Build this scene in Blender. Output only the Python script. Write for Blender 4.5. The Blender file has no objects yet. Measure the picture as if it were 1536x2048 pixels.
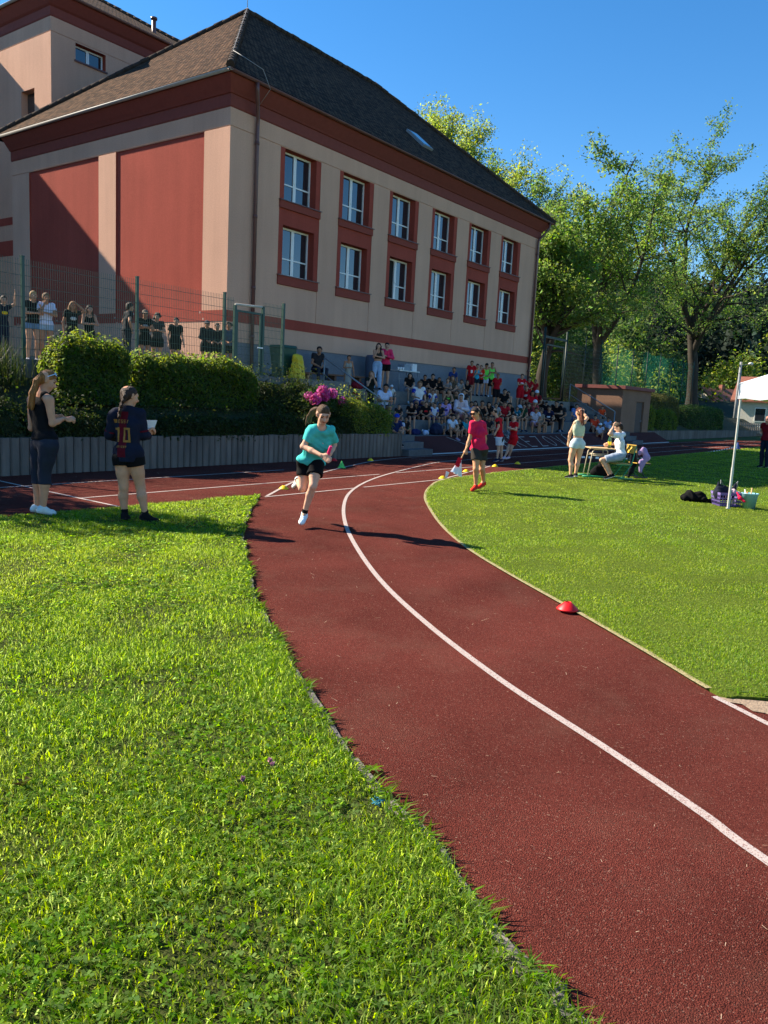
import bpy, bmesh, math, random
import numpy as np
from mathutils import Vector, Matrix
R = math.radians
SC = bpy.context.scene
COL = SC.collection
rng = np.random.default_rng(7)
random.seed(7)

# ------------------------------------------------------------------ camera, frame of the place
# The place is laid out along the school facade: X runs along the facade, Y points into the building,
# Z is up, the running track is z = 0.  The camera stands at eye height on the grass.
F_PX, PITCH, ROLL, EYE = 1573.5, .1456, .0517, 1.65
CC = np.array([-4.78612903, 23.00745464])          # facade corner in the camera's ground frame
UU = np.array([0.59213042, 0.80584215])            # facade direction
NN = np.array([0.80584215, -0.59213042])           # facade outward normal

def ray(px, py):
    a, b = px - 768, py - 1024
    cr, sr = math.cos(ROLL), math.sin(ROLL)
    u = a * cr + b * sr; v = -a * sr + b * cr
    r, up = u / F_PX, -v / F_PX
    c, s = math.cos(PITCH), math.sin(PITCH)
    return np.array([r, c + up * s, -s + up * c])
def c2w(x, y, z):                                   # camera ground frame -> world
    q = np.array([x, y]) - CC
    return np.array([q @ UU, -(q @ NN), z])
def cdir(x, y):                                     # a horizontal direction, camera frame -> world
    return np.array([x * UU[0] + y * UU[1], -(x * NN[0] + y * NN[1]), 0.])
def G(px, py, z=0.):
    d = ray(px, py); k = (z - EYE) / d[2]; return c2w(d[0] * k, d[1] * k, z)
def YP(px, py, y):
    d = ray(px, py); k = y / d[1]; return c2w(d[0] * k, y, EYE + d[2] * k)
def onT(px, py, t):
    """point of the sight line on the plane t metres in front of the facade"""
    d = ray(px, py); k = (t + CC @ NN) / (d[:2] @ NN); return c2w(d[0] * k, d[1] * k, EYE + d[2] * k)
def w2px(P):
    P = np.asarray(P, float)
    q = P[..., 0:1] * UU - P[..., 1:2] * NN + CC
    X, Y, Z = q[..., 0], q[..., 1], P[..., 2] - EYE
    c, s = math.cos(PITCH), math.sin(PITCH)
    fw = Y * c - Z * s; up = Y * s + Z * c
    u = F_PX * X / fw; v = -F_PX * up / fw
    cr, sr = math.cos(ROLL), math.sin(ROLL)
    return 768 + u * cr - v * sr, 1024 + u * sr + v * cr, fw
CAM = c2w(0, 0, EYE)
cam_data = bpy.data.cameras.new('camera'); cam = bpy.data.objects.new('camera', cam_data); COL.objects.link(cam)
cam_data.sensor_fit = 'HORIZONTAL'; cam_data.sensor_width = 36; cam_data.lens = F_PX / 1536 * 36
cam_data.clip_end = 3000; cam_data.clip_start = .05
_cp, _sp, _cr, _sr = math.cos(PITCH), math.sin(PITCH), math.cos(ROLL), math.sin(ROLL)
R0 = cdir(1, 0); FWD = cdir(0, 1) * _cp + np.array([0, 0, -_sp]); UP0 = cdir(0, 1) * _sp + np.array([0, 0, _cp])
right = R0 * _cr + UP0 * _sr; upv = -R0 * _sr + UP0 * _cr
cam.matrix_world = Matrix([[right[i], upv[i], -FWD[i], CAM[i]] for i in range(3)] + [[0, 0, 0, 1]])
SC.camera = cam
SC.render.resolution_x, SC.render.resolution_y = 768, 1024

# ------------------------------------------------------------------ sky, sun, exposure
SUN_H = np.array([-.295, .955]); SUN_EL = math.atan(.74)
w = bpy.data.worlds.new("World"); SC.world = w; w.use_nodes = True
nt = w.node_tree; bg = nt.nodes['Background']
sky = nt.nodes.new('ShaderNodeTexSky'); sky.sky_type = 'NISHITA'; sky.sun_disc = False
sky.sun_elevation = SUN_EL; sky.sun_rotation = math.atan2(SUN_H[0], SUN_H[1])
sky.air_density = 1.0; sky.dust_density = .0; sky.ozone_density = 3.0; sky.altitude = 500
hs = nt.nodes.new('ShaderNodeHueSaturation'); hs.inputs['Saturation'].default_value = 1.3; nt.links.new(sky.outputs[0], hs.inputs['Color'])
gm = nt.nodes.new('ShaderNodeGamma'); gm.inputs[1].default_value = 1.0; nt.links.new(hs.outputs[0], gm.inputs[0]); nt.links.new(gm.outputs[0], bg.inputs[0]); bg.inputs[1].default_value = .088
sl = bpy.data.lights.new('sun', 'SUN'); so = bpy.data.objects.new('sun', sl); COL.objects.link(so)
sl.energy = 5.0; sl.angle = R(.53); sl.color = (1, .89, .72)
so.rotation_euler = Vector((-SUN_H[0] * math.cos(SUN_EL), -SUN_H[1] * math.cos(SUN_EL), -math.sin(SUN_EL))).to_track_quat('-Z', 'Y').to_euler()
so.location = (-20, 60, 60)
SC.view_settings.view_transform = 'Standard'; SC.view_settings.look = 'None'
SC.view_settings.exposure = 1.3; SC.view_settings.gamma = 1
SC.cycles.max_bounces = 6; SC.cycles.transparent_max_bounces = 12; SC.cycles.use_denoising = True
SC.cycles.caustics_reflective = False; SC.cycles.caustics_refractive = False

# ------------------------------------------------------------------ materials
def lin(c):
    return tuple((x / 12.92 if x <= .04045 else ((x + .055) / 1.055) ** 2.4) for x in (v / 255 for v in c))
MATS = {}
def mat(name, col, rough=.8, var=.12, vscale=6., bump=0., bscale=60., spec=.3, metal=0., sheen=0., trans=0., coord='Object', stretch=None, var2=0., v2scale=.5, streak=0.):
    """principled material: linear base colour with two scales of value noise, fine bump"""
    if name in MATS: return MATS[name]
    m = bpy.data.materials.new(name); m.use_nodes = True; MATS[name] = m
    n = m.node_tree.nodes; L = m.node_tree.links; p = n['Principled BSDF']
    p.inputs['Roughness'].default_value = rough; p.inputs['Metallic'].default_value = metal
    p.inputs['Specular IOR Level'].default_value = spec
    if sheen: p.inputs['Sheen Weight'].default_value = sheen
    tc = n.new('ShaderNodeTexCoord'); src = tc.outputs[coord]
    if stretch:
        mp = n.new('ShaderNodeMapping'); mp.inputs['Scale'].default_value = stretch; L.new(src, mp.inputs[0]); src = mp.outputs[0]
    rgb = n.new('ShaderNodeRGB'); rgb.outputs[0].default_value = (*col, 1); out = rgb.outputs[0]
    for amt, scale in ((var, vscale), (var2, v2scale)):
        if not amt: continue
        nz = n.new('ShaderNodeTexNoise'); nz.inputs['Scale'].default_value = scale; nz.inputs['Detail'].default_value = 5
        L.new(src, nz.inputs['Vector'])
        mr = n.new('ShaderNodeMapRange'); mr.inputs[1].default_value = .25; mr.inputs[2].default_value = .75
        mr.inputs[3].default_value = 1 - amt; mr.inputs[4].default_value = 1 + amt
        L.new(nz.outputs[0], mr.inputs[0])
        mx = n.new('ShaderNodeVectorMath'); mx.operation = 'SCALE'
        L.new(out, mx.inputs[0]); L.new(mr.outputs[0], mx.inputs['Scale']); out = mx.outputs[0]
    L.new(out, p.inputs['Base Color'])
    if streak:
        mp = n.new('ShaderNodeMapping'); mp.inputs['Scale'].default_value = (2.2, 2.2, .16); L.new(src, mp.inputs[0])
        nz = n.new('ShaderNodeTexNoise'); nz.inputs['Scale'].default_value = 1.3; nz.inputs['Detail'].default_value = 8; nz.inputs['Roughness'].default_value = .62; L.new(mp.outputs[0], nz.inputs['Vector'])
        mr = n.new('ShaderNodeMapRange'); mr.inputs[1].default_value = .35; mr.inputs[2].default_value = .72; mr.inputs[3].default_value = 1 + streak * .5; mr.inputs[4].default_value = 1 - streak; L.new(nz.outputs[0], mr.inputs[0])
        mx = n.new('ShaderNodeVectorMath'); mx.operation = 'SCALE'; L.new(out, mx.inputs[0]); L.new(mr.outputs[0], mx.inputs['Scale']); out = mx.outputs[0]; L.new(out, p.inputs['Base Color'])
    if bump:
        bz = n.new('ShaderNodeTexNoise'); bz.inputs['Scale'].default_value = bscale; bz.inputs['Detail'].default_value = 4
        L.new(src, bz.inputs['Vector'])
        bp = n.new('ShaderNodeBump'); bp.inputs['Strength'].default_value = bump; bp.inputs['Distance'].default_value = .02
        L.new(bz.outputs[0], bp.inputs['Height']); L.new(bp.outputs[0], p.inputs['Normal'])
    if trans: p.inputs['Transmission Weight'].default_value = trans
    m.diffuse_color = (*col, 1)
    return m
def leaf_mat(name, col, tcol, tw=.45, rough=.55, vary=.35, spec=.15, hue=.045):
    """two-sided leaf: per-leaf colour attribute, diffuse plus light passing through"""
    if name in MATS: return MATS[name]
    m = bpy.data.materials.new(name); m.use_nodes = True; MATS[name] = m
    n = m.node_tree.nodes; L = m.node_tree.links; n.clear()
    o = n.new('ShaderNodeOutputMaterial'); at = n.new('ShaderNodeAttribute'); at.attribute_name = 'rnd'
    pr = n.new('ShaderNodeBsdfPrincipled'); tr = n.new('ShaderNodeBsdfTranslucent'); mx = n.new('ShaderNodeMixShader')
    pr.inputs['Roughness'].default_value = rough; pr.inputs['Specular IOR Level'].default_value = spec
    for c, sock in ((col, pr.inputs['Base Color']), (tcol, tr.inputs['Color'])):
        hs = n.new('ShaderNodeHueSaturation'); hs.inputs['Color'].default_value = (*c, 1)
        sp = n.new('ShaderNodeSeparateColor'); L.new(at.outputs['Color'], sp.inputs[0])
        a = n.new('ShaderNodeMapRange'); a.inputs[3].default_value = .5 - hue; a.inputs[4].default_value = .5 + hue * .7; L.new(sp.outputs[0], a.inputs[0]); L.new(a.outputs[0], hs.inputs['Hue'])
        b = n.new('ShaderNodeMapRange'); b.inputs[3].default_value = 1 - vary; b.inputs[4].default_value = 1 + vary; L.new(sp.outputs[1], b.inputs[0]); L.new(b.outputs[0], hs.inputs['Value'])
        c2 = n.new('ShaderNodeMapRange'); c2.inputs[3].default_value = .75; c2.inputs[4].default_value = 1.1; L.new(sp.outputs[2], c2.inputs[0]); L.new(c2.outputs[0], hs.inputs['Saturation'])
        L.new(hs.outputs[0], sock)
    mx.inputs[0].default_value = tw
    L.new(pr.outputs[0], mx.inputs[1]); L.new(tr.outputs[0], mx.inputs[2]); L.new(mx.outputs[0], o.inputs[0])
    m.diffuse_color = (*col, 1)
    return m

# ------------------------------------------------------------------ objects
def tag(o, label=None, cat=None, group=None, kind=None):
    if label: o['label'] = label
    if cat: o['category'] = cat
    if group: o['group'] = group
    if kind: o['kind'] = kind
    return o
def empty(name, loc, label, cat, group=None, rz=0):
    o = bpy.data.objects.new(name, None); COL.objects.link(o); o.location = tuple(map(float, loc)); o.rotation_euler = (0, 0, rz)
    o.empty_display_size = .2
    return tag(o, label, cat, group)
def obj(name, me, parent=None, loc=None, rz=0.):
    o = bpy.data.objects.new(name, me); COL.objects.link(o)
    if loc is not None: o.location = tuple(map(float, loc))
    if rz: o.rotation_euler = (0, 0, rz)
    if parent is not None: o.parent = parent
    return o
def copy_tree(o, parent=None):
    c = o.copy(); COL.objects.link(c)
    if parent is not None: c.parent = parent
    for ch in list(o.children): copy_tree(ch, c)
    return c
def np_mesh(name, V, Fc, mats, smooth=False, rnd=None, mi=None):
    """mesh from arrays; Fc (n,k) faces all of one size; rnd (nverts,3) per-leaf variation"""
    me = bpy.data.meshes.new(name); V = np.asarray(V, np.float32); Fc = np.asarray(Fc, np.int32)
    k = Fc.shape[1]; n = len(Fc)
    me.vertices.add(len(V)); me.vertices.foreach_set('co', V.ravel())
    me.loops.add(n * k); me.loops.foreach_set('vertex_index', Fc.ravel())
    me.polygons.add(n); me.polygons.foreach_set('loop_start', np.arange(0, n * k, k, dtype=np.int32))
    if smooth: me.polygons.foreach_set('use_smooth', np.ones(n, bool))
    if mi is not None: me.polygons.foreach_set('material_index', np.asarray(mi, np.int32))
    for m in (mats if isinstance(mats, (list, tuple)) else [mats]): me.materials.append(m)
    me.update(calc_edges=True)
    if rnd is not None:
        a = me.color_attributes.new('rnd', 'FLOAT_COLOR', 'POINT')
        c = np.ones((len(V), 4), np.float32); c[:, :3] = rnd; a.data.foreach_set('color', c.ravel())
    return me

class MB:
    """collects boxes, bars, tubes and sheets into one mesh"""
    def __init__(s): s.v, s.f, s.m, s.s = [], [], [], []
    def add(s, vs, fs, mi=0, sm=False):
        o = len(s.v); s.v += [tuple(map(float, v)) for v in vs]; s.f += [tuple(i + o for i in f) for f in fs]; s.m += [mi] * len(fs); s.s += [sm] * len(fs); return s
    def box(s, x0, x1, y0, y1, z0, z1, mi=0):
        vs = [(x, y, z) for z in (z0, z1) for y in (y0, y1) for x in (x0, x1)]
        return s.add(vs, [(0, 2, 3, 1), (4, 5, 7, 6), (0, 1, 5, 4), (2, 6, 7, 3), (0, 4, 6, 2), (1, 3, 7, 5)], mi)
    def obox(s, c, ax, ay, az, mi=0):
        """box with centre c and half axes"""
        c, ax, ay, az = map(np.asarray, (c, ax, ay, az))
        vs = [c + i * ax + j * ay + k * az for k in (-1, 1) for j in (-1, 1) for i in (-1, 1)]
        return s.add(vs, [(0, 2, 3, 1), (4, 5, 7, 6), (0, 1, 5, 4), (2, 6, 7, 3), (0, 4, 6, 2), (1, 3, 7, 5)], mi)
    def tube(s, pts, r, n=8, mi=0, cap=True, sm=True):
        pts = [np.asarray(p, float) for p in pts]; rs = r if isinstance(r, (list, tuple, np.ndarray)) else [r] * len(pts)
        vs, fs = [], []; prev = None
        for i, p in enumerate(pts):
            d = pts[min(i + 1, len(pts) - 1)] - pts[max(i - 1, 0)]; d = d / (np.linalg.norm(d) + 1e-9)
            if prev is None: a = np.cross(d, (0, 0, 1) if abs(d[2]) < .9 else (1, 0, 0))
            else: a = prev - d * (prev @ d)
            a /= np.linalg.norm(a) + 1e-9; prev = a; b = np.cross(d, a)
            vs += [p + rs[i] * (math.cos(2 * math.pi * k / n) * a + math.sin(2 * math.pi * k / n) * b) for k in range(n)]
        for i in range(len(pts) - 1):
            fs += [(i * n + k, i * n + (k + 1) % n, (i + 1) * n + (k + 1) % n, (i + 1) * n + k) for k in range(n)]
        s.add(vs, fs, mi, sm)
        if cap: s.add(vs[:n], [tuple(range(n - 1, -1, -1))], mi); s.add(vs[-n:], [tuple(range(n))], mi)
        return s
    def lathe(s, prof, n=20, c=(0, 0, 0), mi=0, sm=True):
        vs = [(c[0] + r * math.cos(2 * math.pi * k / n), c[1] + r * math.sin(2 * math.pi * k / n), c[2] + z) for r, z in prof for k in range(n)]
        fs = [(i * n + k, i * n + (k + 1) % n, (i + 1) * n + (k + 1) % n, (i + 1) * n + k) for i in range(len(prof) - 1) for k in range(n)]
        return s.add(vs, fs, mi, sm)
    def poly(s, pts, z=None, mi=0):
        vs = [(p[0], p[1], p[2] if z is None else z) for p in pts]; return s.add(vs, [tuple(range(len(vs)))], mi)
    def prism(s, pts2, z0, z1, mi=0):
        n = len(pts2); vs = [(*p, z0) for p in pts2] + [(*p, z1) for p in pts2]
        s.add(vs, [tuple(range(n - 1, -1, -1)), tuple(range(n, 2 * n))] + [(k, (k + 1) % n, n + (k + 1) % n, n + k) for k in range(n)], mi); return s
    def ell(s, c, rx, ry, rz, nu=14, nv=9, mi=0):
        prof = [(math.sin(math.pi * i / nv), -math.cos(math.pi * i / nv)) for i in range(nv + 1)]
        vs = [(c[0] + rx * r * math.cos(2 * math.pi * k / nu), c[1] + ry * r * math.sin(2 * math.pi * k / nu), c[2] + rz * z) for r, z in prof for k in range(nu)]
        fs = [(i * nu + k, i * nu + (k + 1) % nu, (i + 1) * nu + (k + 1) % nu, (i + 1) * nu + k) for i in range(nv) for k in range(nu)]
        return s.add(vs, fs, mi, True)
    def mesh(s, name, mats, uv=None, bevel=0):
        me = bpy.data.meshes.new(name); me.from_pydata(s.v, [], s.f)
        for m in (mats if isinstance(mats, (list, tuple)) else [mats]): me.materials.append(m)
        me.polygons.foreach_set('material_index', s.m); me.polygons.foreach_set('use_smooth', s.s)
        bm = bmesh.new(); bm.from_mesh(me); bmesh.ops.remove_doubles(bm, verts=bm.verts, dist=1e-5)
        bmesh.ops.recalc_face_normals(bm, faces=bm.faces)
        if bevel: bmesh.ops.bevel(bm, geom=bm.edges, offset=bevel, segments=2, affect='EDGES', profile=.6, clamp_overlap=True)
        bm.to_mesh(me); bm.free(); me.update()
        return me
    def build(s, name, mats, parent=None, loc=None, rz=0., bevel=0):
        """link as one object; with a loc the vertices are read as world points and the origin moves to loc"""
        if loc is not None and not getattr(s, 'local', False):
            s.v = [(v[0] - loc[0], v[1] - loc[1], v[2] - loc[2]) for v in s.v]
        return obj(name, s.mesh(name, mats, bevel=bevel), parent, loc, rz)
# ------------------------------------------------------------------ setting: ground, track, lawns
def part(mb, name, mats, root, parent=None, bevel=0):
    """a part of `root` built from world coordinates; parent = part it belongs to (sub-part)"""
    b = root.location
    mb.v = [(v[0] - b[0], v[1] - b[1], v[2] - b[2]) for v in mb.v]
    return obj(name, mb.mesh(name, mats, bevel=bevel), parent or root)
def single(mb, name, mats, label, cat, group=None, bevel=0, base=None):
    """a thing that is one mesh, origin at its base"""
    a = np.array(mb.v); 
    if base is None: base = ((a[:, 0].min() + a[:, 0].max()) / 2, (a[:, 1].min() + a[:, 1].max()) / 2, a[:, 2].min())
    o = mb.build(name, mats, loc=base, bevel=bevel); return tag(o, label, cat, group)
def structure(mb, name, mats): return tag(mb.build(name, mats), kind='structure')
def catmull(P, n=8):
    P = np.asarray(P, float); Q = np.vstack([2 * P[0] - P[1], P, 2 * P[-1] - P[-2]]); out = []
    for i in range(1, len(Q) - 2):
        for k in range(n):
            t = k / n; a, b, c, d = Q[i - 1], Q[i], Q[i + 1], Q[i + 2]
            out.append(.5 * (2 * b + (c - a) * t + (2 * a - 5 * b + 4 * c - d) * t * t + (3 * b - a - 3 * c + d) * t ** 3))
    return np.array(out + [P[-1]])
def gp(*pts): return np.array([G(*p)[:2] for p in pts])

outer = catmull(np.vstack([[(-24, -60), (-21.5, -36), (-17.3, -25), (-14.9, -19.2)], gp((1160, 2048), (1090, 1990), (985, 1870), (860, 1690), (765, 1600), (690, 1510), (640, 1430), (590, 1350), (540, 1260), (505, 1180), (490, 1110), (485, 1070), (492, 1040), (505, 1012)), [(-7.0, -8.62)]]), 7)
inner = catmull(np.vstack([[(-9, -60), (-9.2, -30), (-9.6, -20)], gp((1640, 1412), (1536, 1402), (1480, 1398), (1432, 1390), (1300, 1312), (1150, 1225), (1000, 1140), (930, 1095), (885, 1055), (860, 1020), (850, 995), (860, 975), (890, 960)), [(.6, -8.62), (4, -8.55), (10, -8.5), (20, -8.5), (34, -8.5)]]), 7)

track_m = mat('track_rubber', (.155, .041, .031), .95, .2, 260, .9, 190, .03, var2=.3, v2scale=.9)
def track_nodes(m):
    n, L = m.node_tree.nodes, m.node_tree.links; p = n['Principled BSDF']
    src = p.inputs['Base Color'].links[0].from_socket
    tc = n.new('ShaderNodeTexCoord')
    vo = n.new('ShaderNodeTexVoronoi'); vo.inputs['Scale'].default_value = 210; L.new(tc.outputs['Object'], vo.inputs['Vector'])
    cr = n.new('ShaderNodeValToRGB'); cr.color_ramp.elements[0].position = .05; cr.color_ramp.elements[1].position = .75
    cr.color_ramp.elements[0].color = (1.45, 1.3, 1.25, 1); cr.color_ramp.elements[1].color = (.5, .5, .52, 1)
    L.new(vo.outputs['Distance'], cr.inputs[0])
    sp = n.new('ShaderNodeSeparateColor'); L.new(vo.outputs['Color'], sp.inputs[0])
    g = n.new('ShaderNodeMapRange'); g.inputs[1].default_value = .93; g.inputs[2].default_value = 1; g.inputs[3].default_value = 0; g.inputs[4].default_value = .75; L.new(sp.outputs[0], g.inputs[0])
    mu = n.new('ShaderNodeMix'); mu.data_type = 'RGBA'; mu.blend_type = 'MULTIPLY'; mu.inputs[0].default_value = 1; L.new(src, mu.inputs[6]); L.new(cr.outputs[0], mu.inputs[7])
    m2 = n.new('ShaderNodeMix'); m2.data_type = 'RGBA'; L.new(g.outputs[0], m2.inputs[0]); L.new(mu.outputs[2], m2.inputs[6]); m2.inputs[7].default_value = (.30, .16, .12, 1)
    # worn, dusty streaks a few decimetres wide
    nz = n.new('ShaderNodeTexNoise'); nz.inputs['Scale'].default_value = 1.7; nz.inputs['Detail'].default_value = 7; nz.inputs['Roughness'].default_value = .65; L.new(tc.outputs['Object'], nz.inputs['Vector'])
    r2 = n.new('ShaderNodeMapRange'); r2.inputs[1].default_value = .5; r2.inputs[2].default_value = .8; r2.inputs[3].default_value = 0; r2.inputs[4].default_value = .4; L.new(nz.outputs[0], r2.inputs[0])
    m3 = n.new('ShaderNodeMix'); m3.data_type = 'RGBA'; L.new(r2.outputs[0], m3.inputs[0]); L.new(m2.outputs[2], m3.inputs[6]); m3.inputs[7].default_value = (.17, .085, .06, 1)
    L.new(m3.outputs[2], p.inputs['Base Color'])
track_nodes(track_m)
line_m = mat('track_paint', (.48, .40, .36), .85, .1, 40, .5, 200)
def speckle(m, dark, lo=.60, scale=150):
    n, L = m.node_tree.nodes, m.node_tree.links; p = n['Principled BSDF']; src = p.inputs['Base Color'].links[0].from_socket
    tc = n.new('ShaderNodeTexCoord'); vo = n.new('ShaderNodeTexVoronoi'); vo.inputs['Scale'].default_value = scale; L.new(tc.outputs['Object'], vo.inputs['Vector'])
    g = n.new('ShaderNodeMapRange'); g.inputs[1].default_value = lo; g.inputs[2].default_value = lo + .2; g.inputs[3].default_value = 0; g.inputs[4].default_value = .9; L.new(vo.outputs['Distance'], g.inputs[0])
    mx = n.new('ShaderNodeMix'); mx.data_type = 'RGBA'; L.new(g.outputs[0], mx.inputs[0]); L.new(src, mx.inputs[6]); mx.inputs[7].default_value = (*dark, 1); L.new(mx.outputs[2], p.inputs['Base Color'])
speckle(line_m, (.2, .08, .07))
soil_m = mat('lawn_thatch', (.045, .055, .014), .95, .5, 30, .8, 60, .1, var2=.25, v2scale=.7)
ground_m = mat('far_meadow', (.05, .085, .02), .95, .3, .6, .4, 20, .1, var2=.25, v2scale=.05)
concrete_m = mat('old_concrete', (.26, .27, .29), .9, .18, 7, .5, 60, .2, var2=.2, v2scale=.8)
tier_m = mat('tier_concrete', (.115, .118, .122), .9, .16, 9, .4, 60, .2, var2=.22, v2scale=.9)
asphalt_m = mat('terrace_paving', (.17, .165, .155), .92, .2, 12, .4, 90, .2)

b = MB(); b.poly([(-900, -500), (1200, -500), (1200, 1500), (-900, 1500)], -.06); structure(b, 'ground', ground_m)
b = MB(); far = [(34 + 21 * math.sin(a), -30 + 25.45 * math.cos(a)) for a in np.linspace(0, math.pi, 30)]
b.poly([(-45, -4.5), (34, -4.5)] + far + [(-45, -62)], 0.0); structure(b, 'running_track', track_m)
infield_soil = mat('infield_thatch', (.085, .12, .014), .95, .35, 30, .8, 60, .05, var2=.2, v2scale=.7)
def lawn(name, pts, m_=soil_m):
    m = MB(); n = len(pts); top = [(x, y, .018) for x, y in pts]; lo = [(x, y, -.03) for x, y in pts]
    m.add(top + lo, [tuple(range(n))] + [(k, (k + 1) % n, n + (k + 1) % n, n + k) for k in range(n)]); return structure(m, name, m_)
lawn_a = [tuple(p) for p in outer] + [(-9, -8.55), (-11, -8.5), (-44, -8.5), (-60, -30), (-60, -70)]
finf = [(34 + 17 * math.sin(a), -30 + 21.5 * math.cos(a)) for a in np.linspace(0.05, math.pi, 24)]
lawn_b = [tuple(p) for p in inner] + finf + [(30, -60)]
lawn('lawn', lawn_a); lawn('infield_lawn', lawn_b, infield_soil)

# painted lines: sheets 4 mm above the rubber
def ribbon(mb, P, wd, z=.005):
    P = np.asarray(P, float)[:, :2]; d = np.gradient(P, axis=0); d /= np.linalg.norm(d, axis=1, keepdims=True) + 1e-9
    nrm = np.stack([-d[:, 1], d[:, 0]], 1); a = P + nrm * wd / 2; c = P - nrm * wd / 2; n = len(P)
    mb.add([(*p, z) for p in a] + [(*p, z) for p in c], [(i, i + 1, n + i + 1, n + i) for i in range(n - 1)])
b = MB()
main_line = np.vstack([[(-15.2, -22.5), (-13.35, -18.3)], gp((1536, 1725), (1400, 1625), (1200, 1490), (1000, 1360), (850, 1245), (760, 1160), (710, 1090), (690, 1045), (688, 1010), (700, 985), (730, 965), (774, 949), (845, 931)), [(2.2, -6.22), (5, -6.15)]])
ribbon(b, catmull(main_line, 8), .05)
out_line = np.vstack([[(-6.9, -8.7)], gp((590, 963), (650, 944), (728, 926)), [(1.0, -5.15), (3.2, -4.95), (12, -4.92)]])
ribbon(b, catmull(out_line, 8), .05, .0055)
ribbon(b, np.vstack([gp((1428, 1394), (1536, 1449)), [(-12.1, -18.9)]]), .045)
for y0, segs in ((-8.76, [(-7, -4.7), (-4.5, -1.9)]), (-7.46, [(-9.4, -2.3), (-1.7, 40)]), (-5.9, [(-40, -3.6)]), (-6.2, [(5, 40)]), (-4.92, [(12, 40)])):
    for x0, x1 in segs: ribbon(b, np.stack([np.linspace(x0, x1, 12), np.full(12, y0)], 1), .05, .0058)
ribbon(b, [(-1.9, -8.76), (.6, -8.05), (2.44, -7.53)], .05, .0062)
ribbon(b, [(-9.31, -4.9), (-9.4, -8.5)], .05, .0065); ribbon(b, [(2.0, -5.3), (2.9, -6.2)], .04, .0066)
structure(b, 'track_line', line_m)

# broken concrete edging between lawn and track
b = MB(); r_ = random.Random(3)
P = outer; acc = 0
for i in range(len(P) - 1):
    if P[i][1] < -19 : continue
    d = P[i + 1] - P[i]; L_ = np.linalg.norm(d); d /= L_; n_ = np.array([-d[1], d[0]])
    for k in range(max(1, int(L_ / .22))):
        q = P[i] + d * (k + .5) * L_ / max(1, int(L_ / .22)) + n_ * r_.uniform(-.012, .012)
        b.obox((*q, .006 + r_.uniform(-.008, .006)), (*(d * r_.uniform(.09, .12)), r_.uniform(-.004, .004)), (*(n_ * r_.uniform(.010, .02)), r_.uniform(-.004, .004)), (0, 0, .016))
structure(b, 'kerb', mat('worn_edging', (.15, .135, .12), .95, .35, 14, .8, 40, .1))
b = MB(); ribbon(b, inner[inner[:, 1] > -16.42], .045, .02); structure(b, 'lawn_edge', mat('dry_edge', (.32, .27, .13), .95, .4, 40, .5, 80))
b = MB(); sp_ = gp((1436, 1395), (1462, 1399), (1490, 1401), (1536, 1405), (1590, 1410), (1640, 1415), (1655, 1426), (1620, 1438), (1585, 1434), (1560, 1441), (1530, 1428), (1505, 1424), (1484, 1410), (1458, 1406)); b.poly([tuple(q_) for q_ in sp_], .006); structure(b, 'sand_patch', mat('sandy_soil', (.3, .22, .15), .95, .3, 40, .6, 90))

# terrace the school stands on, bank down to the retaining wall
b = MB(); b.box(2.62, 50, -1.5, 60, -.1, 1.85); b.box(-60, 2.6, -2.5, 60, -.1, 2.02); structure(b, 'terrace', asphalt_m)
bank_m = mat('bank_soil', (.035, .04, .016), .95, .4, 8, .6, 30)
b = MB(); b.add([(-60, -4.42, .6), (2.55, -4.42, .6), (2.55, -3.6, .95), (-60, -3.6, .95), (2.55, -2.5, 1.6), (-60, -2.5, 1.95)], [(0, 1, 2, 3), (3, 2, 4, 5)])
b.add([(27.4, -2.9, .5), (60, -2.9, .3), (60, -1.2, 1.2), (27.4, -1.2, 1.6), (60, -1, 1.3), (27.4, -1, 1.86)], [(0, 1, 2, 3), (3, 2, 4, 5)])
structure(b, 'planted_bank', bank_m)

# retaining walls of upright concrete palisades
def palisade(name, x0, x1, y, h0, h1, label):
    r = random.Random(int(x0 * 7) & 255); m = MB(); x = x0
    while x < x1 - .05:
        wd = min(r.uniform(.155, .175), x1 - x); t = (x - x0) / (x1 - x0); h = h0 + (h1 - h0) * t + r.uniform(-.012, .012); dy = r.uniform(-.008, .008)
        pts = [(x + .006, y + dy + .02), (x + wd - .006, y + dy + .02), (x + wd - .006, y + dy - .03), (x + wd * .8, y + dy - .055), (x + wd * .2, y + dy - .055), (x + .006, y + dy - .03)]
        m.prism(pts[::-1], -.05, h); x += wd
    m.box(x0, x1, y + .04, y + .12, -.05, min(h0, h1) - .03)
    return single(m, name, mat('palisade_concrete', (.145, .128, .112), .92, .25, 5, .6, 50, .2, stretch=(1, 1, .25), var2=.3, v2scale=1.2), label, 'retaining wall')
palisade('retaining_wall', -30, 2.6, -4.5, .62, .64, 'low grey palisade retaining wall below the clipped hedges and flower bank')
palisade('retaining_wall', 27.42, 62, -2.95, .52, .42, 'low grey palisade retaining wall running on from the brown shed')
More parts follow.
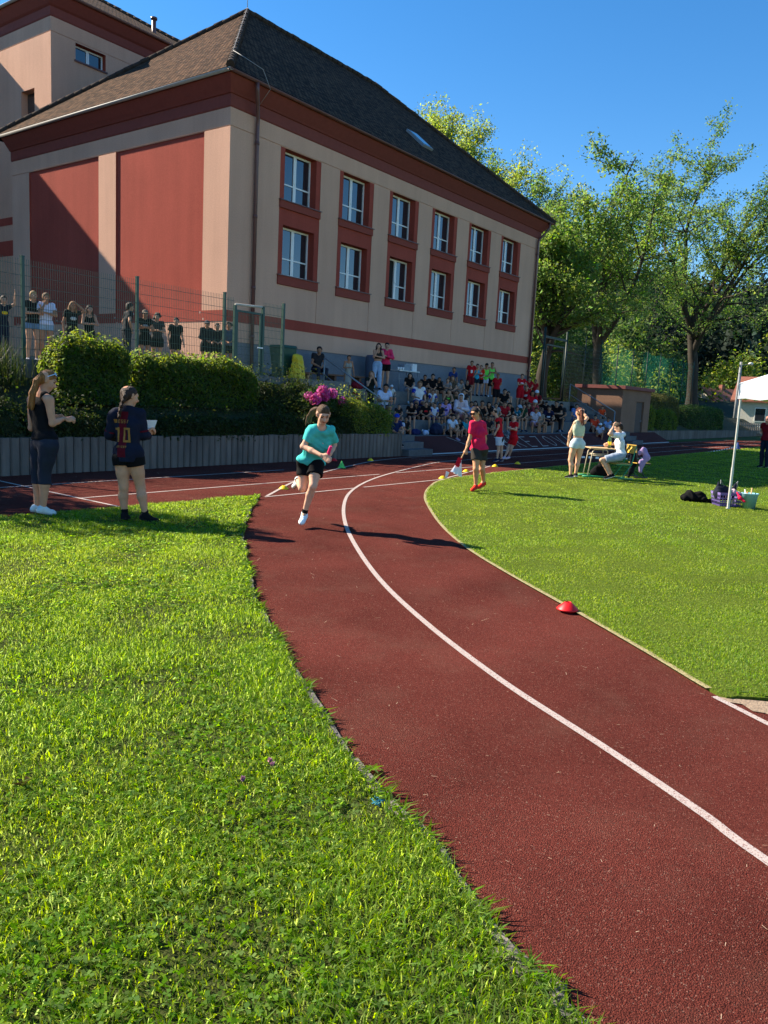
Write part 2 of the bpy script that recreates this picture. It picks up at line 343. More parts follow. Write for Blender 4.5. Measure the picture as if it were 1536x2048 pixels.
# ------------------------------------------------------------------ the school
plaster = mat('salmon_plaster', (.60, .35, .245), .92, .09, 30, .55, 90, .1, var2=.1, v2scale=.35, streak=.07)
redwall = mat('brick_red_plaster', (.335, .068, .047), .92, .12, 30, .55, 90, .1, var2=.14, v2scale=.4, streak=.10)
trim_red = mat('red_trim', (.2, .048, .036), .8, .08, 8, .15, 60, .25)
plinth_m = mat('plinth_pebbledash', (.19, .2, .225), .95, .35, 60, .7, 110, .15, var2=.12, v2scale=.8)
frame_m = mat('white_frame', (.78, .78, .76), .35, .03, 8, 0, 1, .5)
sill_m = mat('sill_tin', (.12, .05, .045), .4, .1, 10, 0, 1, .5)
gutter_m = mat('copper_brown_gutter', (.16, .075, .06), .45, .15, 6, 0, 1, .5, .3)
pipe_m = mat('brown_downpipe', (.12, .05, .045), .4, .12, 6, 0, 1, .5)
wall_dots = mat('salmon_plaster_speck', (.62, .5, .42), .9)
def glass_mat():
    m = bpy.data.materials.new('window_glass'); m.use_nodes = True; p = m.node_tree.nodes['Principled BSDF']
    p.inputs['Base Color'].default_value = (.02, .024, .03, 1); p.inputs['Roughness'].default_value = .03; p.inputs['Specular IOR Level'].default_value = .9; p.inputs['Coat Weight'].default_value = .6; p.inputs['Coat Roughness'].default_value = .02
    n, L = m.node_tree.nodes, m.node_tree.links
    tc = n.new('ShaderNodeTexCoord'); nz = n.new('ShaderNodeTexNoise'); nz.inputs['Scale'].default_value = .8; L.new(tc.outputs['Object'], nz.inputs['Vector'])
    bp = n.new('ShaderNodeBump'); bp.inputs['Strength'].default_value = .05; bp.inputs['Distance'].default_value = .05; L.new(nz.outputs[0], bp.inputs['Height']); L.new(bp.outputs[0], p.inputs['Normal']); L.new(bp.outputs[0], p.inputs['Coat Normal'])
    return m
glass = glass_mat()
def tile_mat():
    m = mat('plain_roof_tiles', (.074, .042, .026), .95, .3, 3, 0, 1, .06)
    n, L = m.node_tree.nodes, m.node_tree.links; p = n['Principled BSDF']; src = p.inputs['Base Color'].links[0].from_socket
    uv = n.new('ShaderNodeUVMap'); uv.uv_map = 'slope'
    br = n.new('ShaderNodeTexBrick'); br.offset = .5; br.inputs['Scale'].default_value = 1; br.inputs['Brick Width'].default_value = .18; br.inputs['Row Height'].default_value = .15
    br.inputs['Mortar Size'].default_value = .022; br.inputs['Mortar Smooth'].default_value = .3; br.inputs['Bias'].default_value = 0
    br.inputs['Color1'].default_value = (.5, .5, .5, 1); br.inputs['Color2'].default_value = (1.9, 1.8, 1.65, 1); br.inputs['Mortar'].default_value = (.22, .22, .22, 1)
    L.new(uv.outputs[0], br.inputs['Vector'])
    mu = n.new('ShaderNodeMix'); mu.data_type = 'RGBA'; mu.blend_type = 'MULTIPLY'; mu.inputs[0].default_value = 1; L.new(src, mu.inputs[6]); L.new(br.outputs[0], mu.inputs[7])
    nz = n.new('ShaderNodeTexNoise'); nz.inputs['Scale'].default_value = 7; nz.inputs['Detail'].default_value = 6; L.new(uv.outputs[0], nz.inputs['Vector'])
    mr = n.new('ShaderNodeMapRange'); mr.inputs[1].default_value = .58; mr.inputs[2].default_value = .75; mr.inputs[4].default_value = .45; L.new(nz.outputs[0], mr.inputs[0])
    mx = n.new('ShaderNodeMix'); mx.data_type = 'RGBA'; L.new(mr.outputs[0], mx.inputs[0]); L.new(mu.outputs[2], mx.inputs[6]); mx.inputs[7].default_value = (.2, .17, .12, 1); L.new(mx.outputs[2], p.inputs['Base Color'])
    bp = n.new('ShaderNodeBump'); bp.inputs['Strength'].default_value = .9; bp.inputs['Distance'].default_value = .02
    sx = n.new('ShaderNodeSeparateXYZ'); L.new(uv.outputs[0], sx.inputs[0])
    md = n.new('ShaderNodeMath'); md.operation = 'MODULO'; md.inputs[1].default_value = .15; L.new(sx.outputs[1], md.inputs[0])
    ms = n.new('ShaderNodeMath'); ms.operation = 'MULTIPLY'; ms.inputs[1].default_value = -6; L.new(md.outputs[0], ms.inputs[0])
    ad = n.new('ShaderNodeMath'); ad.operation = 'ADD'; L.new(ms.outputs[0], ad.inputs[0]); L.new(br.outputs['Fac'], ad.inputs[1])
    L.new(ad.outputs[0], bp.inputs['Height']); L.new(bp.outputs[0], p.inputs['Normal'])
    return m
tile_m = tile_mat()
def speck(m, col, amt=.975, scale=9):
    """small pale specks scattered over the base colour"""
    n, L = m.node_tree.nodes, m.node_tree.links; p = n['Principled BSDF']; src = p.inputs['Base Color'].links[0].from_socket
    tc = n.new('ShaderNodeTexCoord'); vo = n.new('ShaderNodeTexVoronoi'); vo.inputs['Scale'].default_value = scale; L.new(tc.outputs['Object'], vo.inputs['Vector'])
    sp = n.new('ShaderNodeSeparateColor'); L.new(vo.outputs['Color'], sp.inputs[0])
    a = n.new('ShaderNodeMath'); a.operation = 'GREATER_THAN'; a.inputs[1].default_value = .8; L.new(sp.outputs[0], a.inputs[0])
    c = n.new('ShaderNodeMath'); c.operation = 'LESS_THAN'; c.inputs[1].default_value = .2; L.new(vo.outputs['Distance'], c.inputs[0])
    e = n.new('ShaderNodeMath'); e.operation = 'MULTIPLY'; L.new(a.outputs[0], e.inputs[0]); L.new(c.outputs[0], e.inputs[1])
    mx = n.new('ShaderNodeMix'); mx.data_type = 'RGBA'; L.new(e.outputs[0], mx.inputs[0]); L.new(src, mx.inputs[6]); mx.inputs[7].default_value = (*col, 1); L.new(mx.outputs[2], p.inputs['Base Color'])
redwall_s = redwall.copy(); redwall_s.name = 'brick_red_plaster_specked'; speck(redwall_s, (.55, .4, .33), scale=6)  # the red plaster with small pale specks scattered over it

def relief(mb, org, U_, N_, us, zs, cell):
    """wall as a grid of flat cells, each with its own depth and material, stepped at the joins. cell(u,z) -> (depth, material, reveal material)"""
    org, U_, N_ = map(np.asarray, (org, U_, N_)); Zv = np.array([0, 0, 1.])
    us = sorted(set(np.round(us, 4))); zs = sorted(set(np.round(zs, 4))); D = {}
    for i in range(len(us) - 1):
        for j in range(len(zs) - 1): D[i, j] = cell((us[i] + us[i + 1]) / 2, (zs[j] + zs[j + 1]) / 2)
    P = lambda u, z, d: org + U_ * u + Zv * (z - org[2]) + N_ * d
    for (i, j), (d, m, rm) in D.items():
        mb.add([P(us[i], zs[j], d), P(us[i + 1], zs[j], d), P(us[i + 1], zs[j + 1], d), P(us[i], zs[j + 1], d)], [(0, 1, 2, 3)], m)
        for di, dj in ((1, 0), (0, 1)):
            o = D.get((i + di, j + dj))
            if o is None or abs(o[0] - d) < 1e-6: continue
            lo = o if o[0] < d else (d, m, rm)
            if di: a, c = P(us[i + 1], zs[j], d), P(us[i + 1], zs[j + 1], d); e, f = P(us[i + 1], zs[j + 1], o[0]), P(us[i + 1], zs[j], o[0])
            else: a, c = P(us[i], zs[j + 1], d), P(us[i + 1], zs[j + 1], d); e, f = P(us[i + 1], zs[j + 1], o[0]), P(us[i], zs[j + 1], o[0])
            mb.add([a, c, e, f], [(0, 1, 2, 3)], lo[2])

SL, SD = 19.38, 11.5                      # length and depth of the wing
Z_PL, Z_BB, Z_BT, Z_G, Z_CL, Z_EV = 3.0, 3.557, 3.868, 8.84, 9.377, 10.12
school = empty('school_building', (0, 0, 1.85), 'two-storey salmon and brick-red school with a steep brown tiled roof', 'school')
WM = [plaster, redwall_s, redwall, plinth_m]
bays = [(1.99 + 2.736 * i, 3.805 + 2.736 * i) for i in range(6)]
def f1(u, z):
    if z < Z_PL: return (-.03, 3, 3)
    if Z_BB < z < Z_BT: return (.012, 2, 2)
    if z < Z_BB: return (0, 0, 0)
    if abs(z - Z_G) < .012: return (-.02, 0, 0)
    if z > Z_G: return (0, 0, 0)
    for a, b_ in bays:
        if abs(u - b_) < .011 and z < 4.86: return (-.02, 0, 0)
        if a < u < b_ and z > 4.86:
            if a + .2 < u < b_ - .2:
                if z > 7.34: return (-.36, 2, 2)
                if 5.16 < z < 6.63: return (-.36, 2, 2)
            return (-.012, 2, 2)
    return (0, 0, 0)
us = [0, SL]; 
for a, b_ in bays: us += [a, b_, a + .2, b_ - .2, b_ - .011, b_ + .011]
zs = [1.8, Z_PL, Z_BB, Z_BT, 4.86, 5.16, 6.63, 7.34, Z_G - .012, Z_G + .012, Z_CL]
b = MB(); relief(b, (0, 0, 1.8), (1, 0, 0), (0, -1, 0), us, zs, f1)
# end wall facing the sun: two sunk red panels between plaster piers
pan = [(1.075, 5.268), (6.194, 10.378)]
def f2(u, z):
    if z < 2.45: return (-.03, 3, 3)
    if z < Z_BB: return (0, 0, 0)
    if z < Z_BT: return (.012, 1, 1)
    if abs(z - Z_G) < .012: return (-.02, 0, 0)
    if z < Z_G and any(a < u < c for a, c in pan): return (-.055, 1, 1)
    return (0, 0, 0)
relief(b, (0, 0, 1.8), (0, 1, 0), (-1, 0, 0), [0, SD + .03] + [v for p_ in pan for v in p_], [1.8, 2.45, Z_BB, Z_BT, Z_G - .012, Z_G + .012, Z_CL], f2)
b.add([(SL, 0, 1.8), (SL, SD, 1.8), (SL, SD, Z_CL), (SL, 0, Z_CL)], [(0, 1, 2, 3)], 0)
wall_o = part(b, 'wall', WM, school)
# cornice swept round three sides
def sweep(mb, prof, x0, y0, x1, y1, sides='fle', mi=0):
    """profile (offset, z) carried round a rectangle (front y0, left x0, right end x1); mitred"""
    n = len(prof)
    def ring(o): return [(x0 - o, y1), (x0 - o, y0 - o), (x1 + o, y0 - o), (x1 + o, y1)]
    vs = [(p_[0], p_[1], z) for k in range(4) for p_, z in [(ring(o)[k], z) for o, z in prof]]
    mb.add(vs, [(k * n + i, (k + 1) * n + i, (k + 1) * n + i + 1, k * n + i + 1) for k in range(3) for i in range(n - 1)], mi)
b = MB(); sweep(b, [(-.02, 9.30), (.03, Z_CL - .02), (.035, 9.66), (.075, 9.67), (.11, 9.72), (.18, 9.80), (.26, 9.90), (.345, 10.01), (.36, 10.03), (.36, 10.10), (-.1, 10.12)], 0, 0, SL, SD + .03)
cornice = part(b, 'cornice', trim_red, school)
# gutters (each side its own)
def halfpipe(mb, p0, p1, r=.065):
    p0, p1 = np.array(p0, float), np.array(p1, float); d = (p1 - p0) / np.linalg.norm(p1 - p0); n_ = np.cross(d, (0, 0, 1)); k = 8
    vs = []; 
    for rr in (r, r * .85):
        for p_ in (p0, p1): vs += [p_ + n_ * rr * math.cos(math.pi + math.pi * i / k) + np.array([0, 0, rr * math.sin(math.pi + math.pi * i / k)]) for i in range(k + 1)]
    q = k + 1; fs = []
    for base in (0, 2 * q): fs += [(base + i, base + i + 1, base + q + i + 1, base + q + i) for i in range(k)]
    fs += [(0, 2 * q, 3 * q, q), (k, q + k, 3 * q + k, 2 * q + k)] + [(a_ + i, a_ + i + 1, a_ + 2 * q + i + 1, a_ + 2 * q + i) for a_ in (0, q) for i in range(k)]
    mb.add(vs, fs, 0, True)
b = MB(); halfpipe(b, (-.49, -.43, 10.10), (SL + .49, -.43, 10.10)); part(b, 'gutter', gutter_m, school)
zinc = mat('zinc_gutter', (.3, .29, .28), .7, .12, 8, 0, 1, .4, .2)
b = MB(); halfpipe(b, (-.43, SD - .02, 10.10), (-.43, -.49, 10.10)); part(b, 'gutter', zinc, school)
# roof
def roof_mesh(x0, y0, x1, y1, ze, zr, ax0, ax1, ym, name='roof'):
    """hipped roof: eaves rectangle, ridge from ax0 to ax1 at ym; UV in metres along eave / up slope"""
    E = [Vector((x0, y0, ze)), Vector((x1, y0, ze)), Vector((x1, y1, ze)), Vector((x0, y1, ze))]; A, B = Vector((ax0, ym, zr)), Vector((ax1, ym, zr))
    faces = [(E[0], E[1], B, A), (E[1], E[2], B), (E[2], E[3], A, B), (E[3], E[0], A)]
    me = bpy.data.meshes.new(name); bm = bmesh.new(); uvl = bm.loops.layers.uv.new('slope')
    for f in faces:
        u = (f[1] - f[0]).normalized(); nn = u.cross(f[2] - f[0]).normalized(); v = nn.cross(u)
        bf = bm.faces.new([bm.verts.new(p_) for p_ in f])
        for lp in bf.loops: dlt = lp.vert.co - f[0]; lp[uvl].uv = (dlt.dot(u), dlt.dot(v))
    th = [bm.verts.new(p_ - Vector((0, 0, .07))) for p_ in E]; bm.verts.ensure_lookup_table()
    for i in range(4): bm.faces.new([bm.verts.new(E[i]), bm.verts.new(th[i].co), bm.verts.new(th[(i + 1) % 4].co), bm.verts.new(E[(i + 1) % 4])])
    bm.to_mesh(me); bm.free(); me.materials.append(tile_m)
    return me, E, A, B
ZE, ZR, AX0, AX1, YM = 10.13, 15.3, 5.86, 13.55, 5.74
def add_roof(x0, y0, x1, y1, ze, zr, ax0, ax1, ym, root, hips):
    me, E, A, B = roof_mesh(x0, y0, x1, y1, ze, zr, ax0, ax1, ym)
    me.transform(Matrix.Translation(-root.location)); r = obj('roof', me, root)
    m = MB(); rr = random.Random(5)
    for p0, p1 in hips(E, A, B):
        p0, p1 = np.array(p0), np.array(p1); L_ = np.linalg.norm(p1 - p0); d = (p1 - p0) / L_; n_ = int(L_ / .33)
        for k in range(n_):
            a = p0 + d * k * L_ / n_; c = p0 + d * (k + 1.12) * L_ / n_; j = np.array([0, 0, rr.uniform(-.012, .012)])
            m.tube([a + j + (0, 0, .015), c + j + (0, 0, .035)], [.12, .095], 8)
    part(m, 'ridge_tiles', tile_m_plain, root, r); return r
tile_m_plain = mat('ridge_tile_clay', (.05, .034, .026), .95, .3, 5, .3, 30, .25)
roof = add_roof(-.47, -.47, SL + .47, SD + .5, ZE, ZR, AX0, AX1, YM, school, lambda E, A, B: [(E[0], A), (E[3], A), (A, B), (E[1], B)])
# skylight lying in the roof slope, roof walk rod and lightning wire
sn = Vector((0, -(ZR - ZE), YM + .47)).normalized(); sv = Vector((0, YM + .47, ZR - ZE)).normalized()
def on_slope(px, py):
    d = ray(px, py); D0 = c2w(0, 0, EYE); D1 = c2w(d[0] * 30, d[1] * 30, EYE + d[2] * 30); v = Vector(D1 - D0); p0 = Vector((0, -.47, ZE))
    n_ = Vector((0, -(ZR - ZE), YM + .47)); k = n_.dot(p0 - Vector(D0)) / n_.dot(v); return Vector(D0) + v * k
skc = on_slope(838, 282)
b = MB(); b.obox(skc + sn * .04, (.34, 0, 0), sv * .54, sn * .05); sky_o = part(b, 'skylight', mat('skylight_frame', (.25, .25, .26), .4, .1, 8, 0, 1, .5), school, roof)
b = MB(); b.obox(skc + sn * .095, (.26, 0, 0), sv * .46, sn * .006); part(b, 'skylight_glass', glass, school, roof)
b = MB(); b.tube([(AX0, YM, ZR - .1), (AX0 - .02, YM, ZR + 1.5)], .012, 6)
hp = lambda t: np.array([-.47 + (AX0 + .47) * t, -.47 + (YM + .47) * t, ZE + (ZR - ZE) * t])
b.tube([hp(t) + (0, 0, .17) for t in np.linspace(.12, 1, 12)], .006, 5); b.tube([hp(.12) + (0, 0, .17), hp(.03) + (.5, -.02, .3), hp(.0) + (1.2, 0, .3), (1.0, -.5, 10.0), (.95, -.1, 9.6)], .007, 5)
part(b, 'lightning_rod', mat('galvanised_wire', (.38, .38, .37), .6, .1, 8, 0, 1, .4, .2), school, roof)
# downpipes with swan necks
def downpipe(s, kink):
    m = MB(); m.tube([(s - .05, -.43, 10.05), (s - .05, -.43, 9.85), (s + kink * .3, -.30, 9.62), (s + kink, -.10, 9.22), (s + kink, -.09, 9.0), (s + kink, -.09, 1.9)], .055, 10)
    for z in (8.6, 6.6, 4.6, 3.2): m.tube([(s + kink, -.09, z - .04), (s + kink, -.09, z + .04)], .066, 10)
    part(m, 'downpipe', pipe_m, school)
downpipe(.62, .32); downpipe(19.45, -.42)
# windows: two-casement white frames deep in the red surrounds, tin sills on red aprons
def window(x0, x1, z0, z1, y, open_leaf=False, root=school, bar=.36):
    fr = MB(); f = .055; mid = (x0 + x1) / 2
    for a, c, e, g in ((x0, x1, z0, z0 + f), (x0, x1, z1 - f, z1)): fr.box(a, c, y - .035, y + .03, e, g)
    for a, c in ((x0, x0 + f), (x1 - f, x1), (mid - .06, mid - .004), (mid + .004, mid + .06)): fr.box(a, c, y - .034, y + .03, z0 + f, z1 - f)
    zb = z0 + (z1 - z0) * bar
    for a, c in ((x0 + f, mid - .06), (mid + .06, x1 - f)):
        if not (open_leaf and a < mid): fr.box(a, c, y - .028, y + .02, zb - .02, zb + .02)
    fr.box(mid - .03, mid + .02, y - .06, y - .034, zb + .1, zb + .13)
    o = part(fr, 'window', frame_m, root)
    g_ = MB()
    for a, c in ((x0 + f, mid - .06), (mid + .06, x1 - f)): 
        if not (open_leaf and a < mid): g_.box(a, c, y - .004, y + .004, z0 + f, z1 - f)
    part(g_, 'pane', glass, root, o); return o
apron_m = mat('apron_red', (.26, .06, .043), .9, .08, 30, .4, 90, .15)
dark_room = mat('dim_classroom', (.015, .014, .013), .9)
for i, (a, c) in enumerate(bays):
    for z0, z1, zt in ((7.36, 8.82, 7.335), (5.18, 6.62, 5.155)):
        op = (z0 < 6 and i == 2)
        wo = window(a + .2, c - .2, z0, z1, .30, op)
        if op:
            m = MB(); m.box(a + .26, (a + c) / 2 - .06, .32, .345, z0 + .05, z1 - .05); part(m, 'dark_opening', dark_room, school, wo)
        m = MB(); m.box(a - .005, c + .005, -.05, .012, zt - .235 if z0 > 6 else 4.87, zt - .02); part(m, 'apron', apron_m, school, wo, bevel=.008)
        m = MB(); m.box(a - .03, c + .03, -.09, .29, zt - .02, zt + .003); part(m, 'sill', sill_m, school, wo)
# tall block behind the wing, stepped back, with its own cornice, roof and windows
TS, TT = 1.56, 11.5; TE = 9.0
TZ = 15.55
b = MB()
def f3(u, z): return (-.02, 0, 0) if abs(z - 14.33) < .012 else ((-.32, 2, 2) if (1.0 < u < 2.3 and 13.66 < z < 14.27) else (0, 0, 0))
relief(b, (TS, TT + .03, 1.8), (1, 0, 0), (0, -1, 0), [0, 1.0, 2.3, TE], [1.8, 13.66, 14.27, 14.33 - .012, 14.33 + .012, 14.9], f3)
def f4(u, z):
    if 7.7 < z < 8.0 or 6.5 < z < 7.1: return (.012, 1, 1)
    if abs(z - 14.33) < .012: return (-.02, 0, 0)
    if 1.15 < u < 2.1 and 11.05 < z < 12.55: return (-.3, 0, 0)
    return (0, 0, 0)
relief(b, (TS, TT + .03, 1.8), (0, 1, 0), (-1, 0, 0), [0, 1.15, 2.1, 9], [1.8, 6.5, 7.1, 7.7, 8.0, 11.05, 12.55, 14.33 - .012, 14.33 + .012, 14.9], f4)
b.box(-40, -.6, 18.7, 30, 1.8, 14.9, 0); b.box(-.62, 1.5, 16.9, 30, 1.8, 14.9, 0)
part(b, 'tall_block_wall', WM, school)
b = MB(); sweep(b, [(-.02, 14.8), (.03, 14.88), (.035, 15.16), (.11, 15.22), (.26, 15.40), (.36, 15.53), (.36, 15.6), (-.1, 15.62)], TS, TT + .03, TS + TE, TT + 12)
b.box(-40, -.4, 18.3, 18.8, 14.5, 15.3); b.box(-.6, 1.2, 16.55, 17.0, 14.5, 15.0)
part(b, 'tall_block_cornice', trim_red, school)
b = MB(); halfpipe(b, (TS - .49, TT - .4, 15.6), (TS + TE + .49, TT - .4, 15.6)); part(b, 'gutter', gutter_m, school)
b = MB(); halfpipe(b, (TS - .43, TT + 10, 15.6), (TS - .43, TT - .46, 15.6)); part(b, 'gutter', zinc, school)
add_roof(TS - .47, TT - .44, TS + TE + .47, TT + 14, 15.62, 19.6, TS + 4.4, TS + TE - 4.4, TT + 6.8, school, lambda E, A, B: [(E[0], A), (A, B), (E[1], B)])
b = MB(); vp = YP(308, 52, 36); b.tube([vp + (0, 0, -.8), vp + (0, 0, .25)], .09, 10); b.tube([vp + (0, 0, .25), vp + (0, 0, .33)], .14, 10); part(b, 'vent_pipe', pipe_m, school)
window(TS + 1.0, TS + 2.3, 13.68, 14.25, TT + .28, bar=2)
b = MB(); b.box(TS + .95, TS + 2.35, TT - .03, TT + .2, 13.6, 13.655); part(b, 'sill', sill_m, school)
b = MB(); b.box(TS + .26, TS + .30, TT + 1.18, TT + 2.13, 11.07, 12.53); b.box(TS + .24, TS + .31, TT + 1.6, TT + 1.68, 11.07, 12.53); part(b, 'window', glass, school)
# ------------------------------------------------------------------ grandstand steps, ramp with the painted town name, rails, shed
S0, S1 = 3.9, 21.0
b = MB()
for t1, z in ((3.74, .5), (3.02, .95), (2.22, 1.4)):
    b.box(S0, S1, -t1, -1.45, -.1, z)
grand = tag(b.build('grandstand', tier_m, loc=(12, -2.5, 0), bevel=.015), 'stepped grey concrete grandstand under the school windows', 'grandstand')
b = MB()
for k in range(10):                        # stairs at both ends
    t = 4.75 - k * .34; z = .185 * (k + 1)
    if t < 1.5: break
    for a, c in ((2.66, S0 - .003), (S1 + .003, S1 + 1.5)): b.box(a, c, -t, -1.46, -.1, z)
stairs = tag(b.build('stair', tier_m, loc=(2.6, -3, 0)), kind='structure')
ramp_m = mat('ramp_rubber', (.085, .028, .026), .95, .2, 200, .7, 190, .1, var2=.2, v2scale=.5)
b = MB(); b.add([(S0, -4.66, .003), (27.2, -4.66, .003), (27.2, -3.745, .49), (S0, -3.745, .49), (S0, -3.745, 0), (27.2, -3.745, 0)], [(0, 1, 2, 3), (0, 3, 4), (1, 5, 2)])
ramp = tag(b.build('ramp', ramp_m, loc=(15, -4.2, 0)), kind='structure')
rs = math.hypot(.915, .487); rv = np.array([0, .915 / rs, .487 / rs]); rn = np.array([0, -.487 / rs, .915 / rs])
def RP(s, v, up=.006): return np.array([s, -4.66, .003]) + rv * v + rn * up
b = MB()
def rstroke(p, q, wd=.05, up=.006):
    d = np.array(q) - np.array(p); d = d / np.linalg.norm(d) * wd / 2; n_ = np.array([-d[1], d[0]])
    b.add([RP(*(np.array(p) - d - n_), up), RP(*(np.array(q) + d - n_), up), RP(*(np.array(q) + d + n_), up), RP(*(np.array(p) - d + n_), up)], [(0, 1, 2, 3)])
rstroke((S0 + .03, .02), (S0 + .03, rs), .06); rstroke((S0, .035), (27, .035), .06, .008); rstroke((6.9, .25), (6.1, .95), .03)
structure(b, 'ramp_line', mat('pale_paint', (.42, .40, .38), .85, .1, 30))
b = MB(); b.__class__
glyph = {'B': [[(0, 0), (0, 1), (.5, 1), (.65, .78), (.5, .53), (0, .53)], [(.5, .53), (.7, .27), (.5, 0), (0, 0)]], 'R': [[(0, 0), (0, 1), (.5, 1), (.65, .76), (.5, .5), (0, .5)], [(.3, .5), (.68, 0)]], 'E': [[(.62, 0), (0, 0), (0, 1), (.62, 1)], [(0, .52), (.5, .52)]],
         'Z': [[(0, 1), (.65, 1), (0, 0), (.65, 0)]], 'O': [[(.35 + .35 * math.sin(a), .5 + .5 * math.cos(a)) for a in np.linspace(0, 2 * math.pi, 15)]], 'V': [[(0, 1), (.35, 0), (.7, 1)]], 'A': [[(0, 0), (.35, 1), (.7, 0)], [(.13, .36), (.57, .36)]]}
x = 9.15; hgt = .66; v0 = .2
for ch, acc in (('B', 0), ('R', 2), ('E', 0), ('Z', 0), ('O', 0), ('V', 0), ('A', 1)):
    for st_ in glyph[ch]:
        for p, q in zip(st_[:-1], st_[1:]): rstroke((x + p[0] * .72, v0 + p[1] * hgt), (x + q[0] * .72, v0 + q[1] * hgt), .045, .006)
    if acc == 2: rstroke((x + .1, v0 + hgt + .14), (x + .22, v0 + hgt + .05), .04); rstroke((x + .34, v0 + hgt + .14), (x + .22, v0 + hgt + .05), .04)
    if acc == 1: rstroke((x + .25, v0 + hgt + .05), (x + .42, v0 + hgt + .15), .04)
    x += .93
for k in range(14):
    a, c = 2 * math.pi * k / 14, 2 * math.pi * (k + 1) / 14
    rstroke((x + .35 + .36 * math.cos(a), v0 + .33 + .3 * math.sin(a)), (x + .35 + .36 * math.cos(c), v0 + .33 + .3 * math.sin(c)), .035)
rstroke((x + .2, v0 + .2), (x + .5, v0 + .5), .035); rstroke((x + .5, v0 + .2), (x + .35, v0 + .3), .035)
lettering = structure(b, 'painted_lettering', mat('faded_paint', (.40, .36, .33), .85, .1, 30))
rail_m = mat('grey_rail_paint', (.25, .27, .28), .45, .15, 10, 0, 1, .5, .3)
def rail(s, label):
    m = MB(); lo, hi = np.array([s, -3.76, .5]), np.array([s, -1.4, 1.8])
    r = empty('handrail', lo, label, 'handrail')
    m.tube([lo + (0, 0, 1), hi + (0, 0, .92)], .024); m.tube([lo + (0, 0, .45), hi + (0, 0, .42)], .018); part(m, 'rail', rail_m, r)
    for p, h in ((lo, 1), (hi, .92)):
        m = MB(); m.tube([p - (0, 0, .1), p + (0, 0, h)], .024); part(m, 'post', rail_m, r)
rail(2.72, 'grey tube handrail beside the pink flowers and the stair'); rail(21.05, 'grey tube handrail sloping down in front of the brown shed')

# brown pump shed
shed_m = mat('brown_render', (.235, .135, .09), .92, .08, 12, .4, 80, .15, var2=.12, v2scale=.9)
X0, X1, Y0, Y1, ZT = 23.15, 27.4, -3.3, -.9, 2.62
sh = empty('brown_shed', (25, -2, 0), 'small flat-roofed brown rendered shed at the end of the grandstand', 'shed')
b = MB(); relief(b, (X0, Y0, -.05), (1, 0, 0), (0, -1, 0), [0, 2.1, 3.3, X1 - X0], [-.05, .08, 2.05, ZT], lambda u, z: (-.14, 0, 0) if 2.1 < u < 3.3 and .08 < z < 2.05 else (0, 0, 0))
b.add([(X0, Y0, -.05), (X0, Y1, -.05), (X0, Y1, ZT), (X0, Y0, ZT)], [(0, 1, 2, 3)]); b.add([(X1, Y0, -.05), (X1, Y1, -.05), (X1, Y1, ZT), (X1, Y0, ZT)], [(0, 1, 2, 3)]); b.add([(X0, Y1, -.05), (X1, Y1, -.05), (X1, Y1, ZT), (X0, Y1, ZT)], [(0, 1, 2, 3)])
part(b, 'wall', shed_m, sh)
b = MB(); b.box(X0 - .14, X1 + .14, Y0 - .16, Y1 + .1, ZT, ZT + .17); part(b, 'roof', mat('shed_roof_edge', (.2, .06, .05), .7, .15, 8), sh, bevel=.012)
b = MB(); b.box(X0 + 2.13, X0 + 3.27, Y0 + .08, Y0 + .12, .09, 2.04); d_ = part(b, 'door', mat('shed_door', (.075, .05, .042), .6, .15, 6, .2, 40), sh, bevel=.01)
b = MB(); b.box(X0 + 3.1, X0 + 3.14, Y0 + .02, Y0 + .08, 1.0, 1.12); part(b, 'handle', rail_m, sh, d_)
b = MB(); b.box(X0 + 2.0, X0 + 3.4, Y0 - .35, Y0 - .002, -.05, .09); part(b, 'doorstep', tier_m, sh)

# ------------------------------------------------------------------ green welded-mesh fence with gate
green_m = mat('green_fence_coat', (.008, .052, .035), .45, .12, 8, 0, 1, .5)
ft = -2.3
fen = empty('mesh_fence', (-4.7, ft, 2.0), 'green welded-wire fence on posts behind the clipped hedges', 'fence')
fx = [-12.5, -9.93, -7.31, -4.68, -2.13]
def wire_panel(mb, a, c, z0, z1, y, sx=.05, sz=.2, r=.0028):
    for xx in np.arange(a, c, sx): mb.box(xx - r, xx + r, y - r, y + r, z0, z1)
    for zz in np.arange(z0 + .02, z1, sz): mb.box(a, c, y - r * 2.1, y - r, zz - r * 1.3, zz + r * 1.3); mb.box(a, c, y + r, y + r * 2.1, zz - r * 1.3, zz + r * 1.3)
for xx in fx:
    m = MB(); m.box(xx - .03, xx + .03, ft - .03, ft + .03, 1.7, 3.97); m.box(xx - .034, xx + .034, ft - .034, ft + .034, 3.965, 3.99); part(m, 'post', green_m, fen)
for a, c in zip(fx[:-1], fx[1:]):
    m = MB(); wire_panel(m, a + .03, c - .03, 2.0, 3.93, ft - .005); part(m, 'wire_panel', green_m, fen)
xg = [float(onT(px, 620, 2.3)[0]) for px in (470, 526, 567)]
gate = empty('fence_gate', (xg[1], ft, 2.0), 'green mesh gate with pale top bar, standing at the end of the fence', 'gate')
for xx, zt in ((xg[0], 3.72), (xg[1], 3.8), (xg[2], 3.97)):
    m = MB(); m.box(xx - .035, xx + .035, ft - .035, ft + .035, 1.7, zt); part(m, 'post', green_m, gate)
m = MB(); m.box(xg[0] + .05, xg[0] + .1, ft - .02, ft + .02, 2.05, 3.62); m.box(xg[1] - .1, xg[1] - .04, ft - .02, ft + .02, 2.05, 3.62); m.box(xg[0] + .1, xg[1] - .1, ft - .018, ft + .018, 3.57, 3.62); m.box(xg[0] + .1, xg[1] - .1, ft - .018, ft + .018, 2.05, 2.1)
lf = part(m, 'gate_frame', green_m, gate)
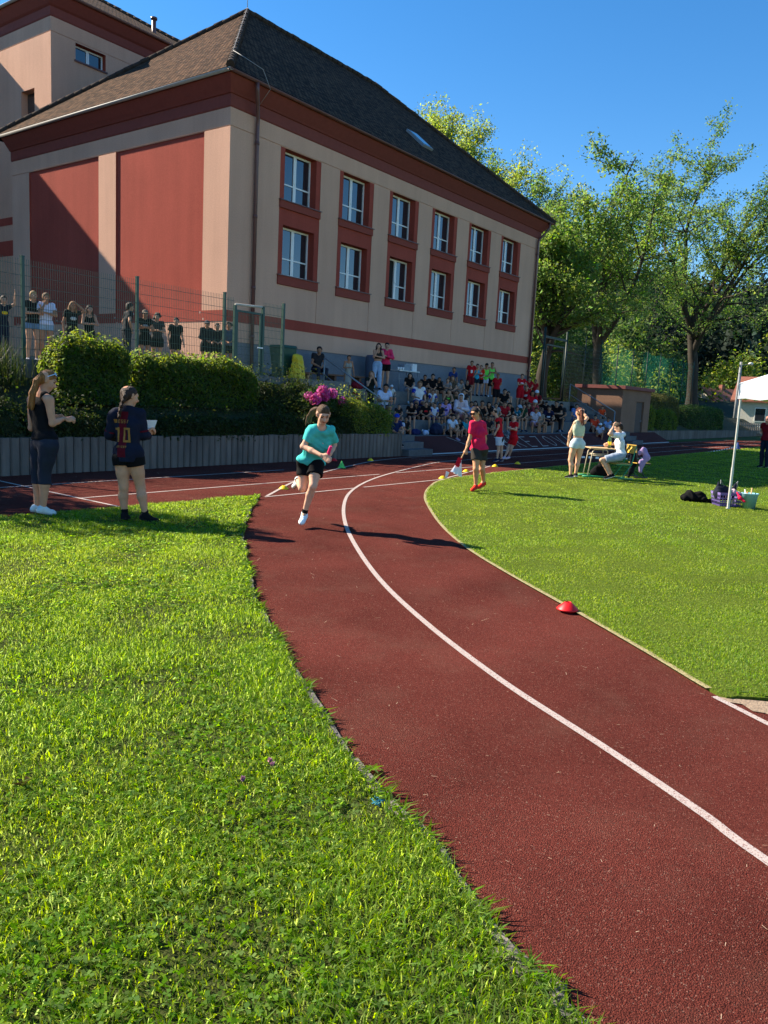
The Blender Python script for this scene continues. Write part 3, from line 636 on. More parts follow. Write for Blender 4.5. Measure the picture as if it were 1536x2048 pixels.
m = MB(); wire_panel(m, xg[0] + .1, xg[1] - .1, 2.1, 3.57, ft); part(m, 'wire_panel', green_m, gate, lf)
m = MB(); m.box(xg[1] - .2, xg[1] - .02, ft - .06, ft - .04, 2.72, 2.75); part(m, 'handle', frame_m, gate, lf)
m = MB(); m.tube([(xg[0], ft, 3.74), (xg[1], ft, 3.78)], .03, 8); part(m, 'top_bar', mat('cream_bar', (.5, .46, .38), .6, .15, 9), gate)
for a, c in ((xg[1] + .03, xg[2] - .03), (fx[-1] + .03, xg[0] - .03)): m = MB(); wire_panel(m, a, c, 2.0, 3.9, ft); part(m, 'side_panel', green_m, gate)

# ------------------------------------------------------------------ ball court behind: dark gate frame, posts and hung net
dark_green = mat('dark_green_post', (.012, .03, .022), .5, .1, 8, 0, 1, .4)
cf = empty('ball_court_fence', (30, -.2, 1.86), 'tall ball-court fence of dark posts with a hung green net', 'fence')
posts = [20.3, 22.9, 25.4] + [27.6 + 2.62 * k for k in range(8)]
for k, xx in enumerate(posts):
    m = MB(); r_ = .05 if k < 2 else .035; m.tube([(xx, -.2, 1.6), (xx, -.2, 5.4)], r_, 8); part(m, 'post', dark_green, cf)
m = MB(); m.box(20.3, 22.9, -.23, -.17, 4.9, 5.0); m.box(20.55, 22.65, -.22, -.18, 4.55, 4.62); m.box(20.55, 22.65, -.22, -.18, 1.95, 2.02); m.box(20.5, 20.58, -.22, -.18, 1.95, 4.6); m.box(22.62, 22.7, -.22, -.18, 1.95, 4.6); part(m, 'gate_frame', dark_green, cf)
def net_mat():
    m = bpy.data.materials.new('green_net'); m.use_nodes = True; n, L = m.node_tree.nodes, m.node_tree.links; n.clear()
    o = n.new('ShaderNodeOutputMaterial'); d = n.new('ShaderNodeBsdfDiffuse'); d.inputs[0].default_value = (.02, .13, .09, 1); tl = n.new('ShaderNodeBsdfTranslucent'); tl.inputs[0].default_value = (.02, .16, .11, 1)
    t = n.new('ShaderNodeBsdfTransparent'); a = n.new('ShaderNodeMixShader'); a.inputs[0].default_value = .4; L.new(d.outputs[0], a.inputs[1]); L.new(tl.outputs[0], a.inputs[2])
    tc = n.new('ShaderNodeTexCoord'); nz = n.new('ShaderNodeTexNoise'); nz.inputs['Scale'].default_value = .5; L.new(tc.outputs['Object'], nz.inputs['Vector'])
    mr = n.new('ShaderNodeMapRange'); mr.inputs[3].default_value = .24; mr.inputs[4].default_value = .42; L.new(nz.outputs[0], mr.inputs[0])
    mx = n.new('ShaderNodeMixShader'); L.new(mr.outputs[0], mx.inputs[0]); L.new(t.outputs[0], mx.inputs[1]); L.new(a.outputs[0], mx.inputs[2]); L.new(mx.outputs[0], o.inputs[0]); return m
nx = np.linspace(27.6, 27.6 + 2.62 * 7, 60); nz_ = np.linspace(1.9, 5.35, 14)
V = np.array([(x_, -.16 + .05 * math.sin(x_ * 2.2) * math.sin(z_), z_ - (.16 * abs(math.sin((x_ - 27.6) / 2.62 * math.pi)) if z_ > 5 else 0)) for x_ in nx for z_ in nz_])
Fq = np.array([(i * 14 + j, (i + 1) * 14 + j, (i + 1) * 14 + j + 1, i * 14 + j + 1) for i in range(59) for j in range(13)])
obj('net', np_mesh('net', V - np.array(cf.location), Fq, net_mat(), True), cf)
m = MB()
for xx in np.arange(22.95, 27.6, .1): m.box(xx - .004, xx + .004, -.2, -.192, 1.9, 4.9)
for zz in np.arange(1.95, 4.95, .2): m.box(22.95, 27.6, -.205, -.197, zz - .005, zz + .005)
part(m, 'wire_panel', dark_green, cf)
# ------------------------------------------------------------------ plants
def unit(v): return v / (np.linalg.norm(v, axis=-1, keepdims=True) + 1e-9)
def leaves(P, size, mats, name, up=.35, r=None, aspect=.5, jit=.3, out=None, rn=None):
    """rhombic leaves at points P: random orientation, biased upward (or along `out`)"""
    r = r or rng; n = len(P); nr = r.normal(size=(n, 3)); nr[:, 2] += up * 2
    if out is not None: nr += out * 1.2
    nr = unit(nr); a = unit(np.cross(nr, r.normal(size=(n, 3)))); c = np.cross(nr, a)
    s = (size * (1 + jit * r.normal(size=n)).clip(.4, 2))[:, None]
    V = np.stack([P - a * s * .5, P + c * s * aspect * .5 + nr * s * .08, P + a * s * .5 - nr * s * .1, P - c * s * aspect * .5 + nr * s * .08], 1).reshape(-1, 3)
    Fq = np.arange(4 * n).reshape(n, 4)
    rv = r.random((n, 3)) if rn is None else rn
    return np_mesh(name, V, Fq, mats, False, np.repeat(rv, 4, 0))
leaf_ash = leaf_mat('ash_leaf', (.062, .115, .025), (.26, .44, .045), .5)
leaf_maple = leaf_mat('bright_leaf', (.11, .17, .02), (.42, .55, .045), .55)
leaf_dark = leaf_mat('dark_leaf', (.045, .085, .022), (.13, .24, .035), .42)  # deeper green leaf for the dark trees, hedge and rhododendron
leaf_hedge = leaf_mat('hedge_leaf', (.036, .066, .008), (.36, .52, .03), .42)
leaf_yellow = leaf_mat('gold_hedge_leaf', (.12, .16, .018), (.36, .46, .03), .45)
leaf_low = leaf_mat('ground_shrub_leaf', (.02, .036, .008), (.12, .19, .015), .25)
leaf_brown = leaf_mat('bronze_hedge_leaf', (.12, .12, .03), (.25, .25, .05), .35)
bark = mat('ash_bark', (.05, .042, .034), .95, .35, 3, .9, 14, .15, stretch=(1, 1, .3))
twig_m = mat('twig_bark', (.05, .04, .03), .95, .3, 6)

def grow(seed, height, trunk_r, fork=.32, spread=.55, lean=(0, 0), width=.62, nfork=4, ntip=5):
    """limb skeleton: a straight bole, a few steep leaders, arching limbs and fine twigs; returns limbs and twig tips"""
    r = np.random.default_rng(seed); segs, tips = [], []
    def path(p, d, L_, n, wig, up, rad0, rad1, lv):
        pts = [p]; q = p.copy(); dd = unit(d)
        for i in range(n):
            dd = unit(dd + r.normal(size=3) * wig + np.array([0, 0, up])); q = q + dd * L_ / n; pts.append(q.copy())
        segs.append((pts, list(np.linspace(rad0, rad1, n + 1)), lv)); return pts
    bole = path(np.zeros(3), np.array([lean[0], lean[1], 1.]), height * fork, 6, .06, .04, trunk_r, trunk_r * .7, 0)
    for k in range(nfork):                                        # leaders
        a = 2 * math.pi * (k + r.uniform(-.25, .25)) / nfork; t = .22 if k == 0 else r.uniform(.35, .8) * spread * 1.6
        d = np.array([math.cos(a) * t, math.sin(a) * t, 1.]); L_ = height * (1 - fork) * (1.0 if k == 0 else r.uniform(.7, .95)); st = bole[-1] if k < 3 else bole[4]; rr = trunk_r * (.58 if k == 0 else .5)
        ld = path(st, d, L_, 9, .15, .07, rr, rr * .16, 1)
        tips += [(ld[-5:], height * .05), (ld[-3:], height * .05), (ld[-7:], height * .05)]
        for j in range(13):                                       # limbs
            f = r.uniform(.12, 1) ** .9; i = min(8, int(f * 9)); p = ld[i]; b_ = r.uniform(0, 6.283); out = unit(np.array([math.cos(b_), math.sin(b_), r.uniform(.0, .8)]) + .5 * unit(p * (1, 1, 0) + 1e-6)); l2 = height * width * .34 * (1.1 - .55 * f) * r.uniform(.7, 1.25); r2 = rr * (1 - .84 * f) * .55
            lm = path(p, out, l2, 5, .16, .06, max(.02, r2), .012, 2)
            for m_ in range(ntip):
                i2 = r.integers(1, 6); p2 = lm[i2]; o2 = unit(r.normal(size=3) + np.array([0, 0, .35]) + unit(lm[-1] - lm[0]) * .8); tw = path(p2, o2, l2 * r.uniform(.28, .5), 3, .2, .05, .016, .005, 3); tips.append((tw, l2 * .4))
            tips.append((lm[-3:], l2 * .5))
    zmax = max(max(p[2] for p in s_[0]) for s_ in segs); k = height / zmax
    return [([p * k for p in s_], rd, lv) for s_, rd, lv in segs], [([p * k for p in t], L_ * k) for t, L_ in tips], r
def limb_mesh(segs, rbase, name, mats):
    m = MB()
    for pts, rd, lv in segs:
        pp = [np.array(p) for p in pts]; q = list(rd)
        if lv == 0: q[0] *= 1.35
        m.tube(pp, [max(.008, v) for v in q], 9 if lv < 2 else (6 if lv < 3 else 4), cap=False)
    return m.mesh(name, mats)
def tree_thing(name, base, segs, tips, r, nleaf, lsize, lmat, label, group, cluster=.45, up=.25, cat='tree', zlow=4.2):
    root = empty(name, base, label, cat, group)
    obj('trunk', limb_mesh(segs, 0, 'trunk', bark), root)
    per = max(1, nleaf // max(1, len(tips))); P = []
    for pts, L_ in tips:
        pts = np.array(pts); n = int(per * r.uniform(.35, 1.65)); i = r.random(n) * (len(pts) - 1); k = i.astype(int).clip(0, len(pts) - 2); f = (i - k)[:, None]
        P.append(pts[k] * (1 - f) + pts[k + 1] * f + r.normal(size=(n, 3)) * cluster * np.array([1, 1, .8]))
    P = np.vstack(P); P = P[P[:, 2] > zlow]
    obj('crown', leaves(P, lsize, lmat, 'crown', up, r), root); return root
def pbase(px, t, z=1.85): p = onT(px, 800, t); return np.array([p[0], -t, z])
TG = 'tall trees behind the school and the ball court'
def mk_tree(px, t, toppx, seed, tr, nleaf, ls, lm, label, fork=.3, spread=.55, z=1.85, lean=(0, 0), **kw):
    b0 = pbase(px, t, z); q = np.array(b0); d = ray(px, toppx); fw = w2px(b0)[2]
    top = YP(px, toppx, fw); h = float(top[2] - z)
    cl = kw.pop('cluster', .45); s_, t_, r_ = grow(seed, h, tr, fork, spread, lean=lean, **kw)
    return tree_thing('ash_tree', b0, s_, t_, r_, nleaf, ls, lm, label, TG, cl)
mk_tree(1385, -2.5, 222, 11, .50, 36000, .2, leaf_ash, 'broad tall ash with the thickest trunk, rising behind the ball-court net', .31, .46, cluster=.27, width=.8, nfork=6)
mk_tree(1193, -2.2, 300, 23, .36, 26000, .19, leaf_ash, 'airy ash with a forked dark trunk behind the shed roof', .33, .5, cluster=.27, width=.8, nfork=5)
mk_tree(1078, -3.0, 330, 37, .38, 24000, .19, leaf_ash, 'ash with a straight dark trunk right beside the school corner', .28, .42, cluster=.27, width=.75, nfork=5)
mk_tree(822, -20, 150, 42, .4, 80000, .2, leaf_maple, 'yellow-green sunlit tree topping the school roof', .3, .5, cluster=.36, width=1.05, nfork=6)
mk_tree(985, -15, 290, 53, .36, 27000, .19, leaf_ash, 'leafy ash filling the gap beyond the end of the school roof', .3, .55, cluster=.27, width=.8, nfork=5)
mk_tree(1630, -7, 350, 69, .36, 20000, .19, leaf_ash, 'rounded ash leaning past the picture edge behind the white canopy', .3, .6, cluster=.27, width=.8, nfork=5)
mk_tree(1290, -24, 330, 71, .3, 16000, .2, leaf_ash, 'thin ash standing farther back between two bigger ashes', .3, .45, cluster=.27, width=.6)
# leafy bushes and small trees behind the court: lit crowns low down
def bush_mesh(seed, rx, ry, rz, n, ls, lm, name='crown', lumps=9, hollow=.55):
    r = np.random.default_rng(seed); c = r.normal(size=(lumps, 3)) * .42; c[:, 2] = np.abs(c[:, 2]) * .9 + .25; rad = r.uniform(.32, .55, lumps)
    k = r.integers(0, lumps, n); d = unit(r.normal(size=(n, 3))); rr = hollow + (1 - hollow) * r.random(n) ** .5; P = c[k] + d * (rad[k] * rr * (1 + .18 * r.normal(size=n)))[:, None]
    P = P * np.array([rx, ry, rz]); P[:, 2] = np.abs(P[:, 2]); return leaves(P, ls, lm, name, .3, r, out=d * .6)
def stem_mesh(h, n=5, seed=1, rad=.07, spread=.5):
    r = np.random.default_rng(seed); m = MB()
    for k in range(n): a = r.uniform(0, 6.28); m.tube([(0, 0, 0), (.3 * spread * math.cos(a), .3 * spread * math.sin(a), h * .4), (spread * math.cos(a), spread * math.sin(a), h * .85)], [rad, rad * .7, rad * .3], 6)
    return m.mesh('trunk', bark)
BG = 'leafy trees beyond the ball court'
kinds = []
for sd, rx, ry, rz, n, ls, lm in ((1, 2.6, 2.6, 3.4, 7000, .2, leaf_maple), (2, 3.2, 3.0, 4.2, 8000, .22, leaf_dark), (3, 2.4, 2.4, 3.0, 6000, .2, leaf_hedge)):
    kinds.append((bush_mesh(sd, rx, ry, rz, n, ls, lm), stem_mesh(rz * .8, 6, sd, .09, 1.0)))
sp = [(1100, -12, 0, 1.5, 'yellow-green bushy tree seen through the dark court gate'), (1140, -9, 1, 1.35, 'dark bushy tree just right of the court gate frame'), (1165, -15, 0, 1.4, 'yellow-green bushy tree between the first two trunks'), (1235, -14, 2, 1.3, 'mid-green round tree above the shed roof, seen through the net'),
      (1285, -17, 1, 1.25, 'dark round tree at the middle of the net'), (1330, -16, 2, 1.3, 'mid-green tree left of the thick ash trunk'), (1445, -14, 0, 1.25, 'sunlit round tree right of the thick ash trunk'), (1490, -18, 0, 1.6, 'tall sunlit tree above the lamp post'), (1530, -10, 2, 1.5, 'mid-green tree above the tiled cottage'), (1420, -22, 1, 1.5, 'dark tree standing behind the small red roof'), (1065, -18, 1, 1.9, 'big dark bushy tree touching the school corner'), (1205, -24, 1, 2.0, 'large dark tree in front of the hillside')]
for px, t, kd, sc, lab in sp:
    cr, st_ = kinds[kd]; b0 = pbase(px, t, 1.6); r0 = empty('leafy_tree', b0, lab, 'tree', BG, random.uniform(0, 6))
    k = sc * w2px(b0)[2] / 62; r0.scale = (k, k, k * random.uniform(.9, 1.1)); obj('crown', cr, r0); obj('trunk', st_, r0)

tb_ = empty('leafy_tree', (-12.6, -.2, 2.0), 'small leafy tree outside the picture edge that shades the start of the straight', 'tree', BG); tb_.scale = (.62, .62, .62)
_k = bush_mesh(9, 2.4, 2.4, 4.2, 6000, .24, leaf_dark); _k.transform(Matrix.Translation((0, 0, 3.0))); obj('crown', _k, tb_); obj('trunk', kinds[1][1], tb_)
# clipped hedges: rounded leafy blocks over a woody core
def hedge(name, x0, x1, y0, y1, z0, z1, n, ls, lm, label, cat='hedge', seed=1, bulge=.5, tuft=.05, zfun=None, group=None):
    r = np.random.default_rng(seed); cx, cy = (x0 + x1) / 2, (y0 + y1) / 2; hx, hy, hz = (x1 - x0) / 2, (y1 - y0) / 2, z1 - z0
    d = r.normal(size=(n, 3)); d[:, 2] = np.abs(d[:, 2]); q = unit(d); p_ = 5.0
    w_ = np.array([hx, hy, hz]); area = r.random(n)
    # sample a superellipsoid shell evenly by box faces
    fa = np.array([hx * hy * 4, hx * hz * 2, hx * hz * 2, hy * hz * 2, hy * hz * 2]); f = r.choice(5, n, p=fa / fa.sum()); a, c = r.uniform(-1, 1, n), r.uniform(-1, 1, n); U = np.zeros((n, 3))
    for k, (ax, sg) in enumerate(((2, 1), (1, -1), (1, 1), (0, -1), (0, 1))):
        mk = f == k; o = [i for i in range(3) if i != ax]; U[mk, ax] = sg; U[mk, o[0]] = a[mk]; U[mk, o[1]] = c[mk] if ax == 2 else (c[mk] if o[1] != 2 else (c[mk] + 1) / 2)
    nrm = (np.abs(U) ** p_).sum(1) ** (1 / p_); S = U / nrm[:, None]; out = unit(S ** 3 / w_)
    lump = .05 * np.sin(S[:, 0] * hx * 5.1 + seed) * np.cos(S[:, 1] * hy * 4.3) + .04 * np.sin(S[:, 2] * hz * 6 + S[:, 0] * hx * 3)
    P = S * w_ + out * (lump - np.abs(r.normal(size=n)) * .07 + (r.random(n) < .22) * r.random(n) * tuft * (1 + 2.5 * (out[:, 2] > .6)))[:, None] + np.array([cx, cy, z0])
    if zfun is not None: P[:, 2] = z0 + (P[:, 2] - z0) * zfun(P[:, 0])
    base = np.array([cx, cy, z0]); root = empty(name, base, label, cat, group)
    m = MB(); g = 10; vs = []
    obj('foliage', leaves(P - base, ls, lm, 'foliage', .15, r, out=out), root)
    # woody core
    nu, nv = 28, 8; vs = []
    for j in range(nv + 1):
        for i in range(nu):
            a_ = 2 * math.pi * i / nu; b_ = math.pi / 2 * j / nv; v = np.array([math.cos(a_) * math.cos(b_), math.sin(a_) * math.cos(b_), math.sin(b_)]); v = v / (np.abs(v) ** p_).sum() ** (1 / p_)
            v = v * (w_ - .13); zz = v[2]; 
            if zfun is not None: zz = v[2] * float(zfun(np.array([v[0] + cx]))[0])
            vs.append((v[0], v[1], max(0, zz)))
    m.add(vs, [(j * nu + i, j * nu + (i + 1) % nu, (j + 1) * nu + (i + 1) % nu, (j + 1) * nu + i) for j in range(nv) for i in range(nu)], 0, True)
    obj('core', m.mesh('core', mat('hedge_core', (.022, .034, .01), .95, .4, 15, .8, 25)), root); return root
HG = 'clipped hedges on the bank'
hedge('hedge', -7.35, -5.66, -3.62, -2.72, 1.2, 2.46, 13000, .07, leaf_hedge, 'tall square clipped hedge with bright fresh tips on top', seed=3, group=HG)
hedge('hedge', -5.5, -1.9, -3.5, -2.7, 1.2, 2.28, 19000, .07, leaf_hedge, 'long low clipped hedge between the square hedge and the gate', seed=4, group=HG)
LG = 'ground-hugging shrubs above the palisade wall'
hedge('low_shrub', -13.5, -8.2, -4.45, -2.9, .55, 1.45, 12000, .065, leaf_low, 'rough green shrub behind the woman in the black vest', 'shrub', 5, group=LG, tuft=.15)
hedge('low_shrub', -8.4, -5.6, -4.5, -3.75, .55, 1.08, 11000, .06, leaf_low, 'spreading shrub under the square hedge with one sunny end', 'shrub', 6, group=LG, tuft=.12)
hedge('low_shrub', -5.8, -2.4, -4.52, -3.7, .52, 1.0, 12000, .06, leaf_low, 'spreading dark shrub below the long hedge', 'shrub', 7, group=LG, tuft=.12)
hedge('low_shrub', -2.6, .7, -4.52, -3.6, .52, 1.08, 13000, .06, leaf_low, 'dark shrub between the long hedge and the pink blossoms', 'shrub', 8, group=LG, tuft=.12)
hedge('low_shrub', -1.9, .4, -3.5, -2.4, 1.0, 1.85, 9000, .06, leaf_low, 'leafy shrub at the foot of the gate', 'shrub', 12, group=LG, tuft=.16)
hedge('golden_shrub', .25, 2.55, -4.45, -2.85, .55, 1.72, 16000, .055, leaf_yellow, 'golden-green shrub sloping down to the stair end of the wall', 'shrub', 9, zfun=lambda x: 1.0 - .42 * ((x - .25) / 2.3).clip(0, 1), group=LG, tuft=.12)
# long grass on the bank by the fence
def tussock(base, n, h, spread, seed, label):
    r = np.random.default_rng(seed); P = np.zeros((n, 3)); P[:, :2] = r.normal(size=(n, 2)) * spread; a = r.random(n) * 6.28; hh = h * r.uniform(.5, 1.2, n); ln = hh * r.uniform(.1, .6, n); d = np.stack([np.cos(a), np.sin(a), 0 * a], 1); s = np.stack([-np.sin(a), np.cos(a), 0 * a], 1) * .008
    t = P + d * ln[:, None] + np.array([0, 0, 1]) * hh[:, None]; mi = P + d * ln[:, None] * .35 + np.array([0, 0, .6]) * hh[:, None]
    V = np.stack([P - s, P + s, mi - s * .7, mi + s * .7, t], 1).reshape(-1, 3); Fq = (np.arange(n)[:, None, None] * 5 + np.array([[0, 1, 3], [0, 3, 2], [2, 3, 4]])).reshape(-1, 3)
    o = obj('grass_tussock', np_mesh('grass_tussock', V, Fq, leaf_low, False, np.repeat(r.random((n, 3)), 5, 0)), None, base); tag(o, label, 'grass')
tussock((-8.3, -3.0, 1.5), 500, .75, .28, 3, 'tussock of long grass under the first fence post'); tussock((-10.2, -3.1, 1.4), 600, .8, .4, 4, 'tussock of long grass at the picture edge on the bank'); tussock((.1, -2.7, 1.5), 300, .6, .2, 5, 'thin tall grass beside the gate post')
# pink rhododendron
rb = onT(634, 800, 3.7); root = empty('rhododendron', (rb[0], -3.7, 1.1), 'rhododendron bush covered in pink blossom above the runner', 'flowering shrub')
r = np.random.default_rng(21); P = unit(r.normal(size=(3200, 3))) * np.array([.72, .5, .62]) * (.6 + .4 * r.random((3200, 1))); P[:, 2] = np.abs(P[:, 2]) + .1
obj('foliage', leaves(P, .1, leaf_dark, 'foliage', .3, r, .4), root); obj('stem', stem_mesh(.6, 6, 4, .02, .4), root)
petal = leaf_mat('pink_petal', (.62, .07, .27), (.75, .12, .36), .35, vary=.3)
for k in range(17):
    a = r.uniform(-.2, 3.4); bx, bz = .62 * math.cos(a) * r.uniform(.25, 1), .36 + .36 * abs(math.sin(a)) * r.uniform(.3, 1); c = np.array([bx, -.38 + r.uniform(-.1, .25), bz]); rad = r.uniform(.10, .14)
    q = unit(r.normal(size=(90, 3))); o = obj('blossom', leaves(c + q * rad * (.7 + .3 * r.random((90, 1))), .075, petal, 'blossom', .1, r, .85, out=q), root)
# hedges along the right-hand bank
hedge('hedge', 27.55, 30.4, -2.85, -1.2, .45, 1.95, 15000, .075, leaf_yellow, 'bright green square hedge next to the shed', seed=14)
hedge('hedge', 29.2, 36.8, -2.4, -.5, .7, 2.62, 20000, .09, leaf_brown, 'big bronze-green mounded hedge under the thick ash', seed=15)
hedge('hedge', 30.5, 34.6, -2.85, -1.5, .4, 1.75, 9000, .08, leaf_hedge, 'rounded green hedge in front of the bronze mound', seed=16)
hedge('hedge', 36.5, 47, -2.75, -.6, .4, 2.05, 18000, .1, leaf_dark, 'dark hedge running on towards the cottage', seed=17)

# wooded hillside far behind: hill and a mass of conifers
hx = np.linspace(-260, 420, 60); hyv = np.array([95, 130, 170, 215, 260, 330])
def hill_z(cx, cy): return 1.0 + np.clip((cy - 105) / 130, 0, 1) ** 1.1 * (33 + 4.5 * np.sin(cx * .021 + 1.2) + 2.5 * np.sin(cx * .06)) 
V = np.array([c2w(x_, y_, hill_z(x_, y_)) for y_ in hyv for x_ in hx]); n_ = len(hx)
Fq = np.array([(j * n_ + i, j * n_ + i + 1, (j + 1) * n_ + i + 1, (j + 1) * n_ + i) for j in range(len(hyv) - 1) for i in range(n_ - 1)])
tag(obj('hill', np_mesh('hill', V, Fq, mat('forest_floor', (.018, .028, .014), .95, .3, .3), True)), kind='structure')
r = np.random.default_rng(31); N = 2600; cx = r.uniform(0, 300, N); cy = r.uniform(125, 250, N); cx = cx * cy / 190 - 5; hh = r.uniform(7, 14, N); PP = []; SS = []
for i in range(N):
    k = 110; f = np.sqrt(r.random(k)); a = r.random(k) * 6.28; rad = f * hh[i] * .2; c = c2w(cx[i], cy[i], hill_z(cx[i], cy[i]))
    PP.append(np.stack([c[0] + rad * np.cos(a), c[1] + rad * np.sin(a), c[2] + hh[i] * (1 - f)], 1))
P = np.vstack(PP); rn = np.repeat(r.random((N, 3)), 110, 0)
o = obj('conifer_forest', leaves(P, .95, leaf_mat('conifer_needles', (.018, .034, .022), (.02, .04, .02), .12, .8, .5), 'conifer_forest', -.1, r, .7, rn=rn)); tag(o, 'dark conifer forest on the far hillside', 'forest', kind='stuff')
# ------------------------------------------------------------------ figures: one smooth-blended surface per body, clothes as offset shells cut at clean hems
def surface_nets(D, org, h):
    s = D < 0; nx_, ny_, nz_ = D.shape
    cs = [(i, j, k) for i in (0, 1) for j in (0, 1) for k in (0, 1)]
    cnt = sum(s[i:nx_ - 1 + i, j:ny_ - 1 + j, k:nz_ - 1 + k].astype(np.int8) for i, j, k in cs)
    act = np.argwhere((cnt > 0) & (cnt < 8)); n = len(act)
    if n == 0: return None
    val = {c: D[act[:, 0] + c[0], act[:, 1] + c[1], act[:, 2] + c[2]] for c in cs}
    pos = np.zeros((n, 3)); ct = np.zeros(n)
    for a in cs:
        for ax in range(3):
            if a[ax]: continue
            b_ = list(a); b_[ax] = 1; b_ = tuple(b_); va, vb = val[a], val[b_]; m = (va < 0) != (vb < 0)
            t = np.where(m, va / np.where(m, va - vb, 1), 0); p = np.zeros((n, 3)); p[:] = a; p[:, ax] += t
            pos += p * m[:, None]; ct += m
    V = org + h * (act + pos / ct[:, None])
    idx = np.full((nx_ - 1, ny_ - 1, nz_ - 1), -1, np.int32); idx[act[:, 0], act[:, 1], act[:, 2]] = np.arange(n); Q = []
    for ax in range(3):
        u, v = [(1, 2), (2, 0), (0, 1)][ax]
        sl0 = [slice(1, -1)] * 3; sl1 = [slice(1, -1)] * 3; sl0[ax] = slice(0, -1); sl1[ax] = slice(1, None)
        A, B = s[tuple(sl0)], s[tuple(sl1)]; e = np.argwhere(A != B)
        if not len(e): continue
        flip = B[e[:, 0], e[:, 1], e[:, 2]]; off = np.ones(3, int); off[ax] = 0; e = e + off
        du = np.zeros(3, int); dv = np.zeros(3, int); du[u] = 1; dv[v] = 1
        g = lambda q: idx[q[:, 0], q[:, 1], q[:, 2]]
        q = np.stack([g(e - du - dv), g(e - dv), g(e), g(e - du)], 1); q[flip] = q[flip][:, ::-1]; Q.append(q)
    Q = np.vstack(Q); Q = Q[(Q >= 0).all(1)]
    return V, Q
V3 = lambda *a: np.array(a, float)
def prim(a, b_, ra, rb=None, ax=None, fac=1., clip=None, tag_=''):
    return dict(a=np.asarray(a, float), b=np.asarray(b_, float), ra=ra, rb=ra if rb is None else rb, ax=ax, fac=fac, clip=clip, tag=tag_)
def field(prims, off, h, k=.03, planes=(), neg=(), noise=0.):
    """smooth union of tapered capsules (+off); planes (p,n) keep the side against n; neg = subtracted capsules"""
    lo = np.min([np.minimum(p['a'], p['b']) - max(p['ra'], p['rb']) for p in prims], 0) - off - 3 * h - .02; hi = np.max([np.maximum(p['a'], p['b']) + max(p['ra'], p['rb']) for p in prims], 0) + off + 3 * h + .02
    N = np.ceil((hi - lo) / h).astype(int) + 1; D = np.full(N, .25, np.float32)
    ax_ = [lo[i] + h * np.arange(N[i]) for i in range(3)]
    def dist(p, sl, o):
        X, Y, Z = np.meshgrid(*[ax_[i][sl[i]] for i in range(3)], indexing='ij'); Q = np.stack([X, Y, Z], -1) - p['a']; ba = p['b'] - p['a']
        if p['ax'] is not None:
            n_ = p['ax']; Q = Q + (p['fac'] - 1) * (Q @ n_)[..., None] * n_; ba = ba + (p['fac'] - 1) * (ba @ n_) * n_
        L2 = ba @ ba
        if L2 < 1e-9: d = np.sqrt((Q ** 2).sum(-1)) - p['ra']
        else:
            t = np.clip((Q @ ba) / L2, 0, 1); d = np.sqrt(((Q - t[..., None] * ba) ** 2).sum(-1)) - (p['ra'] + (p['rb'] - p['ra']) * t)
        d = d - o
        if p['clip'] is not None:
            for pp, nn_ in p['clip']: d = np.maximum(d, X * nn_[0] + Y * nn_[1] + Z * nn_[2] - pp @ nn_)
        return d
    for p in prims:
        m = max(p['ra'], p['rb']) + off + k + .03
        i0 = np.maximum(0, ((np.minimum(p['a'], p['b']) - m - lo) / h).astype(int)); i1 = np.minimum(N, ((np.maximum(p['a'], p['b']) + m - lo) / h).astype(int) + 2)
        sl = tuple(slice(i0[i], i1[i]) for i in range(3)); d = dist(p, sl, off); D0 = D[sl]
        if k > 0: hh = np.clip(.5 + .5 * (D0 - d) / k, 0, 1); D[sl] = D0 * (1 - hh) + d * hh - k * hh * (1 - hh)
        else: D[sl] = np.minimum(D0, d)
    if noise or planes or neg:
        X, Y, Z = np.meshgrid(*ax_, indexing='ij')
        if noise: D += noise * (np.sin(31 * X + 9 * Z + 3 * np.sin(17 * Y)) + np.sin(27 * Y - 12 * Z + 2 * np.sin(14 * X + 5 * Z)) + .8 * np.sin(38 * Z + 6 * X))
        if noise > .003: D += .5 * noise * np.sin(88 * (.55 * X + .8 * Z) + 5 * np.sin(19 * Y + 7 * X)) * (.5 + .5 * np.sin(13 * X + 9 * Y))
        for pp, nn_ in planes: D = np.maximum(D, X * nn_[0] + Y * nn_[1] + Z * nn_[2] - np.asarray(pp) @ np.asarray(nn_))
        for p in neg: D = np.maximum(D, -dist(p, (slice(None),) * 3, 0))
    return D, lo
def shell(name, prims, off, h, mats, base, k=.03, planes=(), neg=(), noise=0., mi=None):
    r_ = surface_nets(*field(prims, off, h, k, planes, neg, noise), h)
    if r_ is None: return None
    V, Q = r_; me = np_mesh(name, V - np.asarray(base), Q, mats, True, mi=None if mi is None else mi(V[Q].mean(1)))
    return me
CL = {}
def cloth(c, rough=.85, sheen=.0):
    key = tuple(c)
    if key not in CL: CL[key] = mat('cloth_%02x%02x%02x' % key, lin(c), rough, .14, 14, .25, 120, .15)
    return CL[key]
SK = {}
def skin(c):
    key = tuple(c)
    if key not in SK:
        m = mat('skin_%02x%02x%02x' % key, lin(c), .65, .1, 14, .15, 70, .15); SK[key] = m
        m.node_tree.nodes['Principled BSDF'].inputs['Subsurface Weight'].default_value = .0
    return SK[key]
HM = {}
def hairm(c):
    key = tuple(c)
    if key not in HM: HM[key] = mat('hair_%02x%02x%02x' % key, lin(c), .6, .5, 60, .9, 160, .25, stretch=(1, 1, .15))
    return HM[key]
eye_m = mat('eye_dark', (.02, .015, .012), .3, 0); lip_m = mat('lip', (.30, .09, .075), .5, .05); glasses_m = mat('dark_lens', (.012, .01, .01), .12, 0, spec=.8); sole_m = mat('shoe_sole', (.55, .55, .54), .7, .1)
UPZ = V3(0, 0, 1)
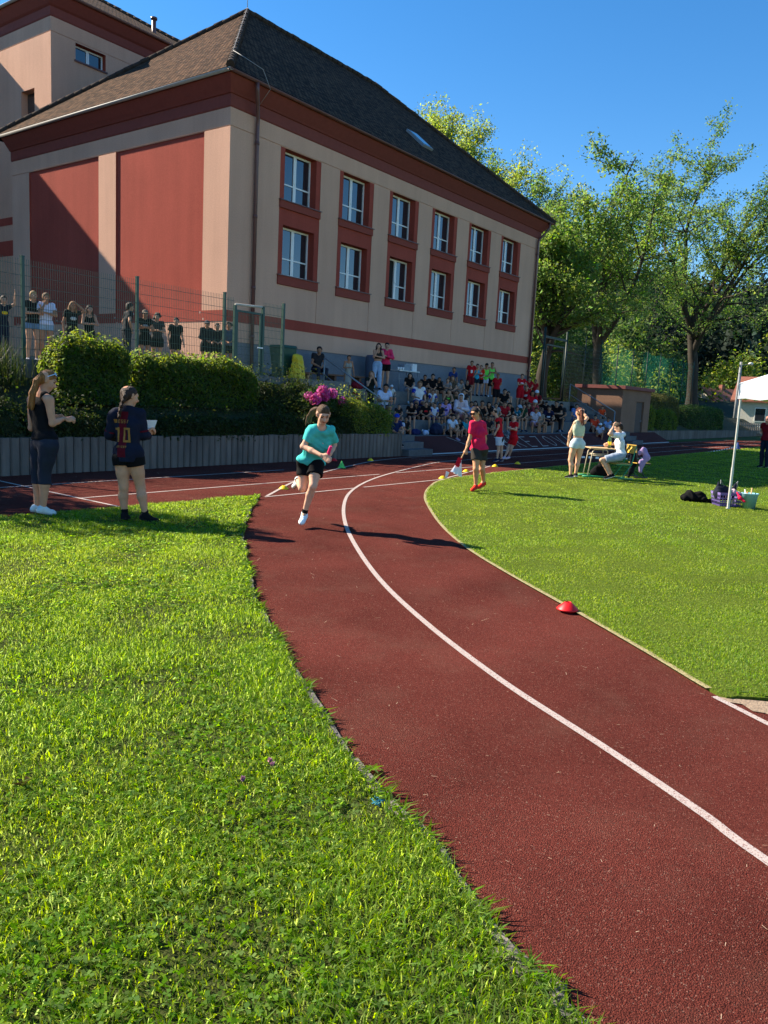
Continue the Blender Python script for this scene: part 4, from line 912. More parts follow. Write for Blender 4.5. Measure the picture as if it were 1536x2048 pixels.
def person(label, J, st, h=None, group=None):
    """J: world joints; st: style.  Facing vectors J['f'] (torso) and J['fh'] (head)."""
    q = J['k']; f = unit(J['f']); fh = unit(J['fh']); hd = J['head']; h = h or st.get('vox', .02)
    bld = st.get('build', 1.); sp = unit(J['neck'] - J['pelvis']); lat = unit(np.cross(f, sp)); ftor = unit(np.cross(sp, lat))
    hu = unit(J.get('hu', hd - J['neck'])); latH = unit(np.cross(fh, hu)); fh = unit(np.cross(hu, latH))
    base = J['base']; root = empty('person', base, label, 'person', group)
    w_ = st.get('w', 1.)
    pel, ch, nk = J['pelvis'], J['chest'], J['neck']; waist = pel * .55 + ch * .45
    tor = [prim(pel - lat * .055 * q, pel + lat * .055 * q, .105 * q * bld, ax=ftor, fac=1.1, tag_='hip'),
           prim(pel, waist, .118 * q * bld, .105 * q * bld, ax=ftor, fac=1.2, tag_='tor'), prim(waist - lat * .035 * q, ch - lat * .05 * q, .092 * q * bld, .10 * q * w_, ax=ftor, fac=1.25, tag_='tor'), prim(waist + lat * .035 * q, ch + lat * .05 * q, .092 * q * bld, .10 * q * w_, ax=ftor, fac=1.25, tag_='tor'),
           prim(ch - lat * .05 * q, nk - sp * .06 * q, .1 * q * w_, .07 * q, ax=ftor, fac=1.25, tag_='tor'), prim(ch + lat * .05 * q, nk - sp * .06 * q, .1 * q * w_, .07 * q, ax=ftor, fac=1.25, tag_='tor'), 
           prim(J['shL'], nk - sp * .035 * q, .052 * q, .055 * q, tag_='tor'), prim(J['shR'], nk - sp * .035 * q, .052 * q, .055 * q, tag_='tor')]
    if st.get('bust'): 
        for s_ in (-1, 1): tor.append(prim(ch + lat * .065 * q * s_ + ftor * .065 * q - sp * .02 * q, ch + lat * .06 * q * s_ + ftor * .05 * q, .058 * q * st['bust'], tag_='tor'))
    if st.get('belly'): tor.append(prim(waist + ftor * .04 * q, pel + ftor * .03 * q, .12 * q * st['belly'], tag_='tor'))
    arms, legs, hands, feet = [], [], [], []
    for s_ in 'LR':
        sh, el, wr = J['sh' + s_], J['el' + s_], J['wr' + s_]
        arms += [prim(sh, el, .048 * q * bld, .036 * q, tag_='up' + s_), prim(el, el * .55 + wr * .45, .037 * q, .034 * q, tag_='fo'), prim(el * .55 + wr * .45, wr, .034 * q, .023 * q, tag_='fo')]
        hdr = unit(J.get('hd' + s_, wr - el)); pn = unit(J.get('pn' + s_, np.cross(hdr, UPZ) + 1e-3)); side = np.cross(hdr, pn)
        curl = J.get('curl' + s_, .35)
        pc = wr + hdr * .045 * q
        hands += [prim(wr, pc + hdr * .03 * q, .022 * q, .03 * q, ax=pn, fac=1.9)]
        if h <= .012:
            hands += [prim(pc + side * .02 * q, pc + hdr * .038 * q + side * .026 * q, .014 * q), prim(pc - side * .02 * q, pc + hdr * .036 * q - side * .026 * q, .014 * q)]
            for i, (o_, L_) in enumerate(((-.03, .062), (-.010, .074), (.010, .07), (.029, .054))):
                p0 = pc + hdr * .035 * q + side * o_ * q; d1 = unit(hdr * math.cos(curl) + pn * math.sin(curl) + side * o_ * 4 * J.get('spread', .5)); p1 = p0 + d1 * L_ * .5 * q
                d2 = unit(hdr * math.cos(curl * 2.6) + pn * math.sin(curl * 2.6) + side * o_ * 3 * J.get('spread', .5)); p2 = p1 + d2 * L_ * .5 * q
                hands += [prim(p0, p1, .0105 * q, .0095 * q), prim(p1, p2, .0095 * q, .008 * q)]
            th = J.get('th' + s_, -1); t0 = wr + hdr * .025 * q + side * .024 * q * th; t1 = t0 + unit(hdr * .8 + side * th * .7 + pn * .35) * .036 * q; t2 = t1 + unit(hdr + pn * .5 + side * th * .15) * .03 * q
            hands += [prim(t0, t1, .013 * q, .011 * q), prim(t1, t2, .011 * q, .009 * q)]
        else: hands += [prim(pc + hdr * .02 * q, pc + hdr * .05 * q + pn * .02 * q, .026 * q, .018 * q, ax=pn, fac=1.5), prim(pc + hdr * .045 * q, pc + unit(hdr + pn * 1.2 * curl) * .085 * q, .02 * q, .013 * q, ax=pn, fac=1.5)]
        hp, kn, an, to = J['hip' + s_], J['kn' + s_], J['an' + s_], J['to' + s_]
        fk = unit(np.cross(kn - hp, np.cross(unit(an - kn + 1e-6), kn - hp)) + 1e-6)
        lk = st.get('leg', 1.); ca = kn * .68 + an * .32; back = unit((hp - kn) / np.linalg.norm(hp - kn) + (an - kn) / np.linalg.norm(an - kn) + 1e-6) * .018 * q - f * .006 * q
        legs += [prim(hp, kn * .5 + hp * .5, .088 * q * lk, .069 * q * lk, tag_='th' + s_), prim(kn * .5 + hp * .5, kn, .069 * q * lk, .051 * q * lk, tag_='th' + s_), prim(kn, ca + back, .049 * q * lk, .05 * q * lk, tag_='ca' + s_), prim(ca + back, an, .05 * q * lk, .031 * q, tag_='ca' + s_)]
        hl = an + unit(an - to) * .03 * q * V3(1, 1, 0) + (to - an) * V3(0, 0, .5); feet.append((an, hl, to, s_))
        legs += [prim(an, to * .4 + an * .6, .033 * q, .03 * q, tag_='ft'), prim(hl, to, .03 * q, .03 * q, tag_='ft')]
    headp = [prim(hd + hu * .028 * q - fh * .008 * q, hd - hu * .035 * q + fh * .016 * q, .083 * q, .064 * q, ax=latH, fac=1.1), prim(hd + hu * .03 * q - fh * .03 * q, hd + hu * .02 * q - fh * .03 * q, .085 * q, ax=latH, fac=1.08),
             prim(hd - hu * .062 * q + fh * .045 * q, hd - hu * .085 * q + fh * .05 * q, .04 * q, .03 * q), prim(hd - hu * .005 * q + fh * .088 * q, hd - hu * .03 * q + fh * .104 * q, .009 * q, .0145 * q),
             prim(hd + hu * .028 * q + fh * .072 * q - latH * .03 * q, hd + hu * .028 * q + fh * .072 * q + latH * .03 * q, .02 * q)]
    for s_ in (-1, 1):
        headp += [prim(hd + latH * s_ * .078 * q - hu * .02 * q, hd + latH * s_ * .082 * q + hu * .014 * q, .014 * q, .018 * q, ax=latH, fac=1.6), prim(hd - hu * .02 * q + fh * .06 * q + latH * s_ * .035 * q, hd - hu * .04 * q + fh * .058 * q + latH * s_ * .03 * q, .026 * q)]
    neckp = [prim(nk - sp * .04 * q, hd - hu * .06 * q - fh * .012 * q, .056 * q, .05 * q)]
    body = tor + arms + legs + headp + neckp + hands
    eyes = [(hd + fh * .083 * q + latH * s_ * .031 * q + hu * .008 * q) for s_ in (-1, 1)]; mouth = hd + fh * .085 * q - hu * .056 * q
    def mi(Cn):
        m = np.zeros(len(Cn), int)
        if h <= .016:
            e_ = np.min([((np.abs((Cn - e) @ latH) / (.017 * q)) ** 2 + (np.abs((Cn - e) @ hu) / (.0085 * q)) ** 2 + (np.abs((Cn - e) @ fh) / (.03 * q)) ** 2) for e in eyes], 0)
            m[e_ < 1] = 1; mo = J.get('mouth', .009)
            mm = (np.abs((Cn - mouth) @ latH) / (.024 * q)) ** 2 + (np.abs((Cn - mouth) @ hu) / (mo * q)) ** 2 + (np.abs((Cn - mouth) @ fh) / (.04 * q)) ** 2; m[mm < 1] = 2
            br = np.min([((np.abs((Cn - e - hu * .024 * q) @ latH) / (.021 * q)) ** 2 + (np.abs((Cn - e - hu * .024 * q) @ hu) / (.006 * q)) ** 2 + (np.abs((Cn - e) @ fh) / (.03 * q)) ** 2) for e in eyes], 0); m[br < 1] = 3
        return m
    hc = hairm(st.get('hair_c', (60, 42, 30)))
    me = shell('body', body, 0, h, [skin(st.get('skin', (196, 150, 122))), eye_m, lip_m, hc], base, .022 * q, mi=mi)
    bo = obj('body', me, root)
    if h > .016 and st.get('eyes', True):
        m = MB()
        for e in eyes: m.ell(e - base + fh * .004, .013 * q, .013 * q, .009 * q, 6, 4)
        m.ell(mouth - base, .02 * q, .02 * q, .007 * q, 6, 4, 1); obj('face_features', m.mesh('face_features', [eye_m, lip_m]), root)
    # hair
    hs = st.get('hair', 'short'); hp_ = []; hx_ = h if h < .014 else h * .85
    cap_ = [prim(hd + hu * .035 * q - fh * .012 * q, hd + hu * .022 * q - fh * .022 * q, .089 * q, .091 * q, ax=latH, fac=1.08), prim(hd - hu * .02 * q - fh * .035 * q, hd - hu * .03 * q - fh * .04 * q, .072 * q, ax=latH, fac=1.05)]
    cut = [(hd + fh * .046 * q + hu * .03 * q, unit(fh * .9 - hu * .85))]
    if hs != 'bald':
        hp_ = [dict(p, clip=cut) for p in cap_]
        if hs in ('long', 'longf'):
            L_ = st.get('hair_l', .3) * q; dn = unit(-UPZ * .94 - fh * .22); s0 = hd - fh * .05 * q
            for o_ in (-.06, -.025, .025, .06):
                a0 = s0 + latH * o_ * q + hu * .0; hp_ += [prim(a0, a0 + dn * L_ * .6 + latH * o_ * .5 * q, .042 * q, .036 * q), prim(a0 + dn * L_ * .6 + latH * o_ * .5 * q, a0 + dn * L_ + latH * o_ * .3 * q - fh * .02 * q, .036 * q, .014 * q)]
            for s_ in (-1, 1): hp_.append(prim(hd + latH * s_ * .08 * q - fh * .01 * q, hd + latH * s_ * .09 * q - hu * L_ * .55 + fh * .01 * q, .026 * q, .02 * q))
        if hs in ('pony', 'braid'):
            tail = J.get('tail') or [hd - fh * .10 * q + hu * .045 * q, hd - fh * .145 * q - hu * .01 * q, hd - fh * .135 * q - hu * .12 * q, hd - fh * .12 * q - hu * .24 * q]
            n_ = len(tail)
            if hs == 'pony':
                st5 = [(0, 0)] if h > .012 else [(0, 0), (.022, .01), (-.022, .012), (.010, -.018), (-.012, -.016)]
                for su, sv_ in st5:
                  for i in range(n_ - 1):
                    r0, r1 = [(.03 + .016 * math.sin(math.pi * min(1, (j + .6) / n_)) - .022 * (j == n_ - 1)) * q for j in (i, i + 1)]; z_ = 1 if len(st5) == 1 else .42; oo = [(latH * su + fh * sv_) * q * (.35 + 1.3 * j / n_ * (1.2 - .3 * j / n_)) for j in (i, i + 1)]; hp_.append(prim(tail[i] + oo[0], tail[i + 1] + oo[1] - UPZ * (.03 * q * (su * 30 % 1) if i == n_ - 2 else 0), r0 * z_, r1 * z_))
            else:
                t_ = np.array(tail)
                for i in range(10):
                    u = i / 9 * (n_ - 1); j = min(n_ - 2, int(u)); c = t_[j] + (t_[j + 1] - t_[j]) * (u - j); o_ = latH * .011 * q * (1 if i % 2 else -1); hp_.append(prim(c + o_, c - o_ * .3 - UPZ * .016 * q, .026 * q * (1 - .35 * i / 9), .02 * q * (1 - .35 * i / 9)))
        if hs == 'curly': 
            r_ = np.random.default_rng(int(abs(hd[0] * 91)) + 3); 
            for d in unit(r_.normal(size=(26, 3))):
                if d @ fh < .25 and d @ hu > -.6: hp_.append(prim(hd + d * .1 * q, hd + d * .105 * q, .032 * q))
        if hs == 'bun': hp_.append(prim(hd - fh * .10 * q + hu * .06 * q, hd - fh * .11 * q + hu * .06 * q, .042 * q))
        me = shell('hair', hp_, .004 * q, hx_, hc, base, .006 * q if h < .012 else .012 * q, noise=.0032 if h < .013 else .002); obj('hair', me, root) if me else None
    if st.get('cap'):
        cm = cloth(st['cap']); cp = [dict(cap_[0], clip=[(hd + hu * .02 * q, -unit(hu * 1. + fh * .12))])]
        br = prim(hd + hu * .045 * q + fh * .08 * q, hd + hu * .035 * q + fh * .14 * q, .06 * q, .05 * q, ax=hu, fac=5)
        if st.get('capback'): br = prim(hd + hu * .03 * q - fh * .08 * q, hd + hu * .015 * q - fh * .13 * q, .06 * q, .05 * q, ax=hu, fac=5)
        obj('cap', shell('cap', cp + [br], .011 * q, min(h, .014), cm, base, .008 * q), root)
    # clothes
    clr = cloth(st['top']); tt = st.get('tt', 'tee'); hem = st.get('hem', .0); nz = .0034 if h < .013 else .0016
    hemp = pel + sp * hem * q
    P = [p for p in tor]; neg = [prim(nk + sp * .028 * q + ftor * .02 * q, hd, .062 * q * st.get('neck', 1.), .085 * q)]; fr = dict(tee=.52, long=.97, hood=.97, jacket=.97, jersey=.62, tank=0, bib=0, crop=0, dress=0, tdress=.45, cap=.3)[tt]
    if st.get('sleeve'): fr = st['sleeve']
    if fr:
        for s_ in 'LR':
            sh, el, wr = J['sh' + s_], J['el' + s_], J['wr' + s_]
            if fr < .8: e = sh + (el - sh) * fr * 1.3; d = unit(el - sh); P.append(prim(sh, e, .052 * q * bld, .049 * q * bld, clip=[(sh + (el - sh) * fr, d)]))
            else: P += [prim(sh, el, .053 * q * bld, .043 * q), prim(el, wr, .043 * q, .034 * q, clip=[(el + (wr - el) * .94, unit(wr - el))])]
    else:
        w2 = .085 if tt in ('tank', 'bib') else .075
        P = [p for p in tor if not (np.allclose(p['a'], J['shL']) or np.allclose(p['a'], J['shR']))]
        for s_ in (-1, 1): P.append(prim(nk + lat * s_ * w2 * q - sp * .05 * q, ch + lat * s_ * .07 * q, .045 * q, .07 * q, ax=ftor, fac=.95))
        neg = [prim(nk + ftor * .035 * q - sp * .02 * q, hd, .075 * q, .09 * q)]
    if tt in ('dress', 'tdress'):
        dl = J.get('dress_end', pel - UPZ * .5 * q); P += [prim(pel, dl, .125 * q, .16 * q * st.get('flare', 1.), clip=[(dl, unit(dl - pel))])]; planes = []
    else:
        if hem < .12:
            P += [dict(p, ra=p['ra'] * 1.1, rb=p['rb'] * 1.1) for p in tor if p['tag'] == 'hip'] + [prim(pel + sp * .02 * q, hemp - sp * .05 * q, .128 * q * bld, .132 * q * bld, ax=ftor, fac=1.15)]
        planes = [(hemp, -sp)]
    offt = .017 if tt in ('hood', 'jacket') else (.014 if tt in ('tee', 'jersey', 'bib', 'long') else .008)
    if st.get('tight'): offt = .007
    me = shell('shirt', P, offt * q, h, clr, base, .03 * q, planes, neg, nz * st.get('wrinkle', 1.)); 
    top_o = obj({'dress': 'dress', 'tdress': 'dress', 'jacket': 'jacket', 'hood': 'hoodie'}.get(tt, 'shirt'), me, root) if me else None
    if tt == 'hood':
        me = shell('hood', [prim(nk - fh * .06 * q + latH * .05 * q, nk - fh * .06 * q - latH * .05 * q, .055 * q)] + ([dict(p, clip=[(hd + fh * .05 * q, fh)]) for p in cap_] if st.get('hoodup') else []), .014 * q, h, cloth(st.get('hood_c', st['top'])), base); obj('hood', me, root)
    if st.get('accent'):                                   # shoulder or chest blocks of another colour
        for nm, ac, kind in st['accent']:
            if kind == 'sleeves': me = shell(nm, [p for p in P if p['clip'] is not None or p['tag'] == ''][:], (offt + .004) * q, h, cloth(ac), base, .02 * q, [(ch + sp * 9, sp)])
            elif kind == 'bib': me = shell(nm, [prim(ch + ftor * .10 * q - sp * .03 * q, ch + ftor * .10 * q - sp * .09 * q, .05 * q, ax=ftor, fac=2.4)], .008 * q, min(h, .016), cloth(ac), base)
            elif kind == 'print': me = shell(nm, [prim(ch + ftor * .092 * q - lat * .04 * q, ch + ftor * .092 * q + lat * .04 * q, .04 * q, ax=ftor, fac=2.2)], .008 * q, min(h, .014), cloth(ac), base)
            if me: obj(nm, me, root)
    bt = st.get('bt', 'short'); kind_sit = min(unit(J['knL'] - J['hipL']) @ -sp, unit(J['knR'] - J['hipR']) @ -sp) < .93
    if tt not in ('dress', 'tdress'):
        bc = cloth(st.get('bottom', (25, 25, 28))); wz = [(pel + sp * (min(.125, hem + (.03 if hem > -.03 else .075)) if tt != 'crop' else .125) * q, sp)]; PB = [dict(p, clip=wz) for p in tor if p['tag'] == 'hip'] + [prim(pel, pel + sp * .1 * q, .115 * q * bld, .108 * q * bld, ax=ftor, fac=1.15, clip=wz)]; fl = dict(hot=.25, short=.5, knee=.88, pants=2, capri=1.55, skirt=.4)[bt]; lo_ = .022 if bt in ('short', 'knee', 'skirt') else .012
        if st.get('blen'): fl = st['blen']
        for s_ in 'LR':
            hp, kn, an = J['hip' + s_], J['kn' + s_], J['an' + s_]; d = unit(kn - hp); lk = st.get('leg', 1.)
            if fl < 1: PB.append(prim(hp, hp + (kn - hp) * min(1.2, fl * 1.4), .092 * q * lk, (.092 - .03 * fl) * q * lk, clip=[(hp + (kn - hp) * fl, d)]))
            else:
                PB += [dict(p) for p in legs if p['tag'] == 'th' + s_]; e = kn + (an - kn) * (fl - 1)
                wd = st.get('pw', .0); PB += [dict(p, clip=[(e, unit(an - kn))], ra=p['ra'] + wd, rb=p['rb'] + wd) for p in legs if p['tag'] == 'ca' + s_]
        me = shell('shorts', PB, lo_ * q, h, bc, base, .022 * q, [(pel + sp * .14 * q, sp)] if kind_sit else [(wz[0][0] + sp * .02 * q, sp)], (), nz * .7 if bt in ('short', 'knee', 'skirt', 'pants') else .0006)
        obj({'pants': 'trousers', 'capri': 'leggings', 'skirt': 'skirt'}.get(bt, 'shorts'), me, root) if me else None
    sc_ = cloth(st.get('shoe', (230, 230, 230))); sol = cloth(st['sole']) if st.get('sole') else sole_m
    if not st.get('noshoe'):
        for an, hl, to, s_ in feet:
            d = unit(to - hl); up_ = unit(UPZ - d * (UPZ @ d)); sd = np.cross(d, up_); z0 = hl - up_ * .028 * q
            pr = [prim(hl - d * .012 * q, to * .85 + hl * .15 + d * .02 * q, .04 * q, .041 * q, ax=sd, fac=1.0), prim(hl + up_ * .03 * q, hl * .5 + to * .5 + up_ * .022 * q, .04 * q, .034 * q), prim(an - up_ * .01 * q, an + up_ * .012 * q, .037 * q), prim(to, to + d * .028 * q, .036 * q, .03 * q)]
            hh_ = min(h, .013); me = shell('shoe', pr, 0, hh_, [sc_, sol], base, .02 * q, [(z0, -up_)], mi=lambda Cn, z0=z0, up_=up_: (((Cn - z0) @ up_) < .024 * q).astype(int)); 
            if me: obj('shoe', me, root)
            if st.get('sock'):
                leg = an - J['kn' + s_]; me = shell('sock', [prim(an - unit(leg) * .07 * q, an, .036 * q, .034 * q, clip=[(an - unit(leg) * .07 * q, -unit(leg))])], .004, hh_, cloth(st['sock']), base); obj('sock', me, root)
    J['top_o'] = top_o; J['root'] = root; J['lat'] = lat; J['ftor'] = ftor; J['sp'] = sp
    return root
# ---- pose from the photograph: joints as (px, py, depth offset from the standing point)
def pose_px(Y0, pts, f, fh=None, k=1., base=None):
    J = {n: YP(p[0], p[1], Y0 + (p[2] if len(p) > 2 else 0)) for n, p in pts.items() if n not in ('tail',)}
    if 'tail' in pts: J['tail'] = [YP(p[0], p[1], Y0 + p[2]) for p in pts['tail']]
    J['f'] = cdir(*f); J['fh'] = cdir(*(fh or f)) if not (fh and len(fh) == 3) else cdir(fh[0], fh[1]) + V3(0, 0, fh[2]); J['k'] = k
    J['base'] = base if base is not None else V3(*((J['anL'] + J['anR']) / 2 * V3(1, 1, 0)))
    return J
# ---- local poses for the crowd: x to the person's right, y forward, z up, metres for a 1.7 m adult
def local(J0, pos, yaw, k, yaw_h=0., nod=0.):
    c, s = math.cos(yaw), math.sin(yaw); T = lambda p: V3(pos[0] + (p[0] * c - p[1] * s) * k, pos[1] + (p[0] * s + p[1] * c) * k, pos[2] + p[2] * k)
    J = {n: T(p) for n, p in J0.items()}; J['f'] = V3(-s, c, 0); yh = yaw + yaw_h; J['fh'] = V3(-math.sin(yh), math.cos(yh), nod); J['k'] = k; J['base'] = V3(*pos)
    J['hu'] = UPZ + J['f'] * (J0['head'][1] - J0['neck'][1]) * 1.2; return J
ARMS = dict(down=lambda s: ((.23 * s, -.03, -.28), (.25 * s, .06, -.53)), knees=lambda s: ((.24 * s, .10, -.25), (.10 * s, .36, -.30)), crossed=lambda s: ((.22 * s, .10, -.24), (-.06 * s, .24, -.20)), hip=lambda s: ((.33 * s, -.05, -.22), (.17 * s, .04, -.42)),
            chin=lambda s: ((.17 * s, .20, -.24), (.05 * s, .19, .03)), phone=lambda s: ((.22 * s, .05, -.27), (.09 * s, .27, -.10)), lap=lambda s: ((.22 * s, .04, -.26), (.05 * s, .22, -.36)), brow=lambda s: ((.3 * s, .16, .04), (.1 * s, .2, .2)), wave=lambda s: ((.28 * s, .12, .10), (.24 * s, .2, .36)), clasp=lambda s: ((.22 * s, .08, -.24), (.03 * s, .27, -.24)), hug=lambda s: ((.2 * s, .2, -.24), (-.02 * s, .42, -.34)), back=lambda s: ((.25 * s, -.12, -.22), (.08 * s, -.14, -.42)))
def crowd_pose(kind, aL='knees', aR='knees', lean=0., drop=.45, r=None, knees=.11, fwd=.42, feet=None, hx=0.):
    J = {}
    if kind == 'stand':
        J['pelvis'] = (0, 0, .94); J['chest'] = (hx * .3, .0 + lean * .5, 1.25); J['neck'] = (hx * .6, lean - .01, 1.44); J['head'] = (hx, lean + .03, 1.58)
        for s_, sg in (('L', -1), ('R', 1)):
            w2 = r.uniform(-.03, .03); J['hip' + s_] = (.085 * sg, 0, .90); J['kn' + s_] = (.10 * sg + w2 * .3, .03 + w2, .49); J['an' + s_] = (.105 * sg + w2 * .5, -.02 + w2, .075); J['to' + s_] = (.125 * sg + w2 * .5, .13 + w2, .028)
        sz = 1.41
    else:
        J['pelvis'] = (0, 0, .10); J['chest'] = (hx * .3, lean * .55, .40); J['neck'] = (hx * .6, lean + .0, .58); J['head'] = (hx, lean + .06, .71)
        for s_, sg in (('L', -1), ('R', 1)):
            w2 = r.uniform(-.04, .04); kz = .12 if drop > .3 else .12 + (.45 - drop) * .6; fw = fwd if drop > .3 else fwd * .85
            J['hip' + s_] = (.085 * sg, .02, .09); J['kn' + s_] = (knees * sg + w2 * .4, fw + w2 * .3, kz); J['an' + s_] = ((knees - .01) * sg + w2, fw + .02 + w2, -drop + .075); J['to' + s_] = ((knees + .02) * sg + w2, fw + .17 + w2, -drop + .028)
        sz = .56
    for s_, sg, a in (('L', -1, aL), ('R', 1, aR)):
        sh = V3(.15 * sg + hx * .55, lean * .9 - .01, sz); e, w_ = ARMS[a](sg); J['sh' + s_] = tuple(sh); y = 1 if kind == 'stand' else 1
        if kind == 'sit' and a == 'chin': J['el' + s_] = (.12 * sg, lean + .16, .24); J['wr' + s_] = (hx + .04 * sg, lean + .19, .585); continue
        ab = V3(hx * .55 - sh[0], 0, 0); J['el' + s_] = tuple(sh + ab + V3(*e)); J['wr' + s_] = tuple(sh + ab + V3(*w_))
        if a == 'brow': J['wr' + s_] = (hx + .06 * sg, lean + .16, sz + .22)
    return J
# ------------------------------------------------------------------ the people in the sun
SKN = (205, 158, 128)
runner = pose_px(9.62, dict(pelvis=(621, 924, .06), chest=(636, 882, -.10), neck=(643, 855, -.19), head=(646.5, 829.5, -.27), shL=(660, 861, -.14), shR=(625, 860, -.20), elL=(668, 889, .06), wrL=(661, 908, -.20), elR=(606.5, 893, -.22), wrR=(643, 911, -.40),
    hipL=(632, 932, 0), hipR=(611, 931, .08), knL=(626, 972, -.14), anL=(608.5, 1027, .0), toL=(603.5, 1044, -.12), knR=(604.5, 976, .02), anR=(595, 960, .40), toR=(589.5, 973, .50), tail=[(634, 817, -.12), (626, 822, -.06), (619, 832, -.02), (615, 848, .0)]), (.28, -.96), (.3, -.95, -.05), .95)
runner.update(hdL=cdir(-.3, -.6) + V3(0, 0, -.3), hdR=unit(YP(657, 919, 9.18) - YP(643, 911, 9.22)), pnR=cdir(-.1, -1), spread=1.0, curlR=.12, curlL=1.0, pnL=cdir(-.9, .2), mouth=.013)
person('running girl in a turquoise shirt and black shorts carrying a pink baton', runner, dict(vox=.0085, top=(70, 190, 182), tt='tee', hem=.015, sleeve=.72, bottom=(14, 14, 17), bt='short', blen=.46, hair='pony', hair_c=(92, 68, 46), shoe=(225, 238, 238), sock=(15, 15, 16), skin=(214, 166, 138), wrinkle=1.5))
redw = pose_px(14.46, dict(pelvis=(958.5, 899), chest=(955.5, 866, -.02), neck=(954.5, 842.5, -.02), head=(951, 826, -.05), shR=(946.5, 848, -.06), shL=(965.5, 849, .06), elR=(940, 876, -.06), wrR=(932.3, 898, -.14), elL=(970, 877, .12), wrL=(967.3, 902, .04),
    hipR=(953.5, 903, -.04), hipL=(963.5, 903, .05), knR=(951.5, 938, -.14), anR=(951.5, 971.5, -.06), toR=(945, 979.5, -.2), knL=(964, 938, .0), anL=(967, 963.5, .2), toL=(958, 974, .08), tail=[(958.5, 822, .05), (962, 830, .08), (963, 840, .09), (962, 848, .1)]), (-.6, -.8), (-.72, -.69), .93)
redw.update(hdL=V3(0, 0, -1.) + cdir(-.12, -.1), curlR=1.2, curlL=.45, pnL=cdir(-.8, -.3), pnR=cdir(.5, -.6))
rw = person('woman in a raspberry T-shirt and sunglasses walking with a red and white flag', redw, dict(vox=.0095, top=(214, 36, 78), tt='tee', hem=.0, sleeve=.72, bottom=(58, 54, 50), bt='knee', blen=.52, hair='pony', hair_c=(26, 20, 20), shoe=(226, 52, 40), sole=(200, 60, 50), skin=(206, 150, 112), bust=.9, belly=.9, leg=1.05, build=1.06))
vest = pose_px(9.4, dict(pelvis=(90, 884), chest=(80, 823, .02), neck=(85, 784.5, .02), head=(95, 762, .05), shR=(98, 800, -.12), shL=(64, 800, .15), elR=(105, 847, -.12), wrR=(128, 837, .04), elL=(63, 856, .16), wrL=(104, 842, .30),
    hipR=(97, 892, -.08), hipL=(81, 892, .09), knR=(89, 945, -.06), knL=(75, 945, .09), anR=(86, 1017, -.06), toR=(103, 1026, .0), anL=(74, 1016, .07), toL=(92, 1022, .13), tail=[(81, 751, -.03), (73, 762, -.09), (66, 788, -.13), (61, 815, -.14)]), (.72, .69), (.96, .28), 1.03)
vest.update(hdR=cdir(1, .1) + V3(0, 0, .1), curlR=.6, pnR=cdir(0, .3) + V3(0, 0, -1))
vw = person('woman in a black vest and dark capri leggings with a long ponytail', vest, dict(vox=.0085, top=(20, 19, 21), tt='tank', hem=.03, bottom=(42, 46, 58), bt='capri', blen=1.30, hair='pony', hair_c=(150, 98, 48), shoe=(205, 216, 216), skin=(208, 152, 120), build=1.12, leg=1.18, bust=1.0, tight=1))
jers = pose_px(9.3, dict(pelvis=(256.5, 906), chest=(255, 852), neck=(256, 816), head=(259.5, 793, .03), shR=(280, 829, .03), shL=(229, 829, -.02), elR=(287, 870, .04), wrR=(296.5, 871, .22), elL=(219, 870, .02), wrL=(236, 876, .28),
    hipR=(270, 917, .0), hipL=(244, 917, .0), knR=(281, 974, .04), knL=(247.5, 974, -.02), anR=(291, 1030, .0), toR=(310, 1042, .02), anL=(249.5, 1029, -.02), toL=(254, 1036, .12), tail=[(251, 789, -.07), (245, 802, -.11), (241, 817, -.13), (238, 832, -.12)]), (.3, .95), (.75, .66), 1.0)
jers.update(hdR=cdir(.2, .6) + V3(0, 0, .5), curlR=1.0)
jroot = person('girl with a braid in a navy and dark red football jersey holding paper', jers, dict(vox=.0085, top=(27, 31, 48), tt='tee', hem=-.10, sleeve=.85, bottom=(14, 14, 15), bt='hot', blen=.24, hair='braid', hair_c=(62, 40, 28), shoe=(20, 20, 22), sole=(40, 40, 42), sock=(18, 18, 20), skin=(206, 150, 116), leg=1.12, neck=.95, build=1.05))
# dark red stripe, gold number and name laid on the back of the jersey
from mathutils.bvhtree import BVHTree
def on_back(J, o, items, parent):
    bv = BVHTree.FromPolygons([v.co for v in o.data.vertices], [tuple(p.vertices) for p in o.data.polygons]); base = np.array(J['base']); up_ = J['sp']; lat = J['lat']; back = -J['ftor']
    def drop(u, v, lift): 
        p = J['chest'] + lat * u + up_ * v + back * .5 - base; hit = bv.ray_cast(Vector(p), Vector(-back))
        return None if hit[0] is None else np.array(hit[0]) + back * lift
    for name, mtl, polys, lift in items:
        vs, fs = [], []
        for (u0, v0, u1, v1, sl) in polys:
            nu, nv = max(1, int(abs(u1 - u0) / .012)), max(1, int(abs(v1 - v0) / .012)); gidx = {}
            for i in range(nu + 1):
                for j in range(nv + 1):
                    uu, vv = u0 + (u1 - u0) * i / nu, v0 + (v1 - v0) * j / nv; p = drop(uu + sl * (vv - v0), vv, lift)
                    if p is not None: gidx[i, j] = len(vs); vs.append(tuple(p))
            for i in range(nu):
                for j in range(nv):
                    q = [(i, j), (i + 1, j), (i + 1, j + 1), (i, j + 1)]
                    if all(c in gidx for c in q): fs.append(tuple(gidx[c] for c in q))
        m = MB(); m.add(vs, fs, 0, True); obj(name, m.mesh(name, mtl), parent)
gold = mat('gold_print', (.34, .15, .025), .6, .15, 60); crim = cloth((92, 14, 28))
